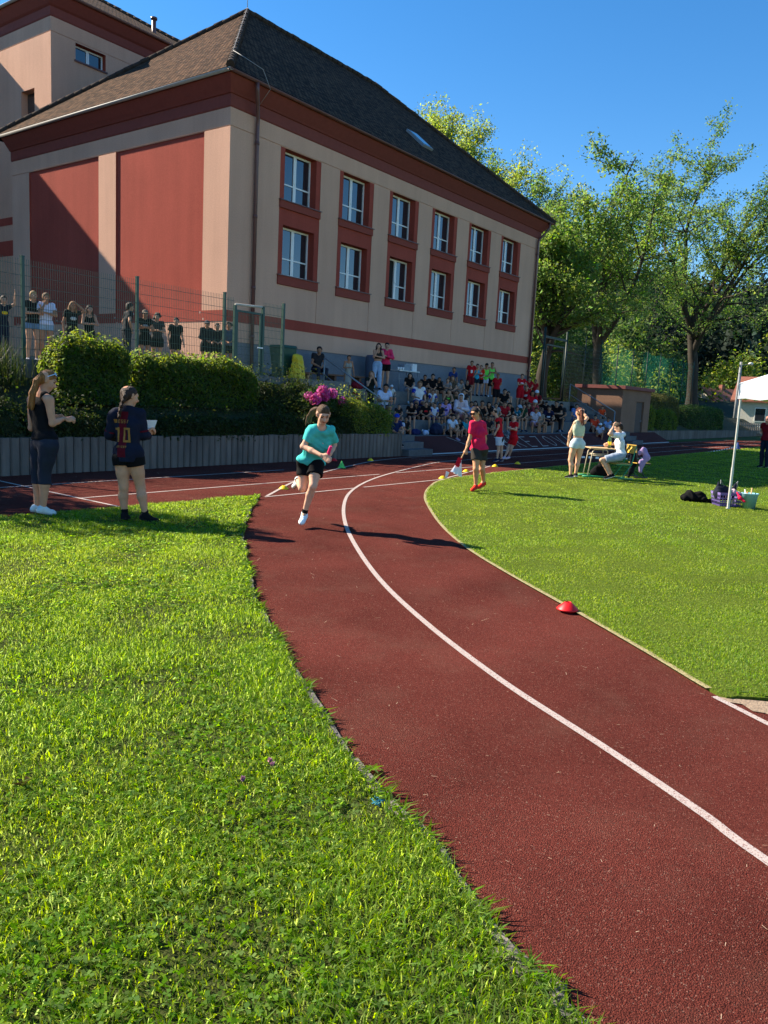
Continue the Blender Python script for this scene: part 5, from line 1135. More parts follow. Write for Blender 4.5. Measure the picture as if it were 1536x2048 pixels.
def word(s, u, v, hgt, wd, gap, tk):
    """block letters as strokes; u runs to the reader's right"""
    out = []
    for ch in s:
        a, c, e, g = u, u + wd, v, v + hgt; m_ = (e + g) / 2
        seg = dict(t=(a, g - tk, c, g, 0), m=(a, m_ - tk / 2, c, m_ + tk / 2, 0), b=(a, e, c, e + tk, 0), l=(a, e, a + tk, g, 0), r=(c - tk, e, c, g, 0), ul=(a, m_, a + tk, g, 0), ur=(c - tk, m_, c, g, 0), ll=(a, e, a + tk, m_, 0), lr=(c - tk, e, c, m_, 0), mid=((a + c - tk) / 2, e, (a + c + tk) / 2, g, 0), v1=(a + tk * .3, g - hgt * .0 - hgt * .5, a + tk * 1.2, g, 0))
        for k in dict(M='l r t mid', E='l t m b', S='t m b ul lr', I='mid', A='l r t m', U='l r b', N='l r t', C='l t b', F='l t m', **{'1': 'mid', '0': 'l r t b'})[ch].split(): out.append(seg[k])
        if ch == '1': out.append((a, g - tk * 1.3, (a + c) / 2, g - tk * .3, 0))
        u += wd + gap
    return out
items = [('jersey_stripe', crim, [(-.05, -.36, .055, .17, 0)], .002), ('jersey_number', gold, word('10', -.095, -.185, .17, .085, .025, .024), .005), ('jersey_name', gold, word('MESSI', -.10, .035, .042, .026, .012, .0075), .005), ('jersey_print', gold, word('UNICEF', -.06, -.25, .024, .015, .007, .005), .005)]
# person faces away: the reader's right is the person's right
if float(jers['lat'] @ (jers['shR'] - jers['shL'])) < 0: items = [(n_, m_, [(-a, b_, -c, d_, -e) for a, b_, c, d_, e in p_], l_) for n_, m_, p_, l_ in items]
on_back(jers, jers['top_o'], items, jers['root'])
cuffs = []
for s_ in 'LR':
    sh, el = jers['sh' + s_], jers['el' + s_]; c = sh + (el - sh) * .85; d = unit(el - sh)
    cuffs.append(prim(c - d * .018, c + d * .004, .0665, .066, clip=[(c + d * .003, d), (c - d * .018, -d)]))
    me = shell('sleeve_cuff', cuffs[-1:], 0, .006, crim, jers['base']); obj('sleeve_cuff', me, jers['root'])
shw = pose_px(18.1, dict(pelvis=(1155, 886), chest=(1157.5, 858), neck=(1159.5, 840), head=(1159, 825.5), shR=(1168, 844, .04), shL=(1151, 846, -.02), elR=(1174.5, 836, .2), wrR=(1167, 826, .26), elL=(1140.5, 866, .02), wrL=(1137, 883, .1),
    hipR=(1161.5, 889, .02), hipL=(1149, 889, -.02), knR=(1156, 920, .06), knL=(1141, 920, .0), anR=(1151, 949, .06), toR=(1146, 952.5, .16), anL=(1141, 951, -.02), toL=(1132.5, 954.5, .04), tail=[(1162, 821, -.08), (1163.5, 830, -.12), (1165, 841, -.14), (1165.5, 850, -.13)]), (-.32, .95), (-.45, .89), .95)
person('woman in a mint crop top and pale denim shorts shading her eyes', shw, dict(vox=.011, top=(196, 204, 176), tt='crop', hem=.17, bottom=(196, 212, 212), bt='hot', blen=.22, hair='pony', hair_c=(104, 52, 32), shoe=(26, 26, 30), sole=(220, 220, 220), skin=(222, 170, 136), leg=1.12, tight=1))
sit = pose_px(18.3, dict(pelvis=(1240.5, 909), chest=(1239.5, 885), neck=(1240, 867), head=(1237, 855, -.02), shL=(1233, 871, -.15), shR=(1245, 869, .15), elL=(1219, 868, -.26), wrL=(1227, 853.5, -.17), elR=(1236, 887, .26), wrR=(1219, 889, .2),
    hipL=(1237.5, 913, -.08), hipR=(1239.5, 913, .08), knL=(1203, 920, -.13), knR=(1207, 919.5, .1), anL=(1219, 951, -.12), toL=(1211, 956, -.13), anR=(1224, 949.5, .08), toR=(1216, 954, .08)), (-.97, -.18), (-.95, .1), .93)
person('seated timekeeper in a white T-shirt with a hand on the forehead', sit, dict(vox=.011, top=(226, 228, 232), tt='tee', hem=.02, sleeve=.6, bottom=(150, 162, 180), bt='short', blen=.8, hair='short', hair_c=(48, 32, 24), shoe=(22, 22, 26), sole=(225, 225, 225), skin=(222, 172, 142)))
vb = pose_px(22.3, dict(pelvis=(999.5, 873), chest=(998.5, 851), neck=(995.5, 836, -.02), head=(987.5, 823.5, -.03), shL=(994.5, 841, -.12), shR=(1001, 840, .12), elL=(997.5, 853, -.13), wrL=(991.5, 865, -.14), elR=(1002, 853, .16), wrR=(995, 864, .18), hipL=(997.5, 877, -.06), hipR=(1001.5, 877, .06), knL=(997, 899, -.05), knR=(1003, 899, .07), anL=(994, 918.5, -.08), toL=(986, 922.5, -.1), anR=(1003, 919, .06), toR=(996, 923, .02)), (-.85, .35), (-.9, .1), .84)
person('boy in a red bib over a black shirt and white shorts, standing on the track', vb, dict(vox=.013, top=(196, 18, 28), tt='tee', sleeve=.6, accent=[('black_sleeves', (24, 30, 28), 'sleeves')], hem=-.02, bottom=(206, 210, 214), bt='knee', blen=.62, hair='short', hair_c=(30, 24, 22), shoe=(24, 34, 58), skin=SKN))
vg = pose_px(22.9, dict(pelvis=(1027.5, 876), chest=(1027.5, 859), neck=(1028.5, 844), head=(1028.5, 833.5), shL=(1033.5, 848, -.1), shR=(1023, 847, .1), elL=(1032, 860, -.14), wrL=(1020, 856, -.2), elR=(1021, 859, .0), wrR=(1029, 857, -.17), hipL=(1030, 879, -.04), hipR=(1025, 879, .05), knL=(1022.5, 897, -.04), knR=(1016, 896, .0), anL=(1017.5, 914, .1), toL=(1013, 917, .02), anR=(1009, 914.5, -.06), toR=(1003, 918, -.14)), (-.85, -.5), (-.7, -.7), .8)
person('girl in a red sports kit leaning back with folded arms on the track', vg, dict(vox=.013, top=(206, 22, 34), tt='tee', sleeve=.5, hem=-.0, bottom=(204, 22, 30), bt='knee', blen=.6, hair='short', hair_c=(50, 34, 28), shoe=(190, 170, 190), skin=(214, 168, 142)))

# ------------------------------------------------------------------ crowd
RUN = G(603, 1055)
RROW = {'A': (3.6, .5), 'B': (2.85, .95), 'C': (2.05, 1.4), 'D': (1.32, 1.85), 'T': (.75, 1.85), 'c': (1.95, 1.4), 'b': (2.6, .95), 'F': (-.5, 2.02), 'S': (2.2, 1.1)}
BLK, WHT, GRY, NAV, RED, DEN = (18, 18, 20), (222, 224, 226), (120, 120, 122), (26, 32, 58), (178, 18, 28), (84, 104, 134)
BR, DK, BL, LB = (70, 46, 30), (28, 20, 17), (176, 138, 88), (120, 86, 54)
def C(px, py, row, kind, label, top, aL='knees', aR='knees', hair='short', hc=DK, bottom=BLK, look=None, t=None, z=None, group=None, lean=.08, k=None, fwd=.42, **st):
    tt_, zz = RROW[row]; tt_ = t or tt_; zz = z or zz; hp = onT(px, py, tt_); r = np.random.default_rng(int(px * 7 + py))
    full = 1.69 if kind == 'stand' else .82; k = k or float(np.clip((hp[2] - zz) / full, .58, 1.08)); pos = (hp[0], -tt_, zz)
    if kind == 'sit': zz2 = hp[2] - .82 * k; pos = (hp[0], -tt_, max(zz, zz2) if row != 'A' else zz)
    tg = RUN if look is None else (G(*look) if len(look) == 2 else V3(*look)); dx, dy = tg[0] - pos[0], tg[1] - pos[1]; yaw_t = math.atan2(-dx, dy)
    yaw = yaw_t * .0 + math.atan2(-(dx * .55 + 0), dy * 1.0 - 2) if row != 'F' else yaw_t
    yaw += r.uniform(-.25, .25); dy_h = ((yaw_t - yaw + math.pi) % (2 * math.pi)) - math.pi
    drop = .16 / k if row == 'A' else min(.5, .45 / k); J0 = crowd_pose(kind, aL, aR, lean, drop, r, knees=r.uniform(.08, .16), fwd=fwd, hx=r.uniform(-.03, .03) if kind == 'sit' else 0)
    J = local(J0, pos, yaw, k, float(np.clip(dy_h, -1.0, 1.0)) * .9, r.uniform(-.12, .02))
    s_ = dict(vox=.021 if row != 'F' else .019, top=top, hair=hair, hair_c=hc, bottom=bottom, skin=[(184, 138, 110), (192, 146, 120), (168, 120, 92)][r.integers(3)], shoe=[(220, 220, 222), (30, 30, 34), (150, 150, 160), (40, 50, 80)][r.integers(4)], eyes=True); s_.update(st)
    person(label, J, s_, group=group)
CG = 'spectators on the grandstand'
kw = dict(group=CG)
# along the wall and on the stair
C(634, 712, 'T', 'sit', 'man in a dark T-shirt sitting on a bench against the pebbledash wall', (44, 42, 44), 'lap', 'lap', bottom=(50, 54, 66), bt='pants', z=2.28, t=.45, k=1.0, look=(300, 1100), **kw)
C(697, 711, 'S', 'stand', 'smiling woman in a long pale grey dress on the upper stairs', (150, 148, 140), 'down', 'clasp', 'pony', BR, tt='dress', t=1.75, z=1.62, look=(640, 1100), **kw)
C(757, 687, 'T', 'stand', 'woman with long dark hair in a cropped top and light blue jeans', (60, 54, 48), 'crossed', 'chin', 'long', (40, 26, 20), (150, 178, 208), tt='crop', hem=.2, bt='pants', pw=.015, t=1.35, look=(400, 1000), hair_l=.36, **kw)
C(773, 686, 'T', 'stand', 'woman in a bright pink jacket and black shorts, hand at her chin', (226, 52, 96), 'crossed', 'chin', 'short', (34, 24, 22), BLK, tt='jacket', bt='short', t=1.1, look=(560, 1000), **kw)
C(742, 742, 'b', 'stand', 'woman in a dark dress standing with both hands at her mouth', (34, 40, 36), 'chin', 'chin', 'long', LB, tt='tdress', t=2.35, z=.95, look=(500, 1100), **kw)
C(768, 768, 'B', 'sit', 'girl in a white and blue shirt sitting by the handrail', (190, 204, 232), 'clasp', 'clasp', 'pony', DK, NAV, t=2.9, z=1.2, **kw)
C(782, 770, 'C', 'sit', 'small child in a white cap behind the handrail girl', (196, 196, 190), cap=(226, 228, 232), t=1.7, z=1.55, **kw)
# row on the terrace edge
C(819, 746, 'D', 'sit', 'girl with very long black hair in a black top beside the folding table', BLK, 'lap', 'lap', 'long', (16, 13, 14), (160, 166, 180), hair_l=.42, **kw)
C(848, 750, 'D', 'sit', 'girl with tied dark hair in a black T-shirt, second from the folding table', BLK, 'clasp', 'knees', 'pony', DK, (90, 90, 96), **kw)
C(863, 748, 'D', 'sit', 'tall woman in black between two girls in black', (16, 16, 20), 'lap', 'lap', 'bun', (24, 17, 15), t=1.15, **kw)
C(876, 755, 'D', 'sit', 'long-haired girl in a black hooded top next to the kneeling child in grey', (22, 22, 24), 'clasp', 'clasp', 'long', DK, tt='hood', t=1.3, **kw)
C(894, 757, 'D', 'sit', 'child in a washed grey shirt leaning forward on crossed arms', (136, 130, 132), 'crossed', 'crossed', 'short', LB, lean=.2, **kw)
C(903, 735, 'T', 'stand', 'stooping man in a blue T-shirt against the wall behind the back row', (34, 58, 118), 'down', 'down', 'short', DK, DEN, bt='pants', t=.6, lean=.25, z=1.5, **kw)
C(904, 752, 'D', 'sit', 'girl with long light brown hair below the man in blue', (92, 80, 66), 'lap', 'lap', 'long', (112, 84, 60), hair_l=.4, t=1.2, **kw)
C(919, 759, 'D', 'sit', 'girl in a light grey T-shirt resting her chin on her hand', (146, 146, 146), 'chin', 'knees', 'bun', (66, 48, 36), lean=.18, **kw)
C(934, 761, 'D', 'sit', 'boy in a black T-shirt at the feet of the boy with the number bib', BLK, 'hug', 'hug', 'short', BR, t=1.45, **kw)
C(928, 779, 'C', 'sit', 'small dark-haired child just under the boy in the black T-shirt', (54, 50, 52), 'clasp', 'chin', 'short', DK, t=1.75, **kw)
# middle row
C(838, 762, 'C', 'sit', 'boy in a white jersey with blue shoulders, the tallest of the middle row', WHT, 'down', 'knees', 'short', LB, (40, 60, 130), tt='jersey', accent=[('blue_shoulders', (36, 52, 150), 'sleeves')], **kw)
C(848, 778, 'C', 'sit', 'brown-haired child squeezed between the two white and blue jerseys', (66, 60, 58), 'lap', 'lap', 'short', BR, t=1.8, **kw)
C(863, 779, 'C', 'sit', 'younger boy in a white jersey with blue sleeves leaning on his knee', WHT, 'knees', 'chin', 'short', DK, (30, 30, 36), tt='jersey', accent=[('blue_shoulders', (36, 52, 150), 'sleeves')], lean=.16, **kw)
C(896, 779, 'C', 'sit', 'boy in an olive vest with a bright green strap over the shoulder', (72, 70, 48), 'knees', 'knees', 'short', (26, 20, 18), (34, 36, 40), tt='tank', accent=[('green_bib', (96, 220, 70), 'print')], **kw)
C(822, 803, 'B', 'sit', 'teenage boy in a black T-shirt with forearms on his knees near the stair', BLK, 'clasp', 'clasp', 'short', (20, 16, 15), (40, 42, 50), lean=.2, bt='knee', **kw)
C(867, 806, 'B', 'sit', 'boy in a loose white and blue jersey, face turned down', (200, 208, 226), 'lap', 'lap', 'short', DK, (38, 52, 140), tt='jersey', accent=[('blue_shoulders', (36, 52, 150), 'sleeves')], lean=.15, **kw)
C(880, 806, 'B', 'sit', 'bare-legged child in a dark top between the jersey boy and the lilac shirt', (46, 42, 44), 'knees', 'knees', 'short', BR, (60, 60, 66), **kw)
C(891, 797, 'B', 'sit', 'girl in a lilac T-shirt with a dark print', (176, 150, 208), 'lap', 'phone', 'pony', BR, (60, 92, 120), accent=[('print', (70, 60, 140), 'print')], **kw)
C(922, 788, 'B', 'sit', 'child in a pale pink hoodie with the white hood pulled up', (206, 190, 196), 'crossed', 'hug', 'short', DK, (176, 120, 130), tt='hood', hoodup=1, hood_c=(214, 218, 228), lean=.18, **kw)
C(941, 803, 'B', 'sit', 'child in a light blue shirt turned towards the hooded child', (120, 150, 196), 'lap', 'lap', 'short', DK, DEN, **kw)
C(952, 802, 'B', 'sit', 'dark-haired girl whose shoulder shows past the raspberry T-shirt', (50, 40, 40), 'lap', 'lap', 'long', DK, t=2.5, **kw)
C(964, 801, 'B', 'sit', 'girl in a sleeveless black top over the raspberry shoulder', (26, 24, 24), 'knees', 'knees', 'pony', DK, tt='tank', **kw)
C(977, 804, 'B', 'sit', 'smiling girl in black with bare knees behind the boy in the red bib', (20, 20, 22), 'knees', 'lap', 'long', (30, 20, 18), **kw)
C(992, 806, 'B', 'sit', 'short-haired child in a grey and white top behind the boy in the red bib', (150, 150, 150), 'knees', 'knees', 'short', BR, **kw)
C(1001, 809, 'B', 'sit', 'fair-haired child with a yellow collar above the red bib', (206, 180, 40), 'lap', 'lap', 'short', LB, t=2.7, **kw)
C(1009, 803, 'B', 'sit', 'child in a plain dark red T-shirt with long bare arms', (168, 28, 40), 'knees', 'knees', 'short', BR, (40, 40, 44), lean=.14, **kw)
C(1032, 813, 'B', 'sit', 'child in a teal tracksuit top with white stripes', (30, 110, 132), 'hug', 'hug', 'short', (24, 20, 18), NAV, accent=[('white_stripe', (220, 226, 230), 'print')], lean=.16, **kw)
C(1020, 806, 'B', 'sit', 'curly dark-haired child between the dark red shirt and the teal top', (24, 22, 24), 'lap', 'lap', 'curly', (18, 14, 13), **kw)
# bottom edge
C(788, 828, 'A', 'sit', 'boy in a blue cap and navy shirt sitting on the lowest step', (28, 44, 92), 'knees', 'knees', 'short', LB, (24, 24, 28), cap=(36, 64, 168), t=4.0, z=.42, lean=.16, **kw)
C(801, 836, 'A', 'sit', 'small girl in a white patterned shirt with folded arms', (198, 200, 214), 'crossed', 'crossed', 'short', BR, (70, 70, 78), t=3.75, z=.5, **kw)
C(811, 834, 'A', 'sit', 'little child in dark clothes tucked behind the white patterned shirt', (40, 34, 34), 'hug', 'hug', 'short', BR, t=3.4, z=.52, **kw)
C(902, 829, 'A', 'sit', 'boy in a white sports shirt hugging his knees by the big backpack', (200, 214, 232), 'hug', 'hug', 'short', DK, (34, 34, 38), lean=.14, shoe=(176, 150, 176), **kw)
C(918, 837, 'A', 'sit', 'boy in black with a teal collar, low on the edge of the ramp', (24, 26, 28), 'hug', 'lap', 'short', DK, **kw)
C(931, 836, 'A', 'sit', 'child in a turquoise T-shirt and white trainers low on the ramp edge', (44, 150, 168), 'hug', 'hug', 'short', (34, 26, 22), BLK, shoe=(225, 228, 234), **kw)
C(873, 764, 'D', 'sit', 'child in a maroon shirt peeking between two girls in black', (84, 30, 36), 'lap', 'lap', 'short', DK, t=1.0, **kw)
C(885, 765, 'D', 'sit', 'dark-haired child in a charcoal top beside the washed grey shirt', (38, 38, 42), 'hug', 'lap', 'short', DK, t=1.1, **kw)
C(910, 781, 'C', 'sit', 'girl with a brown ponytail and a khaki T-shirt below the light grey T-shirt', (74, 70, 56), 'chin', 'lap', 'pony', BR, lean=.2, **kw)
C(852, 803, 'B', 'sit', 'boy in a black shirt with a red mark, squeezed next to the loose jersey', (22, 20, 22), 'lap', 'lap', 'short', DK, accent=[('red_mark', (196, 30, 40), 'print')], **kw)
C(905, 803, 'B', 'sit', 'child in a plum sweater with a dark fringe', (70, 44, 66), 'hug', 'hug', 'short', DK, lean=.2, t=2.6, **kw)
C(1045, 808, 'B', 'sit', 'child in a dark green shirt just right of the teal tracksuit', (34, 66, 48), 'lap', 'chin', 'short', BR, lean=.15, **kw)
C(1056, 806, 'B', 'sit', 'girl in a burgundy jacket behind the pale pink skirt', (92, 24, 40), 'lap', 'lap', 'long', BR, t=2.5, **kw)
C(884, 838, 'A', 'sit', 'small boy in a grey shirt by the side of the big backpack', (110, 112, 118), 'hug', 'hug', 'short', BR, t=3.4, **kw)
C(946, 840, 'A', 'sit', 'child in dark blue with knees drawn up, low on the ramp edge', (30, 40, 74), 'hug', 'hug', 'short', DK, t=3.5, **kw)
C(797, 812, 'B', 'sit', 'boy in a washed black shirt above the blue cap', (34, 32, 34), 'lap', 'clasp', 'short', DK, t=2.7, **kw)
C(833, 806, 'B', 'sit', 'girl with long dark hair in a dark blue top beside the black-shirted teenager', (28, 34, 56), 'lap', 'lap', 'long', DK, t=2.55, **kw)
C(958, 838, 'A', 'sit', 'child in a black shirt and pale shorts behind the raspberry T-shirt', (22, 22, 24), 'hug', 'hug', 'short', DK, (150, 150, 150), t=3.45, **kw)
C(976, 832, 'A', 'sit', 'child with bare knees low between the raspberry T-shirt and the red bib', (40, 38, 42), 'hug', 'hug', 'short', BR, t=3.4, **kw)
C(1124, 806, 'B', 'sit', 'person in dark grey next to the heavy man in black', (44, 46, 50), 'lap', 'lap', 'short', DK, t=2.9, z=.95, **kw)
C(1104, 809, 'B', 'sit', 'girl in a black jacket squeezed in beside the heavy man', (20, 20, 26), 'lap', 'lap', 'long', DK, t=2.6, z=.95, **kw)
C(1083, 796, 'C', 'sit', 'boy in a brown shirt right behind the maroon T-shirt', (66, 44, 34), 'lap', 'lap', 'short', DK, t=1.95, **kw)
# standing on the terrace
kw2 = dict(group=CG)
C(943, 722, 'T', 'stand', 'boy in a red shirt with a white number bib, first of the standing row', RED, 'hip', 'down', 'short', (60, 40, 26), (120, 22, 30), bt='knee', accent=[('number_bib', (226, 226, 228), 'bib')], **kw2)
C(954, 728, 'T', 'stand', 'girl in a turquoise vest between two red shirts', (48, 164, 196), 'clasp', 'clasp', 'short', DK, (20, 40, 48), tt='tank', hem=-.05, **kw2)
C(962, 731, 'T', 'stand', 'short child in an orange-red T-shirt with a white badge', (212, 42, 26), 'lap', 'lap', 'short', BR, (26, 20, 20), accent=[('badge', (230, 226, 220), 'print')], **kw2)
C(972, 727, 'T', 'stand', 'boy in a dark cap and neon green bib', (104, 226, 84), 'lap', 'lap', 'short', DK, (176, 176, 196), tt='bib', hem=-.08, cap=(26, 28, 26), **kw2)
C(984, 725, 'T', 'stand', 'boy in a neon green bib over a black shirt with folded arms', (120, 230, 96), 'crossed', 'crossed', 'short', (40, 26, 18), BLK, tt='bib', hem=-.08, bt='knee', **kw2)
C(995, 747, 'c', 'stand', 'small boy in a dark red polo standing one step lower than the neon bibs', (170, 18, 34), 'back', 'back', 'short', LB, (26, 20, 24), bt='knee', **kw2)
C(1008, 778, 'C', 'sit', 'woman in black turned sideways beside the white and blue vest', (18, 18, 22), 'lap', 'lap', 'bun', (20, 16, 16), look=(1100, 1000), **kw2)
C(1017, 783, 'C', 'sit', 'girl in a white and blue vest with her hand at her mouth', (186, 208, 232), 'chin', 'lap', 'pony', DK, (44, 80, 120), tt='tank', **kw2)
C(1043, 748, 'c', 'stand', 'tall boy in full red football kit with arms folded', (192, 20, 36), 'crossed', 'crossed', 'short', BR, (186, 20, 34), bt='knee', t=1.6, accent=[('badge', (226, 220, 222), 'print')], **kw2)
C(1054, 770, 'C', 'sit', 'kid in a red shirt with a pale emblem, below the tall red-kit boy', (176, 24, 32), 'lap', 'lap', 'short', DK, (120, 20, 26), accent=[('badge', (226, 220, 222), 'print')], t=1.6, **kw2)
C(1059, 755, 'T', 'stand', 'boy in a red and black shirt on the terrace by the corner downpipe', (170, 22, 34), 'lap', 'lap', 'short', BR, t=1.0, z=1.55, **kw2)
C(1070, 759, 'T', 'stand', 'last red-shirted boy of the row, next to the tree trunk', (150, 20, 30), 'down', 'down', 'short', DK, t=.9, z=1.5, **kw2)
C(1065, 781, 'C', 'sit', 'woman in a crimson T-shirt and sunglasses', (196, 20, 40), 'lap', 'knees', 'long', (34, 22, 20), (26, 26, 30), **kw2)
C(1073, 781, 'C', 'sit', 'woman in a maroon T-shirt and a white peaked cap', (112, 22, 30), 'lap', 'lap', 'short', BR, cap=(228, 232, 238), t=1.8, **kw2)
C(1066, 800, 'B', 'sit', 'child in a white sun hat in front of the crimson T-shirt', (150, 60, 66), 'lap', 'lap', 'short', DK, cap=(214, 214, 218), t=2.6, **kw2)
C(1070, 815, 'B', 'sit', 'girl with a white top and pale pink skirt at the ramp edge', (204, 200, 214), 'knees', 'knees', 'short', BR, (196, 158, 184), t=3.1, z=.78, lean=.2, **kw2)
C(1080, 819, 'B', 'sit', 'small fair child between the pink skirt and the navy shirt', (140, 126, 110), 'lap', 'lap', 'short', LB, t=3.1, z=.72, **kw2)
C(1096, 812, 'B', 'sit', 'child in a navy shirt with a white stripe, bending forward', (24, 28, 58), 'knees', 'knees', 'short', BR, accent=[('white_stripe', (210, 214, 224), 'print')], t=3.0, z=.8, lean=.24, **kw2)
C(1091, 803, 'C', 'sit', 'person in dark clothes with a black cap behind the navy shirt', (26, 26, 30), 'lap', 'lap', 'short', DK, cap=(20, 20, 24), t=2.2, z=1.2, **kw2)
C(1115, 802, 'B', 'sit', 'heavy man in a black T-shirt with clasped hands', (16, 16, 18), 'clasp', 'clasp', 'short', (20, 18, 18), (22, 22, 26), bt='pants', build=1.2, belly=1.1, z=.95, lean=.12, **kw2)
C(1153, 808, 'B', 'sit', 'woman in a light blue shirt behind the mint crop top', (96, 132, 196), 'lap', 'lap', 'short', BR, (96, 120, 160), z=.95, **kw2)
C(1204, 812, 'B', 'sit', 'boy in an orange shirt perched on the rail side of the shed stairs', (226, 74, 34), 'knees', 'knees', 'short', (24, 18, 16), (60, 60, 66), t=2.6, z=1.1, **kw2)
C(1189, 830, 'A', 'sit', 'girl in an orange-red shirt sitting on the ramp by the shed', (214, 66, 40), 'hug', 'hug', 'short', DK, (70, 40, 40), t=3.4, **kw2)
C(1202, 842, 'A', 'sit', 'child in a white cap sitting low on the ramp by the shed', (190, 196, 214), 'hug', 'hug', 'short', BR, (120, 40, 40), cap=(232, 234, 238), t=4.0, z=.3, k=.8, **kw2)
C(1217, 835, 'A', 'sit', 'boy in a light blue shirt on the ramp, partly hidden by the timekeeper', (150, 178, 222), 'hug', 'hug', 'short', (24, 20, 18), (150, 160, 180), t=3.5, **kw2)
C(1224, 843, 'A', 'sit', 'dark-haired child in white at the shed wall', (200, 204, 214), 'hug', 'lap', 'short', (22, 18, 16), t=3.9, z=.35, **kw2)
# behind the mesh fence
FG = 'pupils behind the green mesh fence'
fk = dict(group=FG, lean=.05)
C(4, 592, 'F', 'stand', 'boy in a black and yellow shirt raising his arm at the picture edge', (26, 28, 44), 'wave', 'down', 'short', (60, 44, 34), (24, 28, 50), accent=[('yellow_print', (220, 180, 40), 'print')], t=.9, bt='pants', **fk)
C(64, 583, 'F', 'stand', 'fair-haired girl in a black T-shirt and denim shorts behind the fence post', (24, 22, 24), 'phone', 'clasp', 'pony', BL, (96, 122, 150), bt='hot', t=-.5, **fk)
C(91, 587, 'F', 'stand', 'girl in a white T-shirt and pale denim shorts holding a phone', (206, 208, 228), 'crossed', 'chin', 'pony', LB, (140, 162, 182), bt='hot', t=-.4, **fk)
C(143, 604, 'F', 'stand', 'girl with light brown hair in a black printed T-shirt, hand raised to her hair', (18, 18, 20), 'brow', 'down', 'long', (150, 108, 66), accent=[('print', (190, 190, 186), 'print')], t=-.3, **fk)
C(177, 611, 'F', 'stand', 'laughing dark-haired girl in a black vest top', (16, 16, 18), 'clasp', 'clasp', 'long', (34, 20, 16), tt='tank', t=-.3, **fk)
C(254, 605, 'F', 'stand', 'big man in a dark navy T-shirt seen from behind above the hedge', (20, 23, 32), 'hip', 'hip', 'short', (54, 42, 34), (40, 40, 46), build=1.15, t=.5, look=(600, 900), bt='pants', **fk)
C(289, 621, 'F', 'stand', 'boy in a cap and black T-shirt with folded arms behind the second fence post', (16, 16, 18), 'crossed', 'crossed', 'short', BR, cap=(120, 106, 92), accent=[('badge', (150, 150, 150), 'print')], t=.3, **fk)
C(314, 627, 'F', 'stand', 'curly-haired boy in a grey and black shirt with clasped hands', (52, 50, 50), 'clasp', 'clasp', 'curly', (48, 36, 30), t=.1, **fk)
C(351, 636, 'F', 'stand', 'stocky youth in a loose black T-shirt with a small chest print', (15, 15, 17), 'down', 'down', 'short', (22, 18, 18), build=1.25, t=.2, **fk)
C(413, 642, 'F', 'stand', 'youth in a dark hoodie and grey cap looking down', (30, 30, 34), 'lap', 'lap', 'short', DK, tt='hood', cap=(70, 72, 78), t=.6, **fk)
C(434, 647, 'F', 'stand', 'dark-clothed youth beside the one in the grey cap', (20, 20, 24), 'lap', 'lap', 'short', BR, t=.7, **fk)
C(457, 645, 'F', 'stand', 'curly-haired girl in grey blue near the gate', (70, 84, 100), 'lap', 'lap', 'curly', (74, 58, 44), t=.7, **fk)
# man at the picture edge
mp = G(1527, 936); J = local(crowd_pose('stand', 'back', 'back', .06, .45, np.random.default_rng(4)), mp, math.atan2(-.8, -.5) + 3.4, .98)
person('bald man in a dark red shirt and dark jeans at the picture edge', J, dict(vox=.014, top=(132, 18, 28), tt='tee', hem=-.02, bottom=(30, 36, 52), bt='pants', pw=.01, hair='bald', skin=(196, 140, 116), shoe=(20, 20, 22), build=1.12))
# ------------------------------------------------------------------ things people hold and things lying about
base = YP(655.5, 911, 9.2); tip = YP(661.8, 893, 9.16)
b = MB(); d = unit(tip - base); b.tube([base - d * .03, base - d * .028, tip, tip + d * .004], [.015, .0195, .0195, .016], 14)
single(b, 'relay_baton', mat('neon_pink_plastic', (.85, .03, .16), .35, .03, spec=.5), 'neon pink relay baton held by the running girl', 'baton')
# flag: wooden stick, red and white cloth hanging from it
h0, h1 = YP(932.8, 897, 14.3), YP(914, 933, 14.22); fd = unit(h1 - h0)
fl = empty('hand_flag', h1, 'small red and white flag on a wooden stick hanging from a hand', 'flag')
b = MB(); b.tube([h0 - fd * .06, h1], .011, 8); part(b, 'stick', mat('pale_wood', (.5, .3, .13), .6, .15, 20, stretch=(1, 1, .2)), fl)
def cloth_sheet(name, P00, P10, P01, P11, m_, root, amp=.03, nu=14, nv=14, waves=2.5):
    P00, P10, P01, P11 = map(np.asarray, (P00, P10, P01, P11)); nn_ = unit(np.cross(P10 - P00, P01 - P00)); vs = []
    for j in range(nv + 1):
        for i in range(nu + 1):
            u, v = i / nu, j / nv; p = (P00 * (1 - u) + P10 * u) * (1 - v) + (P01 * (1 - u) + P11 * u) * v; vs.append(p + nn_ * amp * v * math.sin(u * waves * 6.28 + v * 1.5))
    vs2 = [p + nn_ * .002 for p in vs]; n1 = nu + 1; N_ = len(vs); fs = [(j * n1 + i, j * n1 + i + 1, (j + 1) * n1 + i + 1, (j + 1) * n1 + i) for j in range(nv) for i in range(nu)]
    mb = MB(); mb.add(vs + vs2, fs + [tuple(N_ + k for k in f[::-1]) for f in fs], 0, True); return part(mb, name, m_, root)
cloth_sheet('red_cloth', YP(916.5, 914, 14.16), YP(909.5, 930, 14.14), YP(924.5, 917, 14.18), YP(917.5, 935, 14.16), cloth((206, 24, 48)), fl, .02)
cloth_sheet('white_cloth', YP(923, 917, 14.3), YP(911, 929, 14.2), YP(921.5, 954, 14.26), YP(902.5, 943, 14.05), cloth((238, 236, 236)), fl, .03)
# start list
b = MB(); pc = YP(298.5, 854, 9.58); b.obox(pc, cdir(.055, .04) , V3(0, 0, .085) + cdir(.03, .0), cdir(-.001, .0015)); single(b, 'sheet_of_paper', mat('white_paper', (.8, .8, .78), .8, .03), 'white sheet of paper held by the girl in the jersey', 'paper')
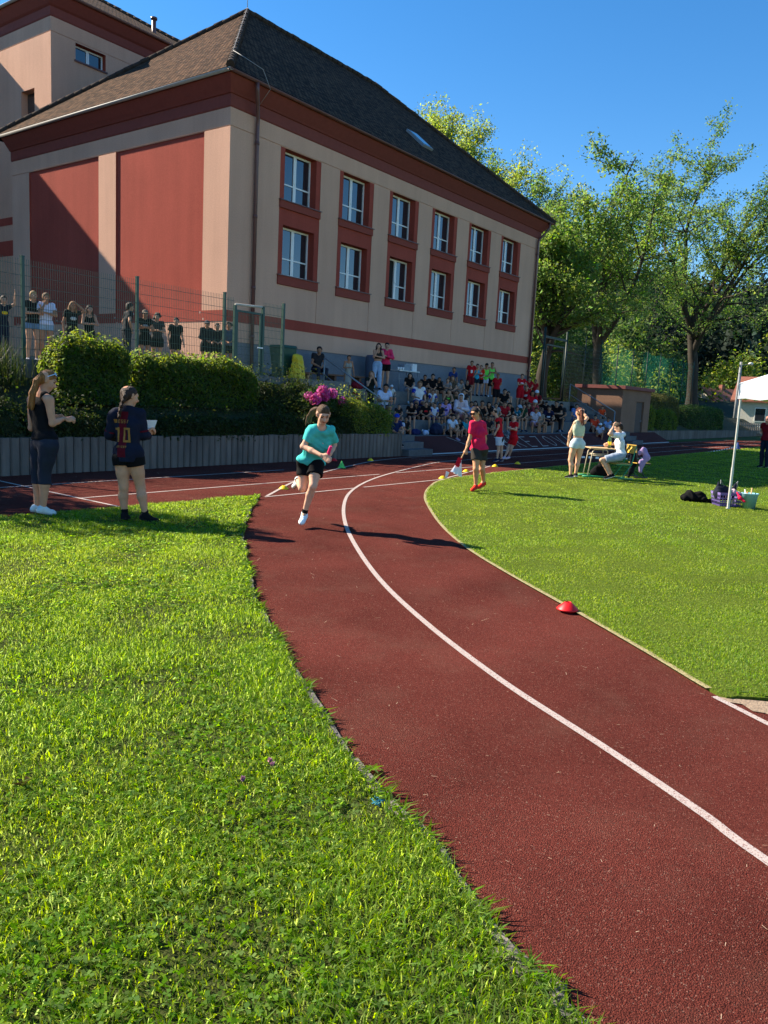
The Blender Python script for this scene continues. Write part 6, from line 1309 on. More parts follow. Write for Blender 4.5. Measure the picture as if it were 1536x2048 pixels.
# sunglasses
def glasses(J, label, up_=0., vox=1):
    hd, q = J['head'], J['k']; fh = unit(J['fh']); hu = unit(hd - J['neck']); lat = unit(np.cross(fh, hu)); fh = unit(np.cross(hu, lat)); c = hd + fh * .096 * q + hu * .012 * q
    if up_: fh2 = unit(fh * .75 + hu * .7); hu2 = unit(np.cross(lat, fh2)); c = hd + fh * .06 * q + hu * .105 * q
    else: fh2, hu2 = fh, hu
    m = MB()
    for s_ in (-1, 1):
        m.obox(c + lat * s_ * .034 * q, lat * .028 * q, hu2 * .02 * q, fh2 * .006); e = c + lat * s_ * .066 * q; m.obox((e + e - fh2 * .10 * q) / 2 + lat * s_ * .012 * q, fh2 * .05 * q, hu2 * .004, lat * .003)
    m.obox(c + hu2 * .008 * q, lat * .062 * q, hu2 * .004, fh2 * .004); single(m, 'sunglasses', glasses_m if not up_ else mat('silver_lens', (.5, .55, .6), .15, .05, metal=.6), label, 'sunglasses')
glasses(redw, 'dark sunglasses worn by the woman in the raspberry T-shirt'); glasses(vest, 'shiny sunglasses pushed up on the hair of the woman in the black vest', 1)
# pink backpack on the red woman's back is hidden; marker cones
def cone(p, c, label, sc=.82, flat=True):
    prof = [(.095, 0), (.1, .003), (.095, .01), (.06, .035), (.03, .055), (.026, .056), (.024, .05), (.05, .03), (.085, .004)] if flat else [(.13, 0), (.135, .004), (.1, .02), (.05, .1), (.018, .16), (.0, .165)]
    m = MB(); m.lathe([(r_ * sc * 1.05, z * sc * 1.35) for r_, z in prof], 24); o = m.build('marker_cone', mat('cone_%02x%02x%02x' % c, lin(c), .45, .05, spec=.4)); o.location = (float(p[0]), float(p[1]), float(p[2])); tag(o, label, 'cone', 'marker cones')
YL, GN, RD = (240, 200, 10), (92, 205, 90), (214, 22, 26)
cone(G(567.5, 978), YL, 'yellow marker cone by the trailing foot of the running girl'); cone(G(683, 935.5), GN, 'green marker cone on the shaded lane line', .7, False); cone(G(741, 921.5), YL, 'yellow marker cone standing near the end of the palisade wall')
cone(G(932, 944), YL, 'yellow marker cone under the hanging flag'); cone(G(990, 933.5), YL, 'sunlit yellow marker cone between the flag woman and the two red kits'); cone(G(1035, 928), YL, 'yellow marker cone in the shade by the girl in red kit'); cone(G(885, 957.5), YL, 'yellow marker cone next to a white scrap at the lawn tip')
cone(G(1135, 1219, .02), RD, 'red marker cone alone on the grass beside the track', .85); cone(G(668, 921.5), RD, 'dark red marker cone in the shade of the bank')
b = MB(); p = G(890, 957); b.add([p + V3(0, 0, .005), p + V3(.12, .02, .01), p + V3(.08, -.05, .13), p + V3(.02, .0, .16)], [(0, 1, 2), (0, 2, 3)]); single(b, 'paper_scrap', mat('white_paper', (.8, .8, .78)), 'crumpled white scrap leaning on a yellow cone', 'paper')

# school desk and chairs of the timekeepers
cream = mat('cream_tube', (.62, .52, .38), .4, .08, 8, 0, 1, .5); greenp = mat('green_tube', (.02, .26, .11), .4, .1, 8, 0, 1, .5); ply = mat('yellow_ply', (.58, .36, .06), .45, .12, 12, 0, 1, .4, stretch=(1, 6, 1)); deskm = mat('beech_top', (.62, .42, .22), .4, .12, 10, stretch=(1, 8, 1))
tp = YP(1201, 896, 18.55); zt = float(tp[2]); dx_, dy_ = cdir(1, .0), cdir(.0, 1.); tc0 = V3(tp[0], tp[1], 0)
tb = empty('school_desk', V3(tp[0], tp[1], .02), 'wooden-topped school desk on cream tube legs', 'desk')
b = MB(); b.obox(tc0 + V3(0, 0, zt), dx_ * .30, dy_ * .28, V3(0, 0, .011)); part(b, 'tabletop', deskm, tb, bevel=.006)
for s_ in (-1, 1):
    o_ = tc0 + dy_ * .2 * s_; b = MB(); b.tube([o_ + dx_ * -.30 + V3(0, 0, .06), o_ + dx_ * -.23 + V3(0, 0, zt - .09), o_ + dx_ * -.19 + V3(0, 0, zt - .03), o_ + dx_ * -.1 + V3(0, 0, zt - .025), o_ + dx_ * .08 + V3(0, 0, zt - .025), o_ + dx_ * .12 + V3(0, 0, zt - .06), o_ + dx_ * .125 + V3(0, 0, zt - .2)], .014, 8); b.tube([o_ - dx_ * .24 + V3(0, 0, zt - .17), o_ + dx_ * .125 + V3(0, 0, zt - .17)], .011, 8); part(b, 'leg', cream, tb)
    b = MB(); b.tube([o_ - dx_ * .42 + V3(0, 0, .045), o_ - dx_ * .2 + V3(0, 0, .055), o_ + dx_ * .2 + V3(0, 0, .045)], .024, 8); part(b, 'foot', greenp, tb)
b = MB(); b.obox(tc0 + V3(0, 0, zt - .14), dx_ * .2, dy_ * .2, V3(0, 0, .006)); part(b, 'shelf', cream, tb)
def chair(base, fdir, label, seat=.46, tube=greenp):
    f = unit(fdir); s = np.cross(f, UPZ); r = empty('school_chair', base, label, 'chair', 'school chairs'); B = np.asarray(base, float)
    b = MB(); b.obox(B + V3(0, 0, seat), f * .19, s * .19, V3(0, 0, .008)); part(b, 'seat', ply, r, bevel=.005)
    b = MB(); b.obox(B - f * .24 + V3(0, 0, seat + .34), f * .008 + V3(0, 0, .002), s * .19, V3(0, 0, .09) - f * .025); part(b, 'backrest', ply, r, bevel=.006)
    for k in (-1, 1):
        o_ = B + s * .19 * k; b = MB(); b.tube([o_ - f * .27 + V3(0, 0, seat + .42), o_ - f * .19 + V3(0, 0, seat - .0), o_ + f * .02 + V3(0, 0, .06), o_ + f * .08 + V3(0, 0, .03)], .0135, 8); b.tube([o_ - f * .19 + V3(0, 0, seat - .015), o_ + f * .18 + V3(0, 0, seat - .015)], .0125, 8); b.tube([o_ + f * .12 + V3(0, 0, .035), o_ - f * .25 + V3(0, 0, .035)], .016, 8); part(b, 'leg', tube, r)
    return r
seat_z = float(YP(1238, 927, 18.3)[2]); ch1 = YP(1240, 927, 18.3); chair(V3(ch1[0], ch1[1], .02), cdir(-.97, -.2), 'green-framed chair with a yellow back under the timekeeper', seat_z - .02)
ch2 = YP(1279, 927, 18.9); chair(V3(ch2[0], ch2[1], .02), cdir(.9, .3), 'empty dark-framed school chair hung with clothes', seat_z - .02, mat('dark_tube', (.02, .022, .025), .4))
# drink bottle
bp = YP(1218.5, 893, 18.5); bt_ = empty('drink_bottle', V3(bp[0], bp[1], zt + .012), 'clear bottle with a yellow label on the school desk', 'bottle')
b = MB(); b.lathe([(0, 0), (.038, .002), (.042, .02), (.042, .19), (.03, .235), (.014, .27), (.014, .285)], 18, bt_.location); part(b, 'bottle_body', mat('green_tinted_plastic', (.06, .2, .10), .12, .1, spec=.6, trans=.5), bt_)
b = MB(); b.lathe([(.0435, .07), (.0437, .15)], 18, bt_.location); part(b, 'bottle_label', mat('yellow_label', (.8, .68, .03), .5), bt_)
b = MB(); b.lathe([(.017, .28), (.017, .305), (0, .306)], 12, bt_.location); part(b, 'cap', mat('yellow_cap', (.75, .6, .05), .4), bt_)
# draped clothes: lumpy shells
def garment(name, chain, rad, col, label, cat, h=.012, noise=.006, k=.05, flat=None):
    pr = [prim(a, c, r0, r1, ax=flat, fac=1.9 if flat is not None else 1) for (a, r0), (c, r1) in zip(chain[:-1], chain[1:])]; b0 = min((p['a'] for p in pr), key=lambda p: p[2]); me = shell(name, pr, 0, h, col if not isinstance(col, tuple) else cloth(col), b0, k, noise=noise); o = obj(name, me, None, b0); return tag(o, label, cat)
q = lambda x, y, Y_: YP(x, y, Y_)
garment('jacket', [(q(1279, 906, 18.75), .05), (q(1288, 901, 18.75), .07), (q(1294, 915, 18.7), .075), (q(1284, 926, 18.68), .07), (q(1281, 941, 18.68), .05)], 0, (168, 142, 186), 'pale lilac jacket hung over the empty chair', 'jacket', flat=cdir(0, 1)); 
garment('dark_jacket', [(q(1266, 900, 18.9), .06), (q(1268, 925, 18.9), .09), (q(1262, 940, 18.85), .06), (q(1258, 952, 18.85), .04)], 0, (24, 28, 34), 'dark jacket hanging between the two chairs', 'jacket', flat=cdir(0, 1))
# bags
def bag(name, c, ax, ay, az, col, label, h=.014, cat='bag', noise=.006, extra=()):
    c = np.asarray(c, float); pr = [prim(c - ax * .6 + V3(0, 0, az * .5), c + ax * .6 + V3(0, 0, az * .5), az * .55, az * .5), prim(c - ax * .35 + V3(0, 0, az * .9), c + ax * .3 + V3(0, 0, az * .8), az * .4)] + [prim(c + np.asarray(a), c + np.asarray(e), r0, r1) for a, e, r0, r1 in extra]
    me = shell(name, pr, 0, h, cloth(col), c, .05, [(c + V3(0, 0, .0), V3(0, 0, -1))], (), noise); return tag(obj(name, me, None, c), label, cat)
bc = G(1200, 954, .02); bag('backpack', bc, cdir(.22, .05), 0, .22, (16, 16, 18), 'black backpack slumped under the school desk', extra=[(cdir(.02, .1) + V3(0, 0, .2), cdir(.04, .12) + V3(0, 0, .36), .1, .07)])
bc = G(1388, 1003, .02); bag('sports_bag', bc, cdir(.24, -.06), 0, .15, (14, 14, 16), 'flat black sports bag lying on the sunny grass', h=.01, noise=.008, extra=[(cdir(.28, -.08) + V3(0, 0, .05), cdir(.36, -.08) + V3(0, 0, .03), .05, .02)])
# purple basket with bags, blue bucket with sticks
cr = G(1452, 1011, .02); cb = empty('laundry_basket', cr, 'purple slatted plastic basket behind the canopy leg', 'basket')
lil = mat('purple_plastic', (.16, .11, .34), .4, .08, spec=.5); ex, ey = cdir(1, .08), cdir(-.08, 1); b = MB()
def rect(z, w1, w2): return [cr + ex * w1 * i + ey * w2 * j + V3(0, 0, z) for i, j in ((-1, -1), (1, -1), (1, 1), (-1, 1))]
for z0, z1, sc in ((0, .03, .0), (.075, .095, .01), (.135, .155, .018), (.2, .245, .03)):
    A, B_ = rect(z0, .19 + sc, .14 + sc), rect(z1, .192 + sc, .142 + sc); A2, B2 = rect(z0, .182 + sc, .132 + sc), rect(z1, .184 + sc, .134 + sc)
    for i in range(4): j = (i + 1) % 4; b.add([A[i], A[j], B_[j], B_[i], A2[i], A2[j], B2[j], B2[i]], [(0, 1, 2, 3), (7, 6, 5, 4), (3, 2, 6, 7), (0, 4, 5, 1)])
for i in range(4):
    A, B_ = rect(0, .19, .14), rect(.24, .22, .17); j = (i + 1) % 4
    for t_ in np.linspace(0, 1, 9): b.tube([A[i] + (A[j] - A[i]) * t_, B_[i] + (B_[j] - B_[i]) * t_], .0055, 5)
b.poly(rect(.006, .185, .135)); part(b, 'basket_body', lil, cb)
bag('holdall', cr + V3(0, 0, .1) - ex * .05, ex * .16, 0, .2, (30, 34, 48), 'dark blue holdall stuffed into the purple basket', extra=[(-ex * .12 + V3(0, 0, .22), -ex * .14 + V3(0, 0, .33), .05, .015), (ex * .17 + V3(0, 0, .2), ex * .18 + V3(0, 0, .34), .05, .015)])
b = MB(); b.tube([cr - ex * .13 + V3(0, 0, .25), cr - ex * .15 + V3(0, 0, .46), cr - ex * .07 + V3(0, 0, .32)], .008, 6); b.tube([cr + ex * .15 + V3(0, 0, .25), cr + ex * .17 + V3(0, 0, .45), cr + ex * .1 + V3(0, 0, .36)], .008, 6); single(b, 'bag_strap', cloth((150, 150, 152)), 'grey carrying loops sticking out of the purple basket', 'strap')
garment('sweater', [(cr + ex * .0 + V3(0, -.1, .27), .05), (cr + ex * .06 + V3(0, -.12, .22), .05)], 0, (206, 176, 186), 'pale pink garment on the rim of the basket', 'clothing', .01)
tex, tey = cdir(.71, -.7), cdir(.7, .71)
bk = G(1497, 1017, .02); bu = empty('bucket', bk, 'light blue plastic bucket standing next to the purple basket', 'bucket')
b = MB(); b.lathe([(0, .004), (.095, .004), (.1, 0), (.135, .26), (.145, .265), (.145, .275), (.13, .275), (.095, .01)], 26, bk); part(b, 'bucket_body', mat('sky_blue_plastic', (.24, .5, .58), .4, .05, spec=.5), bu)
for k in range(4):
    a = k * 1.4; b = MB(); b.tube([bk + V3(.05 * math.cos(a), .05 * math.sin(a), .1), bk + V3(.10 * math.cos(a), .10 * math.sin(a), .36 - .03 * k)], .012, 8); single(b, 'relay_baton', [mat('raw_wood', (.55, .36, .18), .6), mat('white_plastic', (.75, .74, .7), .4), mat('orange_wood', (.6, .25, .06), .5), mat('white_plastic', (.75, .74, .7), .4)][k], ['wooden stick with a plain grain poking out of the bucket', 'upright white stick at the back of the bucket', 'orange-brown stick in the blue bucket', 'white stick leaning over the rim of the bucket'][k], 'stick', 'sticks in the bucket')
garment('strap', [(q(1474, 985, 13.9), .012), (q(1480, 996, 13.75), .022), (q(1489, 1003, 13.7), .02)], 0, (206, 26, 66), 'crimson strap hanging from the basket over the bucket', 'strap', .008, .0)

# white canopy at the picture edge
lp = G(1456, 1017, .02); tn = empty('canopy_tent', lp, 'white pop-up canopy on a pale square leg', 'tent'); white_fab = mat('white_canopy_fabric', (.74, .76, .8), .7, .06, 5, .2, 20); alu = mat('pale_steel', (.55, .55, .52), .45, .08, 8, 0, 1, .5, .3)
b = MB(); b.obox(lp + V3(0, 0, .98), ex * .0135, ey * .0135, V3(0, 0, .98)); b.obox(lp + V3(0, 0, .36), ex * .017, ey * .017, V3(0, 0, .36)); b.obox(lp + V3(0, 0, .006), ex * .03, ey * .03, V3(0, 0, .006)); part(b, 'leg', alu, tn)
ex, ey = tex, tey; c2 = lp + ex * 3.0; c3 = lp + ex * 3.0 + ey * 3.0; c4 = lp + ey * 3.0
for c_ in (c2, c3, c4): b = MB(); b.obox(c_ + V3(0, 0, .98), ex * .017, ey * .017, V3(0, 0, .98)); part(b, 'leg', alu, tn)
b = MB(); o_ = .04; cs = [lp - ex * o_ - ey * o_, c2 + ex * o_ - ey * o_, c3 + ex * o_ + ey * o_, c4 - ex * o_ + ey * o_]; apex = (lp + c3) / 2 + V3(0, 0, 2.95)
for i in range(4):
    A, B_ = cs[i], cs[(i + 1) % 4]; n_ = 24; vs = []; nr = unit(np.cross(UPZ, B_ - A))
    for j, z in enumerate((1.90, 2.02, 2.17)):
        for k in range(n_ + 1): t_ = k / n_; vs.append(A + (B_ - A) * t_ + V3(0, 0, z + (.012 * math.sin(k * 1.7) if j == 0 else 0)) + nr * .015 * math.sin(k * 1.1 + j))
    b.add(vs, [(j * (n_ + 1) + k, j * (n_ + 1) + k + 1, (j + 1) * (n_ + 1) + k + 1, (j + 1) * (n_ + 1) + k) for j in range(2) for k in range(n_)], 0, True)
    b.add([A + V3(0, 0, 2.165), B_ + V3(0, 0, 2.165), apex], [(0, 1, 2)])
part(b, 'canopy', white_fab, tn)
# striped tape strung along the inner edge of the track
def tape(pts, label):
    m = MB(); P_ = catmull(np.array([np.append(p, 0)[:3] for p in pts]), 24); acc = np.concatenate([[0], np.cumsum(np.linalg.norm(np.diff(P_, axis=0), axis=1))]); n_ = int(acc[-1] / .22)
    for k in range(n_):
        a, c = [np.array([np.interp(s_, acc, P_[:, i]) for i in range(3)]) for s_ in (k * acc[-1] / n_, (k + 1) * acc[-1] / n_)]; tw = .5 + .5 * math.sin(k * .35)
        hv = V3(0, 0, .034) * (.55 + .45 * tw); m.add([a - hv, c - hv, c + hv, a + hv], [(0, 1, 2, 3)], k % 2)
    return single(m, 'barrier_tape', [mat('tape_white', (.8, .8, .78), .5), mat('tape_black', (.025, .025, .03), .5)], label, 'tape')
T3 = lambda px, py, t: onT(px, py, t)
tape([T3(1163, 914, 8.3), T3(1230, 917, 8.5), T3(1298, 917, 8.6), T3(1363, 913.5, 8.6), T3(1427, 903, 8.6), T3(1474, 893, 8.6)], 'sagging black and white barrier tape along the edge of the track')
st_ = T3(1475, 893, 8.6); b = MB(); b.tube([(st_[0], st_[1], 0), (st_[0], st_[1], st_[2] + .05)], .02, 8); b.lathe([(.16, 0), (.16, .03), (.1, .1), (.03, .34), (.0, .35)], 16, (st_[0], st_[1], 0)); single(b, 'tape_stand', mat('blue_cone', (.03, .06, .2), .5), 'dark blue cone stand holding the end of the tape', 'stand')
# beside the gate: green bin, yellow cover, bench, planter things, folding table
bw = onT(565, 740, 1.0); gb = empty('green_wheelie_bin', (bw[0], -1.0, 1.95), 'dark green wheelie bin behind the gate', 'bin'); gmat = mat('bin_green', (.012, .06, .035), .5, .08, spec=.4); B0 = np.array(gb.location)
b = MB(); 
def frus(mb, c, w0, d0, w1, d1, z0, z1, mi=0): 
    v = [c + V3(i * w0, j * d0, z0) for i, j in ((-1, -1), (1, -1), (1, 1), (-1, 1))] + [c + V3(i * w1, j * d1, z1) for i, j in ((-1, -1), (1, -1), (1, 1), (-1, 1))]; mb.add(v, [(3, 2, 1, 0), (4, 5, 6, 7)] + [(k, (k + 1) % 4, 4 + (k + 1) % 4, 4 + k) for k in range(4)], mi)
frus(b, B0, .2, .22, .27, .3, .06, .95); part(b, 'bin_body', gmat, gb, bevel=.02)
b = MB(); frus(b, B0, .29, .32, .27, .28, .955, 1.03); part(b, 'lid', gmat, gb, bevel=.02)
for k in (-1, 1): b = MB(); b.tube([B0 + V3(.2 * k, .22, .09), B0 + V3(.25 * k, .22, .09)], .09, 14); part(b, 'wheel', mat('black_rubber', (.02, .02, .02), .8), gb)
yc = onT(592, 760, 1.5); ys = np.array([yc[0], -1.5, 1.75])
me = shell('yellow_cover', [prim(ys + V3(0, 0, .15), ys + V3(.05, 0, .8), .27, .17), prim(ys + V3(-.1, 0, .9), ys + V3(.14, 0, .88), .07, .06), prim(ys + V3(-.26, 0, .0), ys + V3(.22, 0, .0), .2)], 0, .016, mat('yellow_tarp', (.62, .44, .02), .45, .15, 5, .4, 12), ys, .06, [(ys + V3(0, 0, .02), V3(0, 0, -1))], (), .01); tag(obj('yellow_cover', me, None, ys), 'bright yellow plastic cover draped over a stack near the wall', 'cover')
wood = mat('bench_wood', (.19, .09, .05), .7, .2, 10, stretch=(.3, 6, 1))
bn0, bn1 = onT(600, 765, .55)[0], onT(720, 765, .55)[0]; bn = empty('bench', ((bn0 + bn1) / 2, -.55, 1.85), 'low brown bench along the pebbledash wall', 'bench')
b = MB(); b.box(bn0, bn1, -.75, -.35, 2.23, 2.28); part(b, 'seat', wood, bn, bevel=.008)
for x_ in (bn0 + .2, (bn0 + bn1) / 2, bn1 - .2): b = MB(); b.box(x_ - .05, x_ + .05, -.72, -.38, 1.85, 2.23); part(b, 'leg', wood, bn)
rbq = onT(712, 775, 1.2); bag('sports_bag', (rbq[0], -1.25, 1.85), V3(.3, 0, 0), 0, .2, (120, 22, 34), 'dark red sports bag on the terrace by the bench', .02); rb2 = onT(716, 800, 2.0); bag('backpack', (rb2[0], -1.9, 1.4), V3(.2, 0, 0), 0, .26, (150, 18, 36), 'red backpack on the step behind the handrail', .02)
blq = onT(743, 715, .35); b = MB(); b.lathe([(0, 0), (.24, 0), (.25, .05), (.25, 1.12), (.2, 1.2), (0, 1.21)], 22, (blq[0], -.4, 1.85)); single(b, 'rain_barrel', mat('grey_blue_plastic', (.07, .09, .13), .5, .08), 'grey-blue rain barrel against the wall beside the long-haired woman', 'barrel')
ta, tb2 = onT(785, 745, .9)[0], onT(826, 750, .9)[0]; ft_ = empty('folding_table', ((ta + tb2) / 2, -.9, 1.85), 'folding table with boxes and cups by the school wall', 'table')
b = MB(); b.box(ta, tb2, -1.2, -.6, 2.56, 2.6); part(b, 'tabletop', mat('white_laminate', (.55, .56, .55), .4, .05), ft_, bevel=.006)
for x_ in (ta + .06, tb2 - .06):
    for y_ in (-1.15, -.65): b = MB(); b.tube([(x_, y_, 1.85), (x_, y_, 2.56)], .014, 8); part(b, 'leg', rail_m, ft_)
b = MB(); b.tube([(ta + .06, -1.15, 2.3), (tb2 - .06, -1.15, 2.3)], .01, 6); part(b, 'rail', rail_m, ft_)
b = MB(); b.box(tb2 - .34, tb2 - .06, -1.1, -.8, 2.602, 2.86); single(b, 'white_box', mat('white_card', (.7, .71, .72), .6), 'white box at the far end of the folding table', 'box', bevel=.01)
b = MB(); b.box(ta + .5, tb2 - .42, -1.05, -.75, 2.602, 2.82); single(b, 'grey_crate', mat('blue_grey_plastic', (.2, .25, .3), .5), 'blue-grey crate on the folding table beside the white box', 'crate', bevel=.015)
for k in range(6): 
    b = MB(); b.lathe([(0, 0), (.03, 0), (.038, .1), (.034, .1), (.027, .006)], 12, (ta + .08 + .075 * k, -1.08 + .05 * (k % 2), 2.602)); tag(single(b, 'paper_cup', mat('white_paper', (.8, .8, .78)), 'white cup in the row along the front edge of the folding table', 'cup', 'cups on the folding table'))
# bags on the steps
pq = onT(868, 862, 3.4); bag('backpack', (onT(875, 860, 3.5)[0], -3.45, .5), V3(.17, 0, 0), 0, .3, (38, 44, 66), 'big dark blue backpack with pale piping on the lowest step', .02, extra=[(V3(0, -.14, .12), V3(0, -.14, .25), .1, .08)])
bag('carrier_bag', (onT(851, 868, 3.5)[0], -3.5, .5), V3(.13, 0, 0), 0, .13, (170, 186, 214), 'pale blue plastic bag lying next to the dark backpack', .018)
bag('sports_bag', (onT(831, 866, 3.4)[0], -3.4, .5), V3(.26, 0, 0), 0, .15, (30, 36, 84), 'navy sports bag on the lowest step', .02); bag('satchel', (onT(815, 858, 3.4)[0], -3.35, .5), V3(.12, 0, 0), 0, .2, (26, 96, 52), 'green satchel behind the boy in the blue cap', .02)
bag('satchel', (onT(809, 875, 3.7)[0], -3.55, .5), V3(.08, 0, 0), 0, .09, (206, 206, 30), 'small neon yellow pouch by the lowest step', .016); bag('dark_bag', (onT(848, 822, 2.7)[0], -2.65, .95), V3(.18, 0, 0), 0, .28, (18, 18, 22), 'black bag between the boys on the lower seats', .02); bag('white_sack', (onT(1041, 797, 2.0)[0], -2.0, 1.4), V3(.15, 0, 0), 0, .16, (196, 196, 202), 'white bag between the red kits', .02)

# ------------------------------------------------------------------ beyond: lamp, cottage, roofs, picket fence
lb = YP(1468, 850, 70); lm_ = empty('street_lamp', (lb[0], lb[1], .2), 'grey concrete street lamp beyond the hedge', 'street lamp'); L0 = np.array(lm_.location); htop = float(YP(1484, 724, 70)[2]) - .2
b = MB(); b.tube([L0, L0 + V3(0, 0, htop)], [.17, .11], 10); part(b, 'pole', concrete_m, lm_)
b = MB(); b.tube([L0 + V3(0, 0, htop - .3), L0 + cdir(.7, 0) + V3(0, 0, htop - .15)], .035, 6); part(b, 'arm', rail_m, lm_)
b = MB(); hc_ = L0 + cdir(.85, 0) + V3(0, 0, htop - .12); b.ell(hc_, .34, .2, .13, 12, 8); part(b, 'lamp_head', mat('lamp_glass', (.7, .7, .66), .3), lm_)
brick_w = mat('white_block_wall', (.55, .52, .47), .9, .1, 8, .4, 30); rtile = mat('orange_tiles', (.24, .09, .06), .85, .25, 6, .5, 14)
def house(name, px, Yd, wd, dp, hw, hr, zb, label, rz, wallm, roofm):
    c = YP(px, 800, Yd); r_ = empty(name, (c[0], c[1], zb), label, 'house'); X_, Y_ = cdir(math.cos(rz), math.sin(rz)), cdir(-math.sin(rz), math.cos(rz)); O = np.array(r_.location)
    b = MB(); b.obox(O + V3(0, 0, hw / 2), X_ * wd / 2, Y_ * dp / 2, V3(0, 0, hw / 2)); G0 = [O + X_ * wd / 2 * s_ + Y_ * dp / 2 * t_ + V3(0, 0, hw) for s_ in (-1, 1) for t_ in (-1, 1)]; Rg = [O + X_ * wd / 2 * s_ + V3(0, 0, hw + hr) for s_ in (-1, 1)]
    b.add([G0[0], G0[1], Rg[0]], [(0, 1, 2)]); b.add([G0[2], G0[3], Rg[1]], [(0, 1, 2)]); part(b, 'wall', wallm, r_)
    b = MB(); e = .4
    for t_ in (-1, 1):
        a_, c_ = [O + X_ * (wd / 2 + e) * s_ + Y_ * (dp / 2 + e) * t_ + V3(0, 0, hw - e * hr / (dp / 2)) for s_ in (-1, 1)]; d_, f_ = [O + X_ * (wd / 2 + e) * s_ + V3(0, 0, hw + hr) for s_ in (1, -1)]
        for dz in (0, .16): b.add([p_ + V3(0, 0, dz + .02) for p_ in (a_, c_, d_, f_)], [(0, 1, 2, 3)])
        b.add([a_ + V3(0, 0, .02), c_ + V3(0, 0, .02), c_ + V3(0, 0, .18), a_ + V3(0, 0, .18)], [(0, 1, 2, 3)])
    part(b, 'roof', roofm, r_)
    for s_ in (-.25, .25):
        b = MB(); b.obox(O + X_ * wd * s_ - Y_ * (dp / 2 + .02) + V3(0, 0, hw * .55), X_ * .5, Y_ * .03, V3(0, 0, .65)); w__ = part(b, 'window', frame_m, r_); b = MB(); b.obox(O + X_ * wd * s_ - Y_ * (dp / 2 + .055) + V3(0, 0, hw * .55), X_ * .42, Y_ * .01, V3(0, 0, .57)); part(b, 'pane', glass, r_, w__)
    b = MB(); b.obox(O + X_ * wd * .15 + V3(0, 0, hw + hr), X_ * .3, Y_ * .3, V3(0, 0, .7)); part(b, 'chimney', rtile, r_, None)
    return r_
house('cottage', 1585, 76, 9, 7, 3.0, 2.1, .1, 'white block cottage with an orange tiled roof behind the canopy', -.55, brick_w, rtile)
house('house', 1432, 112, 6, 6, 3.2, 2.2, -.4, 'house with a small red roof among the trees', .5, mat('cream_wall', (.6, .56, .48), .9), rtile)
house('grey_house', 1345, 125, 11, 8, 4.0, 2.6, -.5, 'grey-roofed house with a pale gable seen through the net', .9, mat('pale_gable', (.75, .75, .74), .9), mat('grey_slate', (.14, .14, .145), .8, .2, 8))
pf = empty('picket_fence', YP(1480, 855, 66) * V3(1, 1, 0) + V3(0, 0, .15), 'weathered wooden picket fence in front of the cottage', 'fence'); b = MB(); pw_ = mat('grey_wood', (.3, .24, .19), .9, .25, 12)
for k in range(34): p = np.array(pf.location) + cdir(1, .12) * (-1.8 + k * .17); b.obox(p + V3(0, 0, .45), cdir(.05, 0), cdir(0, .012), V3(0, 0, .45))
part(b, 'pickets', pw_, pf); b = MB(); p = np.array(pf.location) + cdir(1, .12) * 1.1; b.obox(p + V3(0, 0, .3) + cdir(0, .05), cdir(3, .36), cdir(0, .02), V3(0, 0, .04)); part(b, 'rail', pw_, pf); b = MB(); b.obox(p + V3(0, 0, .72) + cdir(0, .05), cdir(3, .36), cdir(0, .02), V3(0, 0, .04)); part(b, 'rail', pw_, pf)
# ------------------------------------------------------------------ grass, clover, straw bits: too many to count, one object for each lawn
blade_m = leaf_mat('grass_blade', (.095, .19, .008), (.44, .64, .016), .52, .8, .5, .06, .022)
blade_i = leaf_mat('infield_blade', (.125, .215, .012), (.44, .62, .032), .5, .85, .25, .05, .025)
clover_m = leaf_mat('clover_leaf', (.105, .21, .012), (.38, .68, .012), .5, .85, .35, .05, .03)
def inside(P, poly):
    x, y = P[:, 0], P[:, 1]; poly = np.asarray(poly); ins = np.zeros(len(P), bool); x1, y1 = poly[-1]
    for x2, y2 in poly:
        c = ((y1 > y) != (y2 > y)); xi = (x2 - x1) * (y - y1) / (y2 - y1 + 1e-12) + x1; ins ^= c & (x < xi); x1, y1 = x2, y2
    return ins
def scatter(poly, dens, dmin, dmax, r, mx=170):
    """points on a lawn at camera distances dmin..dmax, inside the view with a margin for a step aside"""
    half = .62 if dmax < 6 else .85; n = int(dens * (dmax ** 2 - dmin ** 2) * half)
    y = np.sqrt(r.uniform(dmin ** 2, dmax ** 2, n)); x = y * r.uniform(-half, half, n)
    W = np.array([x, y]).T - CC; P = np.stack([W @ UU, -(W @ NN)], 1); return P[inside(P, poly)]
def lawn_noise(P, s, ph): return .5 + .25 * (np.sin(P[:, 0] * s + 1.7 * np.sin(P[:, 1] * s * .63 + ph)) + np.sin(P[:, 1] * s * 1.27 + ph * 2 + 1.3 * np.sin(P[:, 0] * s * .8)))
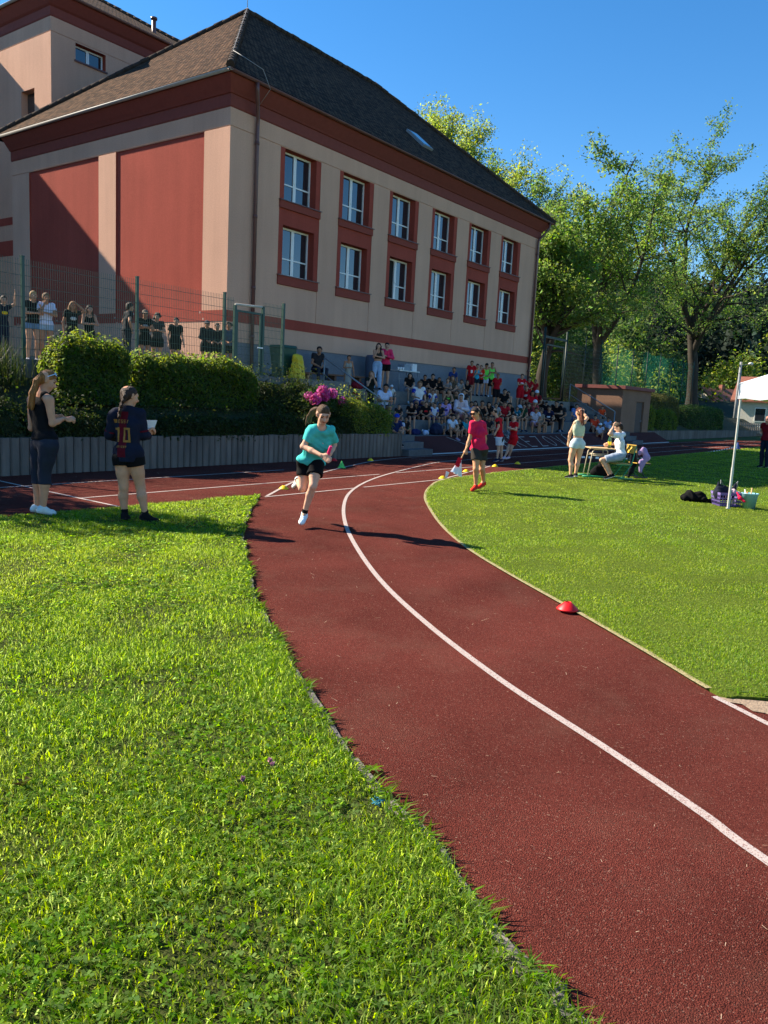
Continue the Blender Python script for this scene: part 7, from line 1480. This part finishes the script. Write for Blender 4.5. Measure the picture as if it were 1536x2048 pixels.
def blades(name, poly, bands, hgt, lab, m_, r, lean=.55, edge=None):
    VV, RR = [], []
    for dens, d0, d1, wd, hs in bands:
        P = scatter(poly, dens, d0, d1, r); n = len(P)
        big, fine = lawn_noise(P, 1.1, .4), lawn_noise(P, 5.3, 2.0)
        keep = r.random(n) < .55 + .6 * fine; P, big, fine = P[keep], big[keep], fine[keep]; n = len(P)
        h = hgt * hs * r.uniform(.45, 1.25, n) * (.65 + .55 * fine) * (.85 + .3 * big); a = r.random(n) * 6.283; ln = h * lean * r.uniform(.2, 1.7, n)
        d = np.stack([np.cos(a), np.sin(a)], 1); tw = a + r.normal(size=n) * .6 + 1.57; s = np.stack([np.cos(tw), np.sin(tw)], 1) * (wd * r.uniform(.6, 1.4, n))[:, None] * .5
        b3 = np.concatenate([P, np.full((n, 1), .012)], 1); s3 = np.concatenate([s, np.zeros((n, 1))], 1); d3 = np.concatenate([d, np.zeros((n, 1))], 1); zz = np.array([0, 0, 1.])
        mid = b3 + d3 * (ln * .38)[:, None] + zz * (h * .62)[:, None]; tip = b3 + d3 * ln[:, None] + zz * (h * r.uniform(.75, 1., n))[:, None]
        VV.append(np.stack([b3 - s3, b3 + s3, mid - s3 * .8, mid + s3 * .8, tip], 1).reshape(-1, 3))
        rv = np.stack([np.clip(.25 + .5 * big + .25 * r.normal(size=n), 0, 1), r.random(n) * .75 + .25 * fine, r.random(n)], 1); dry = r.random(n) < .006 + .05 * (big > .78); rv[dry] = (0., 1., 0.)
        RR.append(np.repeat(rv, 5, 0))
    V = np.vstack(VV); n = len(V) // 5; Fq = (np.arange(n, dtype=np.int32)[:, None, None] * 5 + np.array([[0, 1, 3], [0, 3, 2], [2, 3, 4]], np.int32)).reshape(-1, 3)
    return tag(obj(name, np_mesh(name, V, Fq, m_, False, np.vstack(RR))), lab, 'grass', kind='stuff')
rg = np.random.default_rng(77)
blades('grass', lawn_a, [(11500, 1.5, 3.2, .0050, 1.0), (8800, 3.2, 5.2, .0054, .95), (8200, 5.2, 8.5, .0056, .8), (4600, 8.5, 15, .0078, .75)], .055, 'rough meadow grass on the near side of the curved track', blade_m, rg, .85)
blades('infield_grass', lawn_b, [(9500, 3.5, 6.5, .0045, 1.), (5600, 6.5, 10, .0062, .95), (2500, 10, 17, .009, .95), (620, 17, 32, .018, 1.05), (130, 32, 60, .05, 1.4)], .025, 'short mown grass of the infield', blade_i, rg, .7)
# ragged tufts growing over the edging
def edge_tufts():
    r = np.random.default_rng(5); Q = outer[(outer[:, 1] > -18.5)]; seg = np.diff(Q, axis=0); L_ = np.linalg.norm(seg, axis=1); n = 5200; k = r.choice(len(L_), n, p=L_ / L_.sum()); t = r.random(n)[:, None]; tl = Q[k] + seg[k] * t; nr = np.stack([-seg[k, 1], seg[k, 0]], 1) / L_[k][:, None]
    inn = -1 if inside((Q[len(Q) // 2] - nr[:1] * .3).reshape(1, 2), lawn_a)[0] else 1
    s_ = np.cumsum(np.concatenate([[0], L_]))[k] + t[:, 0] * L_[k]; clump = .5 + .5 * np.sin(s_ * 9 + 2 * np.sin(s_ * 3.1)); keep = r.random(n) < .25 + .75 * clump; tl, nr, clump = tl[keep], nr[keep], clump[keep]; n = len(tl)
    P = tl + nr * inn * (r.random(n) * .09 - .025 * clump)[:, None]; h = (.018 + .034 * clump) * r.uniform(.5, 1.3, n); a = r.random(n) * 6.283; d = np.stack([np.cos(a), np.sin(a)], 1) - nr * inn * .5; cd = np.linalg.norm(P - np.array([CAM[0], CAM[1]]), axis=1); wd = .0028 + .0009 * cd
    tw = np.stack([-d[:, 1], d[:, 0]], 1); tw /= np.linalg.norm(tw, axis=1, keepdims=True); s3 = np.concatenate([tw * wd[:, None], np.zeros((n, 1))], 1); b3 = np.concatenate([P, np.full((n, 1), .008)], 1); d3 = np.concatenate([d, np.zeros((n, 1))], 1); z1 = np.array([0, 0, 1.]); mid = b3 + d3 * (h * .35)[:, None] + z1 * (h * .6)[:, None]; tip = b3 + d3 * (h * .95)[:, None] + z1 * (h * .8)[:, None]
    V = np.stack([b3 - s3, b3 + s3, mid - s3 * .8, mid + s3 * .8, tip], 1).reshape(-1, 3); Fq = (np.arange(n, dtype=np.int32)[:, None, None] * 5 + np.array([[0, 1, 3], [0, 3, 2], [2, 3, 4]], np.int32)).reshape(-1, 3)
    tag(obj('edge_grass', np_mesh('edge_grass', V, Fq, blade_m, False, np.repeat(r.random((n, 3)), 5, 0))), 'ragged grass creeping over the worn edging of the track', 'grass', kind='stuff')
edge_tufts()
# clover and broad-leaved weeds lying in the rough lawn
def clover():
    VV, RR = [], []
    for dens, d0, d1, sz in ((1500, 1.5, 3.4, .0105), (900, 3.4, 6, .012), (420, 6, 11, .016)):
        P = scatter(lawn_a, dens, d0, d1, rg); f = lawn_noise(P, 2.1, 5.) * .6 + lawn_noise(P, 6.7, 1.) * .5; P = P[rg.random(len(P)) < np.clip((f - .38) * 3, .05, 1)]; n = len(P)
        z = rg.uniform(.022, .05, n); a0 = rg.random(n) * 6.28; rv = rg.random((n, 3)); rv[:, 0] = rv[:, 0] * .6 + .2
        for k in range(3):
            a = a0 + k * 2.094; s = sz * rg.uniform(.6, 1.4, n); d = np.stack([np.cos(a), np.sin(a)], 1) * s[:, None]; p = np.stack([-d[:, 1], d[:, 0]], 1) * .62; t = rg.normal(size=(n, 4)) * s[:, None] * .35
            c = np.concatenate([P, z[:, None]], 1); mk = lambda q, i: c + np.concatenate([q, t[:, i:i + 1]], 1)
            VV.append(np.stack([c, mk(d * .8 + p, 0), mk(d * 1.5, 1), mk(d * .8 - p, 2)], 1).reshape(-1, 3)); RR.append(np.repeat(rv, 4, 0))
    V = np.vstack(VV); return tag(obj('clover', np_mesh('clover', V, np.arange(len(V)).reshape(-1, 4), clover_m, False, np.vstack(RR))), 'clover leaves growing in patches among the rough grass', 'clover', kind='stuff')
clover()
def weed(p, n, L_, seed, label):
    """rosette of long broad leaves"""
    r = np.random.default_rng(seed); vs, fs = [], []
    for k in range(n):
        a = k * 2.4 + r.uniform(-.3, .3); d = V3(math.cos(a), math.sin(a), 0); s = V3(-math.sin(a), math.cos(a), 0); l = L_ * r.uniform(.6, 1.15); up = r.uniform(.25, .8); o = len(vs)
        for i in range(6):
            t = i / 5; w_ = l * .13 * math.sin(math.pi * min(.97, t * .85 + .12)) * (1 + .25 * (-1) ** i); c = V3(0, 0, .012) + d * l * t + V3(0, 0, l * (up * t - .75 * up * t * t)); vs += [c - s * w_ + V3(0, 0, .12 * w_), c, c + s * w_ + V3(0, 0, .12 * w_)]
        fs += [(o + i * 3 + j, o + i * 3 + j + 1, o + i * 3 + j + 4, o + i * 3 + j + 3) for i in range(5) for j in (0, 1)]
    o = obj('weed', np_mesh('weed', np.array(vs), np.array(fs), clover_m, True, np.tile(r.random((n, 1, 3)), (1, 18, 1)).reshape(-1, 3)), None, p); return tag(o, label, 'weed')
for i, (x, y, n, L_, lab) in enumerate(((690, 1487, 7, .075, 'leafy weed growing over the track edge half way down the lawn'), (655, 1462, 6, .05, 'small weed on the edging above a bigger one'), (745, 1545, 9, .08, 'broad weed rooted in the edging beside the blue thread'), (610, 1395, 7, .07, 'weed leaning onto the rubber below the narrow kink of the edge'), (580, 1322, 6, .07, 'weed with a long thin shadow on the rubber'), (545, 1270, 6, .08, 'weed at the lawn edge where the curve straightens'),
        (820, 1960, 9, .07, 'clump of broad leaves by the lower lawn edge'), (70, 1740, 8, .10, 'dandelion rosette low in the rough lawn'), (390, 1985, 8, .085, 'dandelion rosette near the bottom of the picture'), (230, 1925, 7, .09, 'pale broad-leaved weed in the rough lawn'), (1475, 1388, 6, .10, 'pale weed at the sandy end of the infield'), (590, 1640, 7, .06, 'ragged weed in the middle of the rough lawn'))): weed(G(x, y, .0), n + 3, L_ * .62, i, lab)
# withered leaf, clover flowers, blue thread
lf = G(48, 1572, .03); m = MB(); 
for k in range(4): a = k * 1.3; m.add([lf + V3(0, 0, 0), lf + V3(.03 * math.cos(a), .03 * math.sin(a), .018), lf + V3(.05 * math.cos(a + .4), .05 * math.sin(a + .4), .006 + .01 * k), lf + V3(.028 * math.cos(a + .9), .028 * math.sin(a + .9), .03)], [(0, 1, 2, 3)])
single(m, 'withered_leaf', mat('brown_leaf', (.26, .11, .03), .7, .3, 60), 'curled brown leaf lying in the rough grass', 'leaf')
for k, (x, y) in enumerate(((540, 1520), (545, 1528), (486, 1557))):
    c = G(x, y, .05); P_ = c + unit(rg.normal(size=(70, 3))) * .008; o = obj('clover_flower', leaves(P_ - c, .012, leaf_mat('clover_pink', (.55, .26, .38), (.5, .2, .3), .3), 'clover_flower', .4, rg), None, c); tag(o, ['pink clover flower, the upper one of a close pair', 'pink clover flower just under its neighbour', 'lone pink clover flower in the rough grass'][k], 'flower')
c = G(755, 1606, .02); m = MB(); rr = random.Random(4); pts = [c + V3(rr.uniform(-.03, .03), rr.uniform(-.03, .03), rr.uniform(0, .02)) for _ in range(40)]; m.tube(pts, .0012, 4); single(m, 'blue_thread', mat('blue_thread', (.05, .38, .6), .6), 'tangle of bright blue thread on the track edge', 'thread')
# dry grass clippings blown on the track
def straw():
    n = 0; VV = []
    for dens, d0, d1, L_ in ((22, 1.6, 4, .011), (16, 4, 9, .018), (4, 9, 18, .03)):
        half = .6; k = int(dens * (d1 ** 2 - d0 ** 2) * half); y = np.sqrt(rg.uniform(d0 ** 2, d1 ** 2, k)); x = y * rg.uniform(-half, half, k); W = np.array([x, y]).T - CC; P = np.stack([W @ UU, -(W @ NN)], 1)
        P = P[~inside(P, lawn_a) & ~inside(P, lawn_b) & (P[:, 1] < -4.8)]; k = len(P); a = rg.random(k) * 6.28; l = L_ * rg.gamma(2., .5, k); d = np.stack([np.cos(a) * l, np.sin(a) * l, rg.uniform(0, .25, k) * l], 1) * .5; s = np.stack([-np.sin(a), np.cos(a), 0 * a], 1) * (.0008 * (1 + d0 * .16)); c = np.concatenate([P, np.full((k, 1), .0095)], 1); c[:, 2] += d[:, 2]
        VV.append(np.stack([c - d - s, c - d + s, c + d + s * .6, c + d - s * .6], 1).reshape(-1, 3))
    V = np.vstack(VV); return tag(obj('straw', np_mesh('straw', V, np.arange(len(V)).reshape(-1, 4), mat('dry_straw', (.5, .36, .24), .8, .2, 30))), 'dry grass clippings blown over the red track', 'straw', kind='stuff')
straw()
